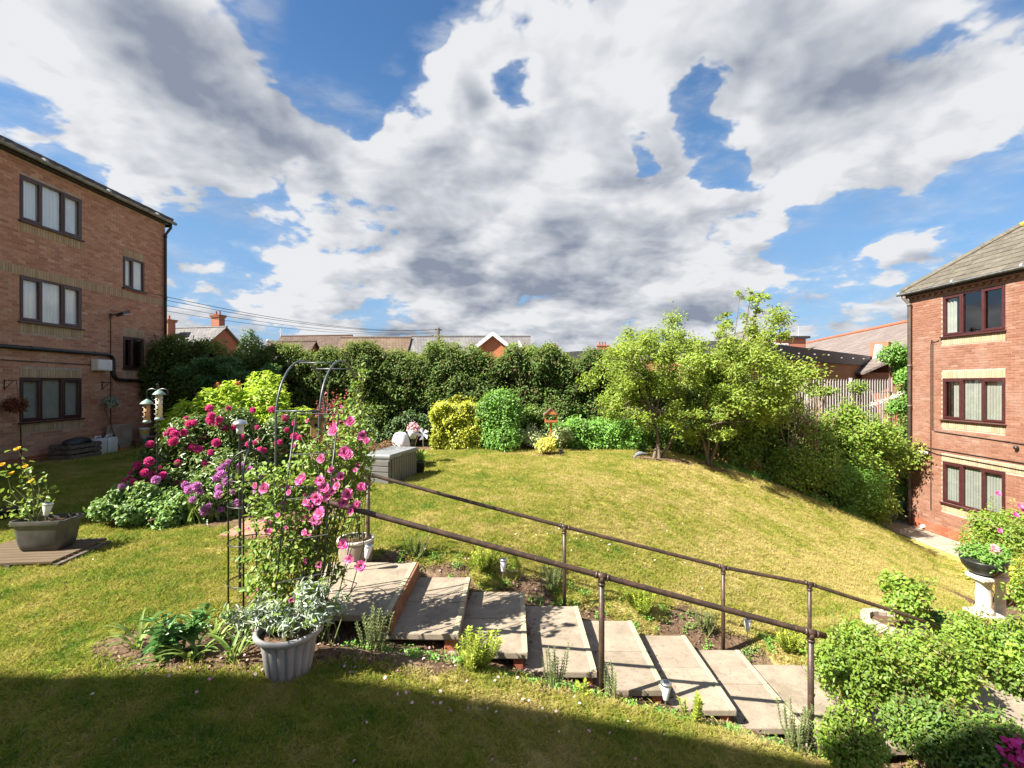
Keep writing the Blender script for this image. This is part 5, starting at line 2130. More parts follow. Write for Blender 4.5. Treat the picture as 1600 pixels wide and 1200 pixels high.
# ------------------------------------------------------------------ shrubbery down the right side
for (px, top, y, rx, ry, m, n, sz, lab) in (
        (1085, 628, 15.6, 1.2, .7, L_SHRUB_D, 9000, .11, 'dark green shrub behind the trunks of the two young trees'),
        (1150, 600, 15.9, 1.2, .8, L_SHRUB, 14000, .11, 'dark glossy shrub right of the taller young tree trunk'),
        (1207, 578, 16.4, .9, .8, L_TREE, 16000, .11, 'tall mixed green shrub in front of the left end of the palisade fence'),
        (1262, 622, 16.3, 1.1, .8, L_SHRUB, 17000, .11, 'big leafy green shrub in the middle of the bank below the palisade fence'),
        (1318, 606, 16.6, 1.0, .8, L_SHRUB, 18000, .11, 'big bright leafy shrub left of the shrub that touches the sunny flats'),
        (1362, 648, 17.0, .85, .8, L_TREE, 14000, .11, 'broad bright green shrub just left of the corner of the sunny flats'),
        (1412, 640, 17.9, .8, .7, L_SHRUB_D, 10000, .11, 'darker green shrub under the climber at the corner of the sunny flats'),
        (1235, 700, 15.0, 1.1, .6, L_SHRUB, 7000, .10, 'low dark shrub along the crest of the bank below the big shrubs'),
        (1310, 725, 15.5, .9, .6, L_BRIGHT, 6500, .10, 'low shrub with fresh leaves near the low concrete retaining wall')):
    q = P(px, top, y)
    base = zg(q.x, y)
    hh = (q.z - base) / 2
    ctr = (q.x, y, base + hh)
    low = [(q.x + rx * (2 * R.rand() - 1) * .9, y - ry * .4 + .3 * R.normal(), base + .2 + hh * 1.3 * R.rand(), .28 + .16 * R.rand()) for _ in range(16)]
    shrub('bank_shrub', lab, 'shrub', (q.x, y, hh), (rx, ry, hh * 1.02), m, n, sz, .5, k=26, shell=.7, stems=12, rmin=.22, rmax=.48, zmin=-.9, fuzz=.34, shoots=46, group='shrubs on the bank at the right', extra=low)
for (px, py, y, rx, ry, rz, m, n, sz, lab) in (
        (1285, 612, 18.0, .80, .25, .20, L_SHRUB, 1500, .10, 'leafy shoots climbing over the middle of the palisade fence'),
        (1340, 606, 18.6, .36, .25, .26, L_SHRUB, 900, .10, 'yellow green shoots near the right end of the palisade fence')):
    q = P(px, py, y)
    base = zg(q.x, y)
    shrub('fence_climber', lab, 'climber', (q.x, y, q.z - base), (rx, ry, rz), m, n, sz, .5, k=30, shell=.9, stems=12, rmin=.5, rmax=.9, zmin=-.9, flat=.7)
t = thing('climber', (15.9, 19.3, -1), 'bright green climber covering the top of the rusty barred gate', 'climber')
lb = []
for (px, py, rp) in ((1385, 556, 12), (1400, 550, 14), (1415, 556, 14), (1408, 568, 12), (1412, 590, 12), (1418, 612, 12), (1405, 630, 14), (1418, 645, 13), (1420, 575, 12), (1395, 640, 9)):
    q = P(px, py, 19.2 + .2 * R.normal())
    lb.append((q.x, q.y, q.z, rp * 19.2 / F))
Pt, Nn = lobe_cloud(lb, 4200, .6)
V, Q = leaves_on(Pt, Nn, .12, .5)
npmesh('foliage', V, Q, L_BRIGHT, t)
mb = MB()
mb.tube([(16.0, 19.4, -2.5), (15.9, 19.35, 0), (15.8, 19.3, 2.6)], [.05, .04, .02], 6)
mb.build('stem', STEMB, t)
# elder-like cream flower spray
q = P(1385, 622, 18.2)
t = thing('flowering_spray', (q.x, 18.2, -1), 'arching cream blossom spray in front of the galvanised fence end', 'plant')
Pt = np.array([P(1360 + 50 * f, 634 - 20 * f, 18.2 + .1 * R.normal()) for f in R.rand(260)]) + R.normal(size=(260, 3)) * .05
V, Q = leaves_on(Pt, nrm(rdir(260) + np.array([0, -.4, .6])), .045, .8)
npmesh('blossom', V, Q, F_WHITE, t)
mb = MB()
mb.tube([(q.x - .6, 18.3, -1.2), P(1350, 645, 18.2), P(1412, 612, 18.2)], [.02, .015, .006], 5)
mb.build('stem', STEMB, t)
# bare tangled branches on the bank
t = thing('bare_branches', (P(1250, 690, 15.6).x, 15.6, -1.4), 'tangle of pale bare branches among the shrubs under the palisade fence', 'branches')
mb = MB()
for k in range(34):
    a = P(1225 + 60 * R.rand(), 690 + 25 * R.rand(), 15.4)
    e = P(1215 + 100 * R.rand(), 590 + 60 * R.rand(), 15.3 + .4 * R.normal())
    m = a.lerp(e, .5) + Vector((.15 * R.normal(), .1, .1 * R.normal()))
    mb.tube([a, m, e], [.018, .012, .004], 5)
mb.build('twigs', spotty('pale_bark', (.22, .16, .10), (.32, .25, .17), 20, .9, .1), t, kind='stuff')
# ground cover under the crest
gc = []
for k in range(150):
    f = R.rand()
    x = 5.6 + 6.4 * f
    y = 14.45 + .45 * (x - 5) * .35 + .35 * R.normal()
    gc.append((x, y, zg(x, y) + .03, .14 + .10 * R.rand()))
Pt, Nn = lobe_cloud(gc, 11000, .6, .2, flat=.6, up=.8)
V, Q = leaves_on(Pt, Nn, .075, .5)
o = npmesh('ground_cover', V, Q, L_BRIGHT, None)
tagit(o, 'low green ground cover along the crest of the right hand bank', 'ground cover')
# potted round plant on the retaining wall
q = P(1408, 790, 17.0)
t = thing('potted_plant', (q.x, 17.0, -2.2), 'round bright potted plant beside the downpipe of the sunny flats', 'potted plant')
b = MB()
b.lathe((q.x, 17.0, -2.30), [(.16, 0), (.26, .22), (.28, .26), (.24, .25)], 16)
b.build('pot', spotty('blue_glaze', (.10, .20, .22), (.16, .28, .30), 9, .3, .6), t, True)
Pt, Nn = lobe_cloud([(q.x, 17.0, -1.86, .26), (q.x + .1, 16.95, -1.80, .2), (q.x - .12, 16.95, -1.84, .2)], 1200, .4)
V, Q = leaves_on(Pt, Nn, .07, .5)
npmesh('foliage', V, Q, L_BRIGHT, t)

# ------------------------------------------------------------------ storage box and ornaments behind the arch
def storage_box():
    c = P(610, 760, 9.6)
    z0 = zg(c.x, 9.6)
    u = Vector((.30, 1.22, 0)).normalized()       # long side
    v = Vector((-u.y, u.x, 0))                     # short side, to the left
    ln, wd, h = 1.25, .62, .60
    org = Vector((c.x, 9.6, z0))
    ang = math.atan2(u.y, u.x)
    t = thing('storage_box', org, 'grey plastic garden storage box with ribbed front standing on the lawn', 'storage box')
    ctr = org + u * ln / 2 + v * wd / 2
    b = MB()
    b.box(ctr + Vector((0, 0, h * .44)), (ln - .02, wd - .02, h * .86), rz=ang, bev=.02)
    b.build('body', BOXM, t)
    b = MB()
    b.box(ctr + Vector((0, 0, h * .925)), (ln + .02, wd + .03, h * .15), rz=ang, bev=.03)
    b.build('lid', BOXT, t)
    n = 11
    for k in range(n):
        b = MB()
        p = org + u * (.05 + (ln - .10) * (k + .5) / n) - v * .004
        b.box(p + Vector((0, 0, h * .44)), ((ln - .10) / n - .018, .018, h * .80), rz=ang, bev=.006)
        b.build('rib', BOXM, t)
    for k in range(4):
        b = MB()
        p = org + v * (wd / 2) - u * .002
        b.box(p + Vector((0, 0, .07 + k * .118)), (.016, wd - .08, .10), rz=ang, bev=.005)
        b.build('side_board', BOXM, t)
    b = MB()
    b.box(org + u * ln / 2 - v * .012 + Vector((0, 0, h * .88)), (.30, .02, .04), rz=ang, bev=.006)
    b.build('handle', BOXM, t)


storage_box()
q = P(655, 735, 10.9)
z0 = zg(q.x, 10.9)
t = thing('plant_pot', (q.x, 10.9, z0), 'dark plastic pot with broad leaves behind the storage box', 'potted plant')
b = MB()
b.lathe((q.x, 10.9, z0), [(.10, 0), (.14, .24), (.15, .25), (.15, .28), (.12, .27)], 16)
b.build('pot', BLK, t, True)
n = 26
B = np.array([[q.x, 10.9, z0 + .25]] * n) + R.normal(size=(n, 3)) * np.array([.04, .04, .01])
V, Q = leaf_arrays(B, nrm(rdir(n) * .5 + np.array([0, 0, 1.2])), rdir(n), .22 + .14 * R.rand(n), .07, six=True, droop=.3)
npmesh('foliage', V, Q, L_STRAP, t)

shrub('bronze_shrub', 'reddish bronze leaved low shrub behind the storage box', 'shrub', (P(603, 690, 11.6).x, 11.6, .32), (.62, .45, .40), L_BRONZE, 4500, .06, .4, k=20)
q = P(626, 680, 11.9)
t = thing('garden_ornament', (q.x, 11.9, 0), 'white dome shaped garden ornament beside the bronze shrub', 'ornament')
b = MB()
b.lathe((q.x, 11.9, .52), [(.23, 0), (.23, .02), (.215, .12), (.17, .27), (.12, .32), (.04, .34)], 20)
b.build('dome', WHITE_P, t, True)
b = MB()
b.tube([(q.x, 11.9, -.02), (q.x, 11.9, .53)], .05, 10)
b.build('pedestal', CONC, t)
q = P(638, 694, 11.6)
t = thing('bird_bath', (q.x, 11.6, 0), 'small dark bird bath on a stem beside the white dome ornament', 'bird bath')
b = MB()
b.lathe((q.x, 11.6, 0), [(.13, 0), (.12, .03), (.045, .08), (.04, .34), (.07, .40)], 14)
b.build('stem', BLK, t, True)
b = MB()
b.lathe((q.x, 11.6, .40), [(.06, 0), (.16, .04), (.25, .075), (.26, .085), (.22, .08), (.05, .045)], 20)
b.build('bowl', spotty('dark_bronze', (.06, .07, .065), (.10, .115, .105), 12, .5, .4), t, True)
q = P(645, 676, 12.2)
t = thing('flower_pot', (q.x, 12.2, 0), 'white pot of pale pink flowers standing on a stem beside the bird bath', 'potted plant')
b = MB()
b.lathe((q.x, 12.2, .66), [(.07, 0), (.12, .14), (.14, .22), (.12, .22)], 18)
b.build('pot', WHITE_P, t, True)
b = MB()
b.tube([(q.x, 12.2, -.02), (q.x, 12.2, .67)], .03, 8)
b.build('stand', BLK, t)
Pt, Nn = lobe_cloud([(q.x, 12.2, .93, .12), (q.x + .09, 12.2, .90, .09)], 180, .5)
V, Q = leaves_on(Pt, Nn, .07, .8)
npmesh('flowers', V, Q, F_PALE, t)
q = P(661, 678, 12.0)
t = thing('pinwheel', (q.x, 12.0, 0), 'pale garden pinwheel on a thin stick left of the gold bush', 'pinwheel')
b = MB()
b.tube([(q.x, 12.0, -.02), (q.x, 12.0, .80)], .010, 6)
b.build('stick', STEEL, t)
for k in range(5):
    a = 2 * math.pi * k / 5 + .4
    b = MB()
    d, e = Vector((math.cos(a), 0, math.sin(a))), Vector((math.cos(a + .7), 0, math.sin(a + .7)))
    c = Vector((q.x, 11.97, .80))
    b.prism([c, c + d * .17 + Vector((0, -.03, 0)), c + e * .13], (0, .006, 0))
    b.build('vane', mat('pale_lilac', None, .5, .4, color=(.55, .55, .66)), t)

def strap_leaf(t, x, y, a, out, ll, hw, bend):
    """one long blade leaf that arches over"""
    d = Vector((math.cos(a) * out, math.sin(a) * out, 1)).normalized()
    p = Vector((x, y, zg(x, y) - .01))
    side = Vector((-math.sin(a), math.cos(a), 0)) * hw
    vs, fs = [], []
    for j in range(7):
        w = 1.0 if j < 4 else (7 - j) / 3.4
        vs += [p - side * w, p + Vector((0, 0, -.003)), p + side * w]
        p = p + d * ll / 6
        d = (d + Vector((math.cos(a) * bend, math.sin(a) * bend, -bend * 1.3 * (1 + j * .25)))).normalized()
        p.z = max(p.z, zg(x, y) + .008)
        if j:
            q0 = (j - 1) * 3
            fs += [(q0, q0 + 1, q0 + 4, q0 + 3), (q0 + 1, q0 + 2, q0 + 5, q0 + 4)]
    MB().add(vs, fs).build('leaf', L_STRAP, t, True)


# ------------------------------------------------------------------ rhododendron bed on the left
RHOD = [truss_mesh('magenta_truss', F_MAG), truss_mesh('magenta_truss', F_MAG)]
PURP = [truss_mesh('purple_truss', F_PURP), truss_mesh('purple_truss', F_PURP)]
ROSE = [rose_mesh('pink_rose', F_PINK), rose_mesh('pink_rose', F_PINK), rose_mesh('pink_rose', F_PINK)]
ROSEY = [rose_mesh('yellow_rose', F_YEL)]


def blob_bush(name, label, cat, base, lobes_px, leafm, n, size, ratio, shell=.5, flat=1.0, six=False, kx=3, up=.35, jit=.5):
    root = thing(name, base, label, cat)
    lobes = []
    for (px, py, rp, y) in lobes_px:
        c = P(px, py, y)
        r = rp * y / F
        for _ in range(kx):
            d = R.normal(size=3) * .38
            lobes.append((c.x + d[0] * r, y + d[1] * r, c.z + d[2] * r * .8, r * (.5 + .2 * R.rand())))
    Pt, Nn = lobe_cloud(lobes, n, shell, .6, flat, up, jit)
    ok = Pt[:, 2] > zterr(Pt[:, 0], Pt[:, 1]) + .01
    V, Q = leaves_on(Pt[ok], Nn[ok], size, ratio, six=six)
    npmesh('foliage', V, Q, leafm, root)
    mb = MB()
    twig_bundle(mb, Vector(base) - Vector((0, 0, .05)), [Vector(l[:3]) for l in lobes[::kx]], .022, .006, 5, .12, .12)
    mb.build('stem', STEMB, root, True)
    return root, lobes


lime, _ = blob_bush('lime_bush', 'broad lime green leaved bush rising behind the flowering rhododendron', 'bush', (P(380, 700, 10.4).x, 10.4, 0),
                    [(300, 645, 30, 10.2), (335, 635, 34, 10.4), (375, 630, 36, 10.5), (415, 632, 36, 10.5), (450, 640, 32, 10.5), (475, 655, 24, 10.4), (270, 665, 24, 10.0), (340, 665, 40, 10.5), (410, 665, 40, 10.6), (365, 618, 18, 10.4), (320, 690, 50, 10.6), (420, 700, 50, 10.6)],
                    L_LAUREL, 22000, .125, .34, .45, up=.7)
rho, lb = blob_bush('rhododendron', 'big rhododendron bush with magenta flower heads beside the shaded lawn', 'shrub', (P(330, 800, 8.4).x, 8.4, 0),
                    [(300, 690, 42, 8.6), (340, 680, 44, 8.8), (385, 675, 42, 8.9), (430, 680, 40, 9.0), (270, 715, 34, 8.3), (320, 725, 46, 8.4), (370, 720, 48, 8.6), (420, 720, 46, 8.8), (455, 700, 34, 9.1), (240, 735, 26, 8.0), (285, 755, 36, 8.0), (345, 765, 40, 8.2), (400, 765, 40, 8.5), (215, 755, 18, 7.8)],
                    L_RHOD, 36000, .095, .36, .55, six=False)
flo = []
for (px, py, y) in ((327, 638, 8.3), (326, 656, 8.2), (330, 650, 8.2), (357, 638, 8.5), (395, 641, 8.6), (296, 662, 8.0), (303, 660, 8.0), (288, 676, 7.9), (272, 678, 7.9), (330, 659, 8.2), (343, 656, 8.3), (270, 690, 7.7), (274, 687, 7.7), (338, 692, 8.0), (329, 707, 7.9), (378, 683, 8.2), (388, 694, 8.2), (398, 692, 8.2), (406, 702, 8.2), (413, 704, 8.3), (432, 692, 8.5), (437, 691, 8.5), (460, 662, 8.8), (208, 753, 7.2), (222, 755, 7.3), (226, 739, 7.4), (233, 721, 7.5), (320, 737, 7.7), (460, 682, 8.6), (448, 672, 8.7), (468, 684, 8.5), (425, 640, 8.7), (402, 668, 8.5), (365, 668, 8.4), (310, 702, 7.9)):
    p = P(px, py, y)
    flo.append((p, (.35 * R.normal() - .05, -.85, .6)))
for _ in range(62):
    l = lb[R.randint(len(lb))]
    d = Vector((R.normal() * .6 - .2, -abs(R.normal()) - .5, abs(R.normal()) * .6 + .1)).normalized()
    flo.append((Vector(l[:3]) + d * l[3] * 1.02, (d.x, d.y, d.z + .3)))
scatter_blooms(rho, RHOD, flo, 'bloom', .55, .95)
pur, lb = blob_bush('rhododendron', 'lower rhododendron with purple flower heads at the front of the bed', 'shrub', (P(350, 815, 7.5).x, 7.5, 0),
                    [(320, 770, 30, 7.5), (350, 755, 34, 7.7), (380, 765, 34, 7.6), (300, 790, 24, 7.3), (345, 795, 26, 7.3), (390, 790, 30, 7.5), (415, 775, 26, 7.8), (365, 735, 26, 7.8)],
                    L_RHOD, 9000, .10, .30)
flo = []
for (px, py, y) in ((350, 728, 7.4), (357, 722, 7.4), (343, 733, 7.3), (338, 747, 7.2), (346, 741, 7.2), (376, 729, 7.5), (296, 765, 7.0), (308, 760, 7.0), (301, 781, 6.9), (355, 752, 7.2), (342, 763, 7.1), (342, 773, 7.0), (364, 768, 7.2), (371, 786, 7.1), (391, 734, 7.6), (393, 754, 7.5), (190, 760, 7.0), (244, 750, 7.1), (408, 745, 7.7), (312, 768, 7.0), (327, 790, 7.0), (290, 758, 7.05)):
    flo.append((P(px, py, y), (.35 * R.normal(), -.9, .5)))
for _ in range(12):
    l = lb[R.randint(len(lb))]
    d = Vector((R.normal() * .6 - .2, -abs(R.normal()) - .5, abs(R.normal()) * .6 + .1)).normalized()
    flo.append((Vector(l[:3]) + d * l[3] * 1.02, (d.x, d.y, d.z + .3)))
scatter_blooms(pur, PURP, flo, 'bloom', .50, .88)
blob_bush('perennial_clump', 'light green leafy perennial clump at the left front of the flower bed', 'plant', (P(220, 820, 7.0).x, 7.0, 0),
          [(185, 790, 24, 7.0), (215, 785, 28, 7.1), (245, 790, 28, 7.1), (225, 808, 26, 6.9), (255, 810, 22, 6.9), (165, 800, 14, 6.8), (200, 812, 20, 6.8), (285, 795, 18, 7.1)], leaf_mat('geranium_leaf', (.075, .15, .040), (.17, .26, .08), None, .35), 7500, .062, .75, .5)
for (px, y, lab, n) in ((262, 6.95, 'clump of upright sword leaves left of centre in the flower bed', 16), (290, 6.95, 'clump of upright sword leaves in front of the purple rhododendron', 16), (325, 7.1, 'clump of short sword leaves right of the other two in the flower bed', 12)):
    x = ground_at(px, y)
    t = thing('sword_leaf_plant', (x, y, zg(x, y)), lab, 'plant', 'sword leaved plants in the flower bed')
    for k in range(n):
        strap_leaf(t, x + .08 * R.normal(), y + .06 * R.normal(), 6.28 * R.rand(), .05 + .32 * R.rand(), .30 + .22 * R.rand(), .012, .05)
# red astilbe plumes behind the arch
t = thing('red_plume_shrub', (P(530, 700, 10.2).x, 10.2, 0), 'dark red feathery plumes rising behind the metal rose arch', 'shrub')
pts, nn = [], []
for k in range(46):
    x = P(492 + 70 * R.rand(), 0, 10.2).x
    h = 1.25 + .72 * R.rand()
    for j in range(34):
        f = j / 34
        w = .07 * (1 - f) + .012
        pts.append((x + w * R.normal() + .05 * f, 10.2 + .25 * R.normal() * .5, h * (.35 + .65 * f)))
pts = np.array(pts)
V, Q = leaves_on(pts, nrm(rdir(len(pts)) + np.array([0, -.3, .5])), .055, .5)
npmesh('plumes', V, Q, leaf_mat('plume', (.20, .025, .045), (.36, .07, .10), None, .35), t)
Pt, Nn = lobe_cloud([(P(500 + 60 * R.rand(), 0, 10.3).x, 10.3 + .2 * R.normal(), .3 + .4 * R.rand(), .25) for _ in range(14)], 3000, .6)
V, Q = leaves_on(Pt, Nn, .07, .45)
npmesh('foliage', V, Q, L_BRONZE, t)
t = thing('red_spike_plant', (P(318, 620, 11.3).x, 11.3, 0), 'two rusty red flower spikes poking above the lime green bush', 'plant')
for px in (342, 371):
    p0, p1 = P(px, 640, 11.2), P(px, 598, 11.2)
    b = MB()
    b.tube([(p0.x, 11.2, 0), p0, p1], [.02, .015, .006], 6)
    b.build('stem', STEMB, t)
    Pt = np.array([p0.lerp(p1, .3 + .7 * f) for f in R.rand(90)]) + R.normal(size=(90, 3)) * .035
    V, Q = leaves_on(Pt, rdir(90), .07, .5)
    npmesh('flower_spike', V, Q, leaf_mat('rust_petal', (.30, .07, .035), (.42, .14, .06), None, .3) if 'rust_petal' not in MATS else MATS['rust_petal'], t)

# ------------------------------------------------------------------ bird feeding station
fy_ = 7.6
q = P(246, 600, fy_)
bf = thing('bird_feeding_pole', (q.x, fy_, 0), 'slender black bird feeding pole with scrolled hooks by the rhododendron', 'feeder pole')
b = MB()
b.tube([(q.x, fy_, -.02), (q.x, fy_, 2.02)], .010, 8)
b.build('pole', BLK, bf)
for s in (-1, 1):
    b = MB()
    pts = [(q.x, fy_, 1.90)]
    for k in range(13):
        a = math.pi * k / 12
        pts.append((q.x + s * (.085 - .085 * math.cos(a)), fy_, 1.92 + .055 * math.sin(a)))
    pts.append((q.x + s * .165, fy_, 1.88))
    b.tube(pts, .006, 6)
    b.tube([(q.x, fy_, 1.80), (q.x + s * .05, fy_, 1.86), (q.x + s * .09, fy_, 1.84), (q.x + s * .075, fy_, 1.80)], .005, 6)
    b.build('hook', BLK, bf)
b = MB()
b.ball((q.x, fy_, 2.04), .018, 8, 6)
b.build('finial', BLK, bf)


def tube_feeder(label, x, y, ztop, h, r, fillm, capr):
    t = thing('bird_feeder', (x, y, ztop - h), label, 'bird feeder', 'feeders hanging from the pole')
    b = MB()
    b.lathe((x, y, ztop - .10), [(capr, 0), (capr * .95, .015), (capr * .6, .05), (.02, .075), (.01, .085)], 18)
    b.build('cap', FELT, t, True)
    b = MB()
    b.lathe((x, y, ztop - h + .04), [(r, 0), (r, h - .14)], 16)
    b.build('tube', fillm, t, True)
    b = MB()
    b.lathe((x, y, ztop - h), [(r * .8, 0), (r * 1.35, .012), (r * 1.35, .03), (r * 1.05, .05)], 16)
    b.build('base', FELT, t, True)
    for k in range(4):
        b = MB()
        zz = ztop - h + .10 + k * .075
        b.tube([(x - r - .03, y, zz), (x + r + .03, y, zz)], .005, 6)
        b.ball((x, y - r, zz), .014, 8, 6)
        b.build('perch', BLK, t)
    b = MB()
    b.tube([(x, y, ztop - .02), (x, y, ztop + .05)], .003, 5)
    b.build('hanger', BLK, t)


tube_feeder('green capped peanut feeder hanging left of the black pole', q.x - .165, fy_, 1.83, .40, .042, PEANUT, .095)
tube_feeder('silver green capped long seed feeder hanging right of the black pole', q.x + .10, fy_ - .1, 1.98, .50, .045, CLEARP, .09)

# ------------------------------------------------------------------ planter with yellow rose on its wooden deck
py_ = 5.75
c = P(75, 868, py_)
z0 = zg(c.x, py_)
dk = thing('duckboard', (c.x, py_, z0), 'weathered wooden slatted board lying on the lawn under the trough', 'board')
ang = .10
Mr = Matrix.Rotation(ang, 4, 'Z')
for k in range(9):
    b = MB()
    p = Vector((c.x - .02, py_ - .10, 0)) + Mr @ Vector((0, -.36 + k * .092, 0))
    b.box((p.x - .1, p.y, z0 + .055), (1.12, .078, .028), rz=ang, bev=.004)
    b.build('slat', WOOD_W, dk)
for s in (-.5, 0, .5):
    b = MB()
    p = Vector((c.x - .02, py_ - .10, 0)) + Mr @ Vector((s, 0, 0))
    b.box((p.x, p.y, z0 + .021), (.06, .80, .038), rz=ang)
    b.build('bearer', WOOD_G, dk)
pl = thing('trough_planter', (c.x, py_, z0 + .07), 'dark grey plastic trough planter standing on the slatted board', 'planter')


def trough(t, c, z0, L, W, h):
    def sec(f, z, rr):
        out = []
        l, w = L / 2 * f, W / 2 * f
        for (sx, sy, a0) in ((1, 1, 0), (-1, 1, 90), (-1, -1, 180), (1, -1, 270)):
            for k in range(4):
                a = math.radians(a0 + 30 * k)
                v = Mr @ Vector((sx * (l - rr) + rr * math.cos(a), sy * (w - rr) + rr * math.sin(a), 0))
                out.append(Vector((c.x + v.x, c.y + v.y, z0 + z)))
        return out
    rings = [sec(.66, 0, .03), sec(.74, .02, .05), sec(.82, h * .25, .06), sec(.88, h * .62, .06), sec(.92, h * .82, .06), sec(.93, h * .85, .06), sec(1.0, h * .86, .06), sec(1.02, h * .93, .06), sec(1.0, h, .06), sec(.93, h, .05), sec(.90, h * .86, .05)]
    vs = [p for r in rings for p in r]
    fs = []
    n = 16
    for i in range(len(rings) - 1):
        for k in range(n):
            fs.append((i * n + k, i * n + (k + 1) % n, (i + 1) * n + (k + 1) % n, (i + 1) * n + k))
    fs.append(tuple(range(n - 1, -1, -1)))
    b = MB()
    b.add(vs, fs)
    b.build('shell', POT_D, t, 'auto')
    b = MB()
    b.add(rings[-1], [tuple(range(n))])
    b.build('compost', SOIL, t)


trough(pl, Vector((c.x, py_)), z0 + .07, .60, .36, .36)
rs = thing('yellow_rose', (c.x - .05, py_, z0 + .38), 'rose bush with yellow blooms growing in the trough planter', 'rose')
tips = []
mb = MB()
for (px, py) in ((30, 706), (8, 730), (40, 738), (55, 770), (20, 760), (70, 745), (45, 790), (5, 780), (62, 805), (30, 800), (35, 722), (15, 815)):
    e = P(px, py, py_ + .12 * R.normal())
    b0 = Vector((c.x - .12 + .03 * R.normal(), py_ + .03 * R.normal(), z0 + .36))
    m = b0.lerp(e, .5) + Vector((.05 * R.normal() + .02, .04 * R.normal(), .05))
    mb.tube([b0, b0.lerp(m, .5) + Vector((0, 0, .03)), m, e], [.009, .008, .006, .003], 6)
    tips.append((b0, m, e))
mb.build('stem', STEMG, rs)
pts = []
for (b0, m, e) in tips:
    for k in range(15):
        f = .15 + .85 * R.rand()
        p = m.lerp(e, (f - .4) / .6) if f > .4 else b0.lerp(m, f / .4)
        pts.append(p + Vector(R.normal(size=3) * .05))
pts = np.array(pts)
V, Q = leaves_on(pts, nrm(rdir(len(pts)) + np.array([0, -.2, .9])), .060, .62, six=True)
npmesh('foliage', V, Q, L_ROSE, rs)
scatter_blooms(rs, ROSEY, [(P(px, py, py_ - .08), (.2 * R.normal(), -.6, .8)) for (px, py) in ((29, 703), (4, 727), (40, 730), (20, 741), (51, 753))], 'bloom', .55, .75)


def cone_lamp(label, base, h=.26, lean=(0, 0), r=.042):
    """white cone solar light on a spike"""
    base = Vector(base)
    ax = Vector((lean[0], lean[1], 1)).normalized()
    M = ax.to_track_quat('Z', 'Y').to_matrix().to_4x4()
    t = thing('solar_light', base, label, 'solar light', 'white cone solar lights')
    b = MB()
    b.tube([base - ax * .03, base + ax * (h - .13)], .006, 6)
    b.build('spike', STEEL, t)
    b = MB()
    b.lathe(base + ax * (h - .15), [(r * .42, 0), (r * .5, .01), (r, .125), (r * .96, .128)], 16, M=M)
    b.build('shade', SOLAR, t, True)
    b = MB()
    b.lathe(base + ax * (h - .022), [(r * 1.08, 0), (r * 1.08, .016), (r * .9, .022)], 16, M=M)
    cp = b.build('cap', STEEL, t, True)
    b = MB()
    b.box(base + ax * (h + .002), (r * 1.0, r * 1.0, .005), M=M)
    b.build('solar_cell', PANEL, cp)


cone_lamp('white cone solar light standing in the trough with the yellow rose', (P(70, 825, 5.7).x, 5.70, z0 + .36), .26, (.15, 0), .05)
cone_lamp('tilted white cone solar light beside the taupe pot at the top of the steps', (-1.60, 5.15, .0), .34, (.22, -.05))
cone_lamp('white cone solar light behind the third step', (P(785, 895, 5.65).x, 5.62, zg(-.1, 5.6)), .29, (.05, 0))
cone_lamp('white cone solar light standing in front of the fifth step', (P(1038, 1080, 4.0).x, 3.98, zg(1.27, 3.98) + .02), .27, (.03, 0))
cone_lamp('white cone solar light behind the last step near the lower lawn', (P(1166, 1020, 5.7).x, 5.68, zg(2.75, 5.68)), .26, (.04, 0))

# ------------------------------------------------------------------ pots, obelisk, arch and the climbing rose
def fluted(n, amt):
    def f(w, r, z):
        return r * (1 - amt * (abs(math.sin(w * n / 2)) ** .6 < .55)) if False else r * (1 - amt * (.5 - .5 * math.cos(w * n)) ** 3)
    return f


py_ = 3.42
c = P(452, 1052, py_)
z0 = zg(c.x, py_)
pt_ = thing('fluted_pot', (c.x, py_, z0), 'grey fluted plastic flower pot standing at the edge of the shaded lawn', 'flower pot')
b = MB()
prof = [(.150, 0), (.152, .015), (.188, .255)]
fine = []
for (a, d) in zip(prof, prof[1:]):
    for k in range(4):
        fine.append((a[0] + (d[0] - a[0]) * k / 4, a[1] + (d[1] - a[1]) * k / 4))
fine.append(prof[-1])
fl_ = fluted(17, .12)
b.lathe((c.x, py_, z0), fine, 136, rfun=lambda w, r, z: fl_(w, r, z) if .012 < z < .25 else r)
b.build('body', POT_G, pt_, 'auto')
b = MB()
b.lathe((c.x, py_, z0), [(.188, .252), (.200, .256), (.226, .275), (.232, .292), (.228, .308), (.215, .315), (.198, .305), (.192, .27)], 48, cap=False)
b.build('rim', POT_G, pt_, True)
b = MB()
b.lathe((c.x, py_, z0), [(.0, .262), (.12, .27), (.197, .262)], 24, cap=False)
b.build('compost', SOIL, pt_)
sv = thing('silver_plant', (c.x, py_, z0 + .27), 'silvery cut leaved plant spilling from the fluted pot', 'plant')
lobes = [(c.x + .15 * R.normal(), py_ + .10 * R.normal(), z0 + .36 + .10 * R.rand(), .05 + .05 * R.rand()) for _ in range(16)] + [(c.x + .12 + .06 * R.normal(), py_ + .05 * R.normal(), z0 + .48 + .09 * R.rand(), .06) for _ in range(6)]
Pt, Nn = lobe_cloud(lobes, 1500, .9, .1)
V, Q = leaves_on(Pt, Nn, .052, .22, six=True, droop=.3)
npmesh('foliage', V, Q, L_SILVER, sv)
Pt, Nn = lobe_cloud(lobes, 420, .9, .1)
V, Q = leaves_on(Pt, Nn, .045, .5, six=True, droop=.3)
npmesh('green_foliage', V, Q, L_ROSE, sv)
mb = MB()
twig_bundle(mb, (c.x, py_, z0 + .26), [l[:3] for l in lobes], .004, .002, 4, .03, .06)
mb.build('stem', STEMG, sv)
b = MB()
b.ball((c.x - .105, py_ - .05, z0 + .30), .034, 10, 8)
o = b.build('garden_ball', BLK, None, True)
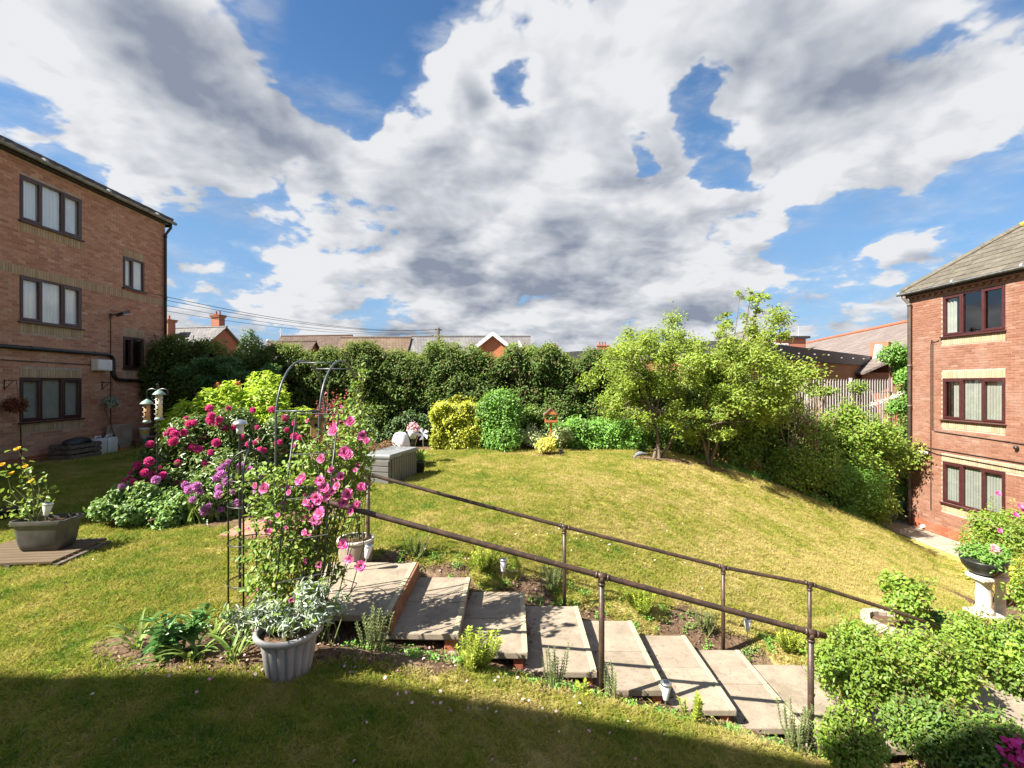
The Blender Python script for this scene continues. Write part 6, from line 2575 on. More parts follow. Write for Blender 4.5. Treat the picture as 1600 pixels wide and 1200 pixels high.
tagit(o, 'black ball lying on the compost in the fluted pot', 'ball')

ty = 5.55
c2 = P(556, 878, ty)
z2 = zg(c2.x, ty)
tp = thing('taupe_pot', (c2.x, ty, z2), 'round taupe flower pot with pale rim at the top of the steps', 'flower pot')
b = MB()
b.lathe((c2.x, ty, z2), [(.155, 0), (.16, .01), (.185, .12), (.198, .27), (.198, .33), (.185, .33), (.18, .27)], 40, rfun=lambda w, r, z: r * (1 + .006 * math.sin(z * 160)), cap=True)
b.build('body', POT_T, tp, True)
b = MB()
b.lathe((c2.x, ty, z2), [(.198, .315), (.208, .32), (.210, .345), (.198, .352), (.186, .345)], 40, cap=False)
b.build('rim', STONE_W, tp, True)
b = MB()
b.lathe((c2.x, ty, z2), [(.0, .31), (.183, .30)], 24, cap=False)
b.build('compost', SOIL, tp)
pp = thing('potted_rose', (c2.x, ty, z2 + .30), 'thin stemmed rose growing in the taupe pot', 'rose')
mb = MB()
pts = []
for k in range(9):
    b0 = Vector((c2.x + .07 * R.normal(), ty + .05 * R.normal(), z2 + .3))
    e = b0 + Vector((.16 * R.normal(), .1 * R.normal(), .35 + .5 * R.rand()))
    mb.tube([b0, b0.lerp(e, .5) + Vector((.02, 0, .02)), e], [.005, .004, .002], 5)
    pts += [b0.lerp(e, .25 + .75 * R.rand()) + Vector(R.normal(size=3) * .04) for _ in range(16)]
mb.build('stem', STEMG, pp)
pts = np.array(pts)
V, Q = leaves_on(pts, nrm(rdir(len(pts)) + np.array([0, -.2, .8])), .05, .6, six=True)
npmesh('foliage', V, Q, L_ROSE, pp)

# black obelisk
oy = 4.12
oc = Vector((P(389, 700, oy).x, oy + .02, 0))
oz = zg(oc.x, oc.y)
ob = thing('obelisk', (oc.x, oc.y, oz), 'black metal obelisk plant support with round rings left of the climbing rose', 'plant support')
rr = .172
for k in range(4):
    a = math.radians(12 + 90 * k)
    b = MB()
    d = Vector((math.cos(a), math.sin(a), 0))
    pts = [oc + d * rr + Vector((0, 0, oz - .08)), oc + d * rr + Vector((0, 0, oz + 1.42))]
    for j in range(1, 9):
        w = math.pi / 2 * j / 8
        pts.append(oc + d * rr * math.cos(w) + Vector((0, 0, oz + 1.42 + .20 * math.sin(w))))
    b.tube(pts, .0075, 8)
    b.build('leg', BLK, ob, True)
for z in (.10, .50, .84, 1.16, 1.38):
    b = MB()
    b.tube([(oc.x + rr * math.cos(w), oc.y + rr * math.sin(w), oz + z) for w in [2 * math.pi * j / 32 for j in range(33)]], .0055, 6)
    b.build('ring', BLK, ob, True)
b = MB()
b.lathe((oc.x, oc.y, oz + 1.615), [(.012, 0), (.020, .02), (.012, .04), (.022, .06), (.004, .11)], 10)
b.build('finial', BLK, ob, True)

# mushroom shaped solar lamp behind the obelisk
my = 4.75
mq = P(375, 662, my)
ml = thing('mushroom_lamp', (mq.x, my, 0), 'white mushroom shaped lamp on a slim pole behind the obelisk', 'garden lamp')
b = MB()
b.tube([(mq.x, my, -.02), (mq.x, my, mq.z - .10)], .014, 8)
b.build('pole', BLK, ml)
b = MB()
b.tube([(mq.x, my, mq.z - .10), (mq.x, my, mq.z)], .032, 12)
b.build('lens', SOLAR, ml, True)
b = MB()
b.lathe((mq.x, my, mq.z - .005), [(.072, 0), (.072, .006), (.055, .030), (.02, .044), (.005, .047)], 20)
b.build('cap', STEEL, ml, True)

# tubular rose arch
ya, yb = 4.42, 5.58
yc_, hr = (ya + yb) / 2, (yb - ya) / 2
ar = thing('rose_arch', (-1.97, yc_, 0), 'tubular metal rose arch of two hoops joined by cross bars', 'garden arch')
for x in (-2.175, -1.775):
    b = MB()
    zs = 2.29 - hr
    pts = [(x, ya, zg(x, ya) - .1), (x, ya, zs)]
    for j in range(1, 20):
        w = math.pi * j / 20
        pts.append((x, yc_ - hr * math.cos(w), zs + hr * math.sin(w)))
    pts += [(x, yb, zs), (x, yb, zg(x, yb) - .1)]
    b.tube(pts, .0105, 10)
    b.build('hoop', ARCHM, ar, True)
for (y, z) in ((yc_ - .13, 2.265), (yc_ + .26, 2.215), (ya, 1.80), (ya, 1.10), (ya, .55), (yb, 1.75), (yb, 1.1), (yb, .5)):
    b = MB()
    b.tube([(-2.175, y, z), (-1.775, y, z)], .0075, 8)
    b.build('cross_bar', ARCHM, ar, True)
# leaning frame with square head, its feet by the fluted pot
fr = thing('trellis_frame', (-1.8, 3.75, 0), 'leaning thin black trellis frame carrying the climbing rose', 'trellis')
pL0, pL1 = P(426, 958, 3.72), P(463, 646, 4.02)
pR0, pR1 = P(500, 940, 3.74), P(529, 647, 4.04)
for (a, e) in ((pL0, pL1), (pR0, pR1)):
    b = MB()
    b.tube([a - Vector((0, 0, .12)), a.lerp(e, .5) + Vector((-.012, 0, 0)), e], .0065, 8)
    b.build('upright', BLK, fr, True)
for f in (.14, .34, .55, .78, 1.0):
    b = MB()
    b.tube([pL0.lerp(pL1, f), pR0.lerp(pR1, f)], .005, 6)
    b.build('rung', BLK, fr)

# nesting box on the arch
nb = P(495, 662, 4.75)
bx_ = thing('nesting_box', (nb.x, 4.75, nb.z - .13), 'small birch nesting box with a pitched roof hanging in the rose arch', 'bird house')
Mz = Matrix.Rotation(.25, 4, 'Z')
b = MB()
b.box((nb.x, 4.75, nb.z - .035), (.105, .11, .17), bev=.004, M=Mz)
b.build('house', BIRDBOX, bx_)
b = MB()
for s in (-1, 1):
    pts = [Vector((0, -.085, .125)), Vector((s * .085, -.085, .035)), Vector((s * .085, -.085, .022)), Vector((0, -.085, .110))]
    b.prism([Mz @ p + Vector((nb.x, 4.75, nb.z)) for p in pts], Mz.to_3x3() @ Vector((0, .17, 0)))
b.build('roof', WOOD_W, bx_)
b = MB()
p = Mz @ Vector((0, -.057, 0)) + Vector((nb.x, 4.75, nb.z - .01))
b.ball(p, .017, 10, 6, (1, .2, 1))
b.build('entrance_hole', DARK_IN, bx_)
b = MB()
b.tube([(nb.x, 4.75, nb.z + .11), (nb.x + .05, 4.6, 1.80), (nb.x + .1, 4.42, 1.80)], .003, 5)
b.build('hanger', BLK, bx_)

# the pink climbing rose
def climbing_rose():
    base = Vector((-1.72, 3.9, zg(-1.72, 3.9)))
    t = thing('climbing_rose', base, 'large climbing rose with pink blooms trained over arch, trellis and handrail', 'rose')
    clumps = []     # px, py, radius px, depth, weight
    for (px, py, rp, y, w) in (
            (470, 950, 26, 3.9, 1.0), (440, 930, 28, 3.9, 1.2), (425, 890, 30, 3.95, 1.4), (460, 885, 30, 3.95, 1.4), (430, 845, 32, 4.0, 1.4), (470, 840, 32, 4.0, 1.5), (420, 800, 32, 4.0, 1.3), (460, 795, 34, 4.0, 1.5),
            (500, 790, 32, 4.1, 1.3), (430, 755, 34, 4.05, 1.3), (470, 745, 32, 4.1, 1.2), (510, 740, 34, 4.2, 1.4), (545, 745, 34, 4.3, 1.4), (480, 712, 28, 4.2, .9), (520, 700, 34, 4.3, 1.2), (555, 705, 32, 4.4, 1.2), (540, 665, 30, 4.5, 1.0),
            (565, 675, 24, 4.6, .9), (545, 635, 22, 4.7, .7), (565, 720, 24, 4.5, .9), (560, 760, 24, 4.4, .8), (530, 780, 28, 4.2, 1.0), (490, 830, 26, 4.0, .9), (505, 870, 22, 4.0, .6), (520, 830, 20, 4.1, .5), (395, 745, 20, 4.05, .5), (400, 860, 20, 4.0, .6), (405, 915, 20, 3.95, .6),
            (445, 970, 22, 3.9, .8), (525, 900, 14, 4.0, .3), (558, 605, 12, 5.0, .35), (567, 585, 9, 5.1, .25), (556, 600, 8, 5.1, .2), (575, 640, 14, 5.0, .4)):
        clumps.append((P(px, py, y), rp * y / F, w))
    pts, nn = [], []
    mb = MB()
    for (c, r, w) in clumps:
        m = int(125 * w)
        for _ in range(m):
            d = Vector(R.normal(size=3))
            d = d / max(d.length, .01) * (R.rand() ** .45)
            pts.append(c + Vector((d.x * r, d.y * r * 1.3, d.z * r)))
        for _ in range(4):
            e = c + Vector(R.normal(size=3)) * r * .7
            s = base + Vector((.10 * R.normal(), .06 * R.normal(), 0)) if R.rand() < .35 else c + Vector((.08 * R.normal(), .05, -.22))
            mid = s.lerp(e, .5) + Vector((.06 * R.normal(), .04 * R.normal(), .05))
            mb.tube([s, s.lerp(mid, .5) + Vector((.02, 0, .03)), mid, e], [.006, .005, .004, .002], 5)
    for k in range(5):
        e = P(470 + 25 * k, 700 + 20 * math.sin(k * 2), 4.2)
        mid = base.lerp(e, .5) + Vector((.1 * R.normal(), 0, .1))
        mb.tube([base, base.lerp(mid, .5), mid, e], [.012, .011, .009, .005], 6)
    # long arching shoots
    for (a, m, e) in (((500, 705), (485, 690), (470, 668)), ((545, 690), (525, 680), (470, 715)), ((420, 800), (380, 760), (352, 770)), ((430, 900), (395, 850), (358, 820)), ((425, 930), (390, 900), (362, 872)), ((560, 650), (566, 610), (568, 575))):
        y = 4.1 if a[0] < 550 else 4.9
        A, Mm, E = P(*a, y), P(*m, y), P(*e, y)
        mb.tube([A, A.lerp(Mm, .6), Mm, Mm.lerp(E, .5), E], [.005, .005, .004, .003, .002], 5)
        for _ in range(22):
            f = R.rand()
            pts.append((A.lerp(Mm, f * 2) if f < .5 else Mm.lerp(E, f * 2 - 1)) + Vector(R.normal(size=3)) * .028)
    mb.build('stem', STEMG, t)
    pts = np.array([tuple(p) for p in pts])
    V, Q = leaves_on(pts, nrm(rdir(len(pts)) * .9 + np.array([-.15, -.35, .75])), .047, .6, var=.6, six=True, droop=.2)
    npmesh('foliage', V, Q, L_ROSE, t)
    bl = []
    for (px, py, y, s) in ((549, 660, 4.2, 1.2), (523, 675, 4.1, 1.1), (567, 682, 4.25, 1.2), (574, 690, 4.3, .9), (538, 708, 4.1, 1.3), (546, 712, 4.1, 1.1), (504, 718, 4.0, 1.0), (533, 745, 4.05, 1.0), (470, 752, 3.95, 1.0), (475, 747, 3.95, .9), (415, 764, 3.9, 1.1), (501, 752, 4.0, 1.0), (510, 763, 4.0, 1.2), (505, 762, 4.0, 1.1), (494, 778, 3.95, 1.2), (513, 778, 4.0, .9),
                           (543, 773, 4.05, 1.2), (537, 786, 4.05, 1.1), (558, 789, 4.1, 1.0), (564, 762, 4.15, 1.1), (502, 803, 3.9, 1.25), (492, 813, 3.9, 1.2), (500, 783, 3.95, 1.1), (477, 832, 3.9, .7), (435, 805, 3.9, .5), (536, 851, 3.95, 1.1), (547, 874, 3.95, 1.0), (563, 885, 3.95, 1.15), (518, 735, 4.05, .8), (520, 768, 4.0, .9), (550, 800, 4.05, .9), (480, 786, 3.9, .8), (528, 760, 4.0, .8), (453, 770, 3.92, .7), (556, 735, 4.15, .6), (482, 658, 4.4, .6)):
        bl.append((P(px, py, y - .12), (.25 * R.normal(), -.85, .45), s))
    for _ in range(34):
        c, r, w = clumps[R.randint(1, 28)]
        d = Vector((R.normal() * .7, -abs(R.normal()) - .4, R.normal() * .7)).normalized()
        bl.append((c + d * r * 1.05, (d.x, d.y - .3, d.z + .4), .35 + .45 * R.rand()))
    off = root_loc(t)
    for i, (p, nv, s) in enumerate(bl):
        link('bloom', ROSE[i % 3], t, p - off, Vector(nv).to_track_quat('Z', 'Y').to_euler(), s * (.72 + .14 * R.rand()))


climbing_rose()

# ------------------------------------------------------------------ planting by the fluted pot
x, y = ground_at(270, 3.55), 3.62
t = thing('peony_plant', (x, y, zg(x, y)), 'leafy dark green peony clump growing in the bare soil left of the fluted pot', 'plant')
mb = MB()
unit = {}
lob = []
for k in range(4):
    V, Q = leaf_arrays(np.array([[0, 0, 0]]), np.array([[0, 1.0, .15]]), np.array([[0, 0, 1.0]]), .10, .040, six=True, droop=.25)
    me = bpy.data.meshes.new('leaf')
    me.from_pydata(V.tolist(), [], Q.tolist())
    me.materials.append(L_PEONY)
    unit[k] = me
for s in range(15):
    a = 6.28 * R.rand()
    e = Vector((x + .19 * math.cos(a) * R.rand() ** .5, y + .15 * math.sin(a), zg(x, y) + .12 + .22 * R.rand()))
    b0 = Vector((x + .03 * R.normal(), y + .03 * R.normal(), zg(x, y) - .02))
    mb.tube([b0, b0.lerp(e, .5) + Vector((0, 0, .04)), e], [.006, .005, .003], 5)
    for k in range(17):
        p = b0.lerp(e, .55 + .5 * R.rand()) + Vector(R.normal(size=3)) * .012
        w = 6.28 * R.rand()
        link('leaf', unit[k % 4], t, p - root_loc(t), (R.normal() * .35 + .15, R.normal() * .3, w), .75 + .5 * R.rand())
mb.build('stem', STEMG, t)
for i, (px, py, n, l, lab) in enumerate(((215, 1015, 13, .30, 'strap leaved clump at the left end of the bare soil patch'), (252, 1040, 12, .30, 'sprawling strap leaved clump in front of the peony'), (303, 1040, 14, .30, 'upright strap leaved clump right of the peony'), (365, 1035, 15, .36, 'tall strap leaved clump between the peony and the fluted pot'), (338, 985, 10, .26, 'thin strap leaved clump behind the peony at the lawn edge'), (385, 985, 10, .22, 'thin strap leaved clump at the foot of the obelisk'))):
    y = CAM_H * F / (py - 600)
    x = ground_at(px, y)
    t = thing('strap_leaf_plant', (x, y, zg(x, y)), lab, 'plant', 'strap leaved plants in the bare soil')
    for k in range(n):
        a = 6.28 * R.rand()
        out = .35 + .9 * R.rand() if 'sprawl' in lab else .2 + .5 * R.rand()
        strap_leaf(t, x + .03 * R.normal(), y + .025 * R.normal(), a, out, l * (.6 + .5 * R.rand()), .011, .10)

# small shrubs either side of the steps
def hebe(label, px, y, h, w, leafm, nst, size=.026, cat='shrub', name='hebe', py=None):
    x = ground_at(px, y)
    z = zg(x, y)
    t = thing(name, (x, y, z), label, cat, 'small shrubs beside the steps')
    mb = MB()
    P_, D_, N_ = [], [], []
    for k in range(nst):
        a = 6.28 * R.rand()
        lean = w * (.25 + .75 * R.rand())
        b0 = Vector((x + .03 * R.normal(), y + .03 * R.normal(), z - .03))
        hh = h * (.55 + .45 * R.rand())
        e = b0 + Vector((math.cos(a) * lean, math.sin(a) * lean * .8, hh))
        m = b0.lerp(e, .5) + Vector((math.cos(a) * lean * .18, math.sin(a) * lean * .18, 0))
        mb.tube([b0, m, e], [.005, .004, .002], 5)
        steps = int(hh / .014)
        for j in range(steps):
            f = .12 + .88 * j / steps
            p = b0.lerp(m, f * 2) if f < .5 else m.lerp(e, f * 2 - 1)
            for s in (0, 1):
                w2 = j * 1.57 + s * math.pi + .3 * R.normal()
                P_.append(tuple(p))
                D_.append((math.cos(w2), math.sin(w2), .75))
                N_.append((-.5 * math.cos(w2), -.5 * math.sin(w2), 1))
    mb.build('stem', STEMG, t)
    n = len(P_)
    V, Q = leaf_arrays(np.array(P_), np.array(D_), np.array(N_), size * (.75 + .5 * R.rand(n)), size * .42, droop=.1)
    npmesh('foliage', V, Q, leafm, t)
    return t


hebe('grey green hebe growing against the near end of the top step', 582, 3.92, .42, .17, L_HEBE, 22)
hebe('slim grey green hebe in front of the third and fourth steps', 862, 3.95, .38, .09, L_HEBE, 17)
hebe('slim willowy hebe beside the second post of the near handrail', 960, 3.92, .36, .09, L_HEBE, 10)
hebe('young grey hebe in front of the bottom steps by the last handrail post', 1242, 3.85, .42, .18, L_HEBE, 22)
hebe('grey green hebe behind the top step beside the taupe pot', 652, 5.7, .30, .14, L_HEBE, 18)
hebe('grey green hebe beside the second post of the far handrail', 862, 5.68, .36, .13, L_HEBE, 18)
hebe('grey green hebe behind the sixth step', 1104, 5.65, .34, .14, L_HEBE, 18)
EU = leaf_mat('euonymus_leaf', (.15, .22, .020), (.30, .34, .045), (.42, .38, .06), .38)
for (px, y, w, h, n, lab) in ((742, 3.88, .22, .36, 34, 'bushy yellow green euonymus in front of the second and third steps'), (757, 5.68, .22, .34, 26, 'yellow green euonymus behind the second step'), (1000, 5.68, .22, .34, 26, 'yellow green euonymus behind the fifth step'), (1235, 5.72, .22, .32, 22, 'yellow green euonymus behind the foot of the steps'), (1082, 3.86, .10, .30, 9, 'small yellow green euonymus in front of the sixth step'), (915, 3.86, .10, .15, 9, 'low green seedling clump between the two slim hebes')):
    hebe(lab, px, y, h, w, EU, n, .042, name='euonymus')
# weeds and seedlings along the near edge of the steps
wx = []
for k in range(260):
    x = -1.4 + 4.6 * R.rand()
    y = 3.82 + .20 * R.rand() if R.rand() < .65 else 5.45 + .4 * R.rand()
    wx.append((x, y, zg(x, y) + .015, .02 + .04 * R.rand()))
Pt, Nn = lobe_cloud(wx, 7500, .8, .1, flat=1.1, up=.8)
V, Q = leaves_on(Pt, Nn, .028, .5)
o = npmesh('weeds', V, Q, L_BRIGHT, None)
tagit(o, 'low weeds and seedlings along both edges of the steps', 'weeds')

# dropped petals and daisies
def flat_scatter(name, label, cat, pts, m, size):
    P_ = np.array([(x, y, zg(x, y) + h) for (x, y, h) in pts])
    V, Q = leaves_on(P_, nrm(rdir(len(P_)) * .5 + np.array([0, -.2, 1])), size, .8, six=True)
    o = npmesh(name, V, Q, m, None)
    tagit(o, label, cat)


pp_ = [(-2.2 + 2.6 * R.rand() + .2 * R.normal(), 3.15 + 1.0 * R.rand() ** .7, .012 + .015 * R.rand()) for _ in range(120)] + [(-3 + 4.5 * R.rand(), 2.6 + .9 * R.rand(), .03) for _ in range(16)] + [(-1.2 + 1.5 * R.rand(), 5.5 + .4 * R.rand(), .02) for _ in range(25)]
flat_scatter('fallen_petals', 'fallen pink rose petals strewn over soil and grass round the steps', 'petals', pp_, F_PALE, .026)
dd = []
for (cx, cy, n, s) in ((.9, 7.2, 26, .45), (-.1, 9.6, 6, .5), (3.4, 9.0, 22, 1.6), (6.5, 11.0, 26, 1.6), (.3, 3.55, 10, .4), (2.4, 7.0, 12, .8), (-3.5, 6.2, 5, .8), (9.5, 12.0, 22, 1.0)):
    dd += [(cx + s * R.normal(), cy + s * .5 * R.normal(), .035) for _ in range(n)]
flat_scatter('daisies', 'tiny white daisies dotted over the lawn', 'daisies', dd, F_WHITE, .022)
# mulch chips on the soil
mc = []
while len(mc) < 5200:
    x, y = -3.4 + 7.2 * R.rand(), 3.0 + 2.9 * R.rand()
    if soil_mask(np.array([x]), np.array([y]))[0] > .5:
        mc.append((x, y, zg(x, y) + .008 + .012 * R.rand()))
mc = np.array(mc)
V, Q = leaf_arrays(mc, rdir(len(mc)) * np.array([1, 1, .35]), nrm(rdir(len(mc)) * .6 + np.array([0, 0, 1])), .018 + .035 * R.rand(len(mc)), .014, .25, .1)
o = npmesh('bark_mulch', V, Q, MULCH, None)
tagit(o, 'brown bark mulch covering the planting strips beside the steps', 'mulch')

# small paved stand with dark pots behind the obelisk
x, y = ground_at(413, 6.6), 6.6
t = thing('paving_pad', (x, y, 0), 'small reddish paving pad behind the obelisk at the edge of the flower bed', 'paving')
for i in range(4):
    for j in range(3):
        b = MB()
        b.box((x - .33 + i * .225, y - .2 + j * .225, .045 + R.normal() * .002), (.217, .217, .05), bev=.006)
        b.build('paver', spotty('red_paver', (.30, .16, .11), (.38, .22, .15), 9, .9, .15, 60), t)
for k, (dx, lab) in enumerate(((.10, 'black nursery pot on the reddish paving pad'),)):
    t = thing('nursery_pot', (x + dx, y + .1, .07), lab, 'flower pot')
    b = MB()
    b.lathe((x + dx, y + .1, .07), [(.10, 0), (.135, .24), (.145, .25), (.145, .27), (.12, .26)], 18)
    b.build('body', BLK, t, True)

# ------------------------------------------------------------------ things along the foot of the left block
def wallx(px, y):
    return P(px, 0, y).x


t = thing('wooden_crate', (-11.95, 13.3, 0), 'weathered slatted wooden crate holding a black bag by the shaded wall', 'crate')
for (z, off_) in ((.10, 0), (.24, 0), (.37, 0)):
    for s in (-1, 1):
        b = MB()
        b.box((-11.95 + s * .28, 13.15, z), (.03, .98, .10), bev=.004)
        b.build('slat', WOOD_G, t)
        b = MB()
        b.box((-11.95, 13.15 + s * .48, z), (.53, .03, .10), bev=.004)
        b.build('slat', WOOD_G, t)
for sx in (-1, 1):
    for sy in (-1, 1):
        b = MB()
        b.box((-11.95 + sx * .245, 13.15 + sy * .445, .22), (.045, .045, .44))
        b.build('corner_post', WOOD_G, t)
b = MB()
b.ball((-11.95, 13.2, .44), .27, 14, 10, (.85, 1.5, .55))
o = b.build('black_bag', BAG, None, True)
tagit(o, 'crumpled black plastic bag lying in the wooden crate', 'bag')
for (y, lab) in ((13.92, 'white plastic jerry can next to the wooden crate'), (14.30, 'white plastic jerry can farther from the wooden crate, by the broom')):
    t = thing('jerry_can', (-11.95, y, 0), lab, 'jerry can', 'white jerry cans by the shaded wall')
    b = MB()
    b.box((-11.98, y, .24), (.27, .34, .46), bev=.05)
    b.build('body', JERRY, t, 'auto')
    b = MB()
    b.tube([(-11.98, y - .13, .46), (-11.98, y - .12, .53), (-11.98, y + .06, .53), (-11.98, y + .07, .46)], .02, 8)
    b.build('handle', JERRY, t, True)
    b = MB()
    b.tube([(-11.98, y + .12, .46), (-11.98, y + .12, .525)], .035, 10)
    b.build('cap', BLK, t)
t = thing('paving_slab', (-12.3, 15.1, 0), 'grey paving slab leaning upright against the shaded wall', 'slab')
b = MB()
b.box((-12.32, 15.05, .39), (.05, .95, .80), bev=.006, M=Matrix.Rotation(.12, 4, 'Y'))
b.build('slab_face', CONC, t)
t = thing('broom', (-12.0, 14.75, 0), 'long handled broom with straw head leaning on the shaded wall', 'broom')
b = MB()
b.tube([(-12.02, 14.72, .05), (-12.42, 14.62, 1.32)], .014, 8)
b.build('handle', WOOD_W, t)
b = MB()
b.box((-11.98, 14.80, .07), (.09, .42, .05), rz=.1, bev=.006)
b.build('head', WOOD_O, t)
b = MB()
b.box((-11.98, 14.80, .025), (.11, .44, .05), rz=.1)
b.build('bristles', STRAW, t)
t = thing('bucket', (-12.1, 15.85, 0), 'white plastic bucket with a yellow band by the shaded wall', 'bucket')
b = MB()
b.lathe((-12.1, 15.8, .24), [(.12, 0), (.15, .34), (.16, .35), (.16, .37), (.13, .36)], 18)
b.build('body', WHITE_P, t, True)
b = MB()
b.lathe((-12.1, 15.8, .24), [(.141, .20), (.149, .28)], 18, cap=False)
b.build('label_band', YELLOW, t, True)
b = MB()
b.lathe((-12.1, 15.8, 0), [(.16, 0), (.17, .24)], 18)
o = b.build('green_tub', spotty('green_plastic', (.02, .10, .06), (.03, .14, .08), 6, .5, .4), None, True)
tagit(o, 'dark green tub standing underneath the white bucket', 'tub')
b = MB()
b.lathe((-11.9, 15.3, 0), [(.09, 0), (.11, .30), (.115, .32), (.09, .31)], 14)
o = b.build('clay_pot', spotty('terracotta_dark', (.16, .10, .07), (.22, .15, .11), 9, .8, .2), None, True)
tagit(o, 'small brown clay pot in front of the leaning paving slab', 'flower pot')
t = thing('timber_pile', (-12.0, 16.5, 0), 'pile of old timber offcuts by the shaded wall', 'timber pile')
for k in range(9):
    b = MB()
    b.box((-12.05 + .12 * R.normal(), 16.45 + .1 * R.normal(), .05 + k * .032), (.09 + .05 * R.rand(), .9 + .4 * R.rand(), .03), rz=.25 * R.normal())
    b.build('plank', [WOOD_G, WOOD_W, CONC][k % 3], t)
b = MB()
b.box((-11.72, 16.45, .04), (.06, .75, .06), rz=-.15, bev=.004)
o = b.build('spirit_level', YELLOW, None)
tagit(o, 'yellow spirit level lying in front of the timber pile', 'spirit level')


def hanging_basket(label, p, r, mats, wall_x):
    t = thing('hanging_basket', p, label, 'hanging basket', 'hanging baskets on the shaded wall')
    p = Vector(p)
    b = MB()
    b.tube([(wall_x + .02, p.y, p.z + .62), (wall_x + .02, p.y, p.z + .35)], .012, 6)
    b.tube([(wall_x + .02, p.y, p.z + .58), (p.x + .02, p.y, p.z + .58), (p.x + .02, p.y, p.z + .50)], .010, 6)
    b.tube([(wall_x + .02, p.y, p.z + .38), (p.x - .06, p.y, p.z + .57)], .008, 6)
    b.build('bracket', BLK, t)
    for k in range(3):
        a = 2.1 * k
        b = MB()
        b.tube([(p.x + .02, p.y, p.z + .50), (p.x + r * .9 * math.cos(a), p.y + r * .9 * math.sin(a), p.z)], .003, 4)
        b.build('chain', BLK, t)
    for (m, n, s, nm) in mats:
        Pt, Nn = lobe_cloud([(p.x, p.y, p.z, r), (p.x, p.y, p.z - .04, r * .9)], n, .3, .2, flat=.75)
        V, Q = leaves_on(Pt, Nn, s, .7)
        npmesh(nm, V, Q, m, t)
    b = MB()
    b.lathe((p.x, p.y, p.z - r * .7), [(.03, 0), (r * .6, .06), (r * .75, r * .55)], 14)
    b.build('liner', SOIL, t, True)


hanging_basket('hanging basket with dark red foliage left of the lowest big window', (-12.2, 11.80, zc(-.50)), .20, ((L_RED, 900, .055, 'foliage'),), LX)
hanging_basket('hanging basket with pale variegated leaves right of the lowest big window', (-12.2, 14.62, zc(-.53)), .17, ((L_SILVER, 700, .05, 'foliage'), (L_IVY, 300, .05, 'ivy')), LX)
t = thing('stacked_pots', (ground_at(5, 7.2), 7.2, 0), 'dark low pots in the shade at the left edge of the lawn', 'flower pots')
for (dx, dy, r) in ((0, 0, .17), (.28, .15, .13)):
    b = MB()
    b.lathe((ground_at(5, 7.2) + dx, 7.2 + dy, 0), [(r * .75, 0), (r, .16), (r * 1.05, .18), (r * .85, .17)], 18)
    b.build('pot', BLK, t, True)

# ------------------------------------------------------------------ lower right garden
def place(px, py, y):
    q = P(px, py, y)
    return q


shrub('rose_bush', 'tall rose bush with a few pink blooms against the sunny flats', 'rose', (P(1570, 820, 11.4).x, 11.4, 1.05), (1.0, .8, 1.05), L_SHRUB, 9500, .075, .55, k=34, shell=.7, rmin=.25, rmax=.42)
rb = bpy.data.objects['rose_bush']
scatter_blooms(rb, ROSE, [(P(px, py, 10.5), (0, -.8, .6)) for (px, py) in ((1557, 772), (1592, 792), (1598, 798), (1560, 830), (1585, 805))], 'bloom', 1.2, 1.6)
shrub('acer_shrub', 'spreading yellow green maple shrub with bronze tints in front of the rose bush', 'shrub', (P(1575, 880, 10.3).x, 10.3, .6), (1.0, .6, .48), L_ACER, 5200, .085, .4, k=22, flat=.55, up=1.0)
_h = hit(1537, 968)
ux, uy = _h.x, _h.y
uz = zg(ux, uy)
pd = thing('pedestal', (ux, uy, uz), 'flaking white stone pedestal carrying a dark planted bowl', 'pedestal')
b = MB()
b.box((ux, uy, uz + .06), (.40, .40, .14), bev=.015)
b.build('plinth', STONE_W, pd)
b = MB()
b.lathe((ux, uy, uz + .13), [(.17, 0), (.13, .06), (.105, .12), (.12, .30), (.105, .48), (.13, .55), (.17, .60)], 20)
b.build('shaft', STONE_W, pd, True)
b = MB()
b.box((ux, uy, uz + .76), (.36, .36, .08), bev=.015)
b.build('capital', STONE_W, pd)
bw = thing('planted_bowl', (ux, uy, uz + .80), 'dark bowl with green plants and pink flowers on the white pedestal', 'planted bowl')
b = MB()
b.lathe((ux, uy, uz + .80), [(.14, 0), (.22, .06), (.30, .16), (.33, .25), (.33, .27), (.28, .26)], 24)
b.build('bowl', BLK, bw, True)
Pt, Nn = lobe_cloud([(ux + .17 * R.normal(), uy + .12 * R.normal(), uz + 1.14 + .06 * R.normal(), .14) for _ in range(9)], 1500, .7)
V, Q = leaves_on(Pt, Nn, .06, .45)
npmesh('foliage', V, Q, L_BRIGHT, bw)
scatter_blooms(bw, [rose_mesh('pale_bloom', F_PALE)], [(Vector((ux + dx, uy - .12, uz + 1.27 + dz)), (0, -.7, .7)) for dx, dz in ((.05, .02), (.10, -.02), (.02, -.05))], 'bloom', 1.3, 1.6)
fx, fy2 = P(1563, 0, uy + .25).x, uy + .25
fz = zg(fx, fy2)
fg = thing('garden_figurine', (fx, fy2, fz), 'small weathered white stone garden figurine by the planted bowl', 'ornament')
b = MB()
b.lathe((fx, fy2, fz), [(.14, 0), (.14, .05), (.08, .09), (.07, .70), (.12, .74), (.13, .82)], 16)
b.build('stand', STONE_W, fg, True)
b = MB()
b.lathe((fx, fy2, fz + .82), [(.10, 0), (.11, .08), (.085, .18), (.05, .26), (.065, .30), (.072, .36), (.055, .42), (.02, .45)], 16)
b.build('body', STONE_W, fg, True)
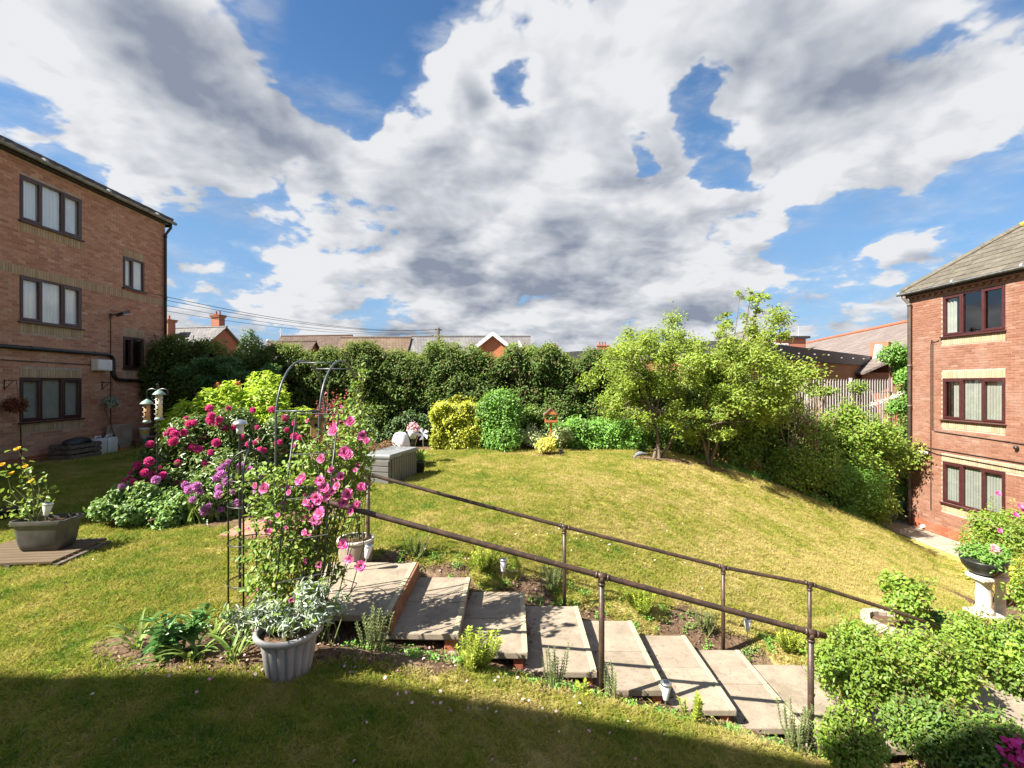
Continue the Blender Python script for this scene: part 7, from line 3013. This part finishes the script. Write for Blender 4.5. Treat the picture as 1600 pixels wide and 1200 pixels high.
# ring of pale stone round a bed
_h = hit(1395, 982)
rx_, ry_ = _h.x, _h.y
rz_ = zg(rx_, ry_)
rg = thing('stone_ring', (rx_, ry_, rz_), 'pale stone ring edging a small soil bed on the lower lawn', 'planter')
for k in range(16):
    a0, a1 = 2 * math.pi * (k + .03) / 16, 2 * math.pi * (k + .97) / 16
    b = MB()
    pts = []
    for (r, a) in ((.36, a0), (.36, a1), (.25, a1), (.25, a0)):
        pts.append((rx_ + r * math.cos(a), ry_ + r * math.sin(a), rz_ - .06))
    b.prism(pts, (0, 0, .16 + .01 * R.normal()))
    b.build('stone', CONC, rg)
b = MB()
b.lathe((rx_, ry_, rz_), [(.0, .06), (.26, .05)], 20, cap=False)
b.build('soil', SOIL, rg)
shrub('small_shrub', 'dark green shrub at the lower end of the far handrail', 'shrub', (P(1410, 935, 6.3).x, 6.3, .42), (.34, .3, .42), L_SHRUB, 2200, .06, .6, k=18, shell=.7)
big = (
    (1338, 1040, 4.35, .40, .35, .37, L_SHRUB, 7500, .038, 'dense small leaved green bush overhanging the foot of the steps'),
    (1445, 1042, 4.7, .58, .45, .36, L_SHRUB, 7500, .042, 'rounded small leaved bush right of the bush over the steps'),
    (1552, 1008, 5.2, .46, .5, .34, L_SHRUB, 7000, .045, 'light green bush in front of the white pedestal'),
    (1610, 1050, 4.9, .35, .4, .5, L_SHRUB_D, 4000, .045, 'dark green bush at the right edge above the paved path'),
    (1450, 1140, 3.75, .42, .25, .22, L_SHRUB_D, 3800, .036, 'shaded dark bush below the paved path'),
    (1540, 1165, 3.6, .40, .3, .24, L_SHRUB_D, 4500, .038, 'shaded low bush in the bottom right corner'),
    (1330, 1160, 3.6, .28, .2, .26, L_SHRUB, 2200, .034, 'green seedling clump in front of the last handrail post'),
    (1640, 935, 7.5, .5, .5, .55, L_SHRUB, 5200, .06, 'bright green shrub at the right edge beside the white figurine'),
    (1470, 985, 6.4, .5, .35, .22, L_BRIGHT, 3400, .055, 'low bright shrub on the lower lawn left of the white pedestal'),
)
for (px, py, y, rx, ry, rz, m, n, sz, lab) in big:
    q = P(px, py, y)
    shrub('garden_bush', lab, 'bush', (q.x, y, q.z - zg(q.x, y)), (rx, ry, rz), m, int(n * 1.7), sz * 1.05, .52, k=46, shell=.75, shoots=60, stems=14, rmin=.14, rmax=.36, zmin=-.9, fuzz=.45, group='bushes in the lower right garden')
t = thing('red_flower_plant', (P(1590, 1185, 3.4).x, 3.4, zg(3.58, 3.4)), 'dark red flowers in the bottom right corner', 'plant')
q = P(1590, 1180, 3.4)
Pt, Nn = lobe_cloud([(q.x, q.y, q.z, .10), (q.x + .1, q.y, q.z - .04, .1)], 160, .7)
V, Q = leaves_on(Pt, Nn, .045, .8, six=True)
npmesh('flowers', V, Q, F_MAG, t)
mb = MB()
twig_bundle(mb, (q.x, q.y, zg(q.x, q.y)), [Vector(p) for p in Pt[:8]], .006, .003, 5, .04)
mb.build('stem', STEMG, t)
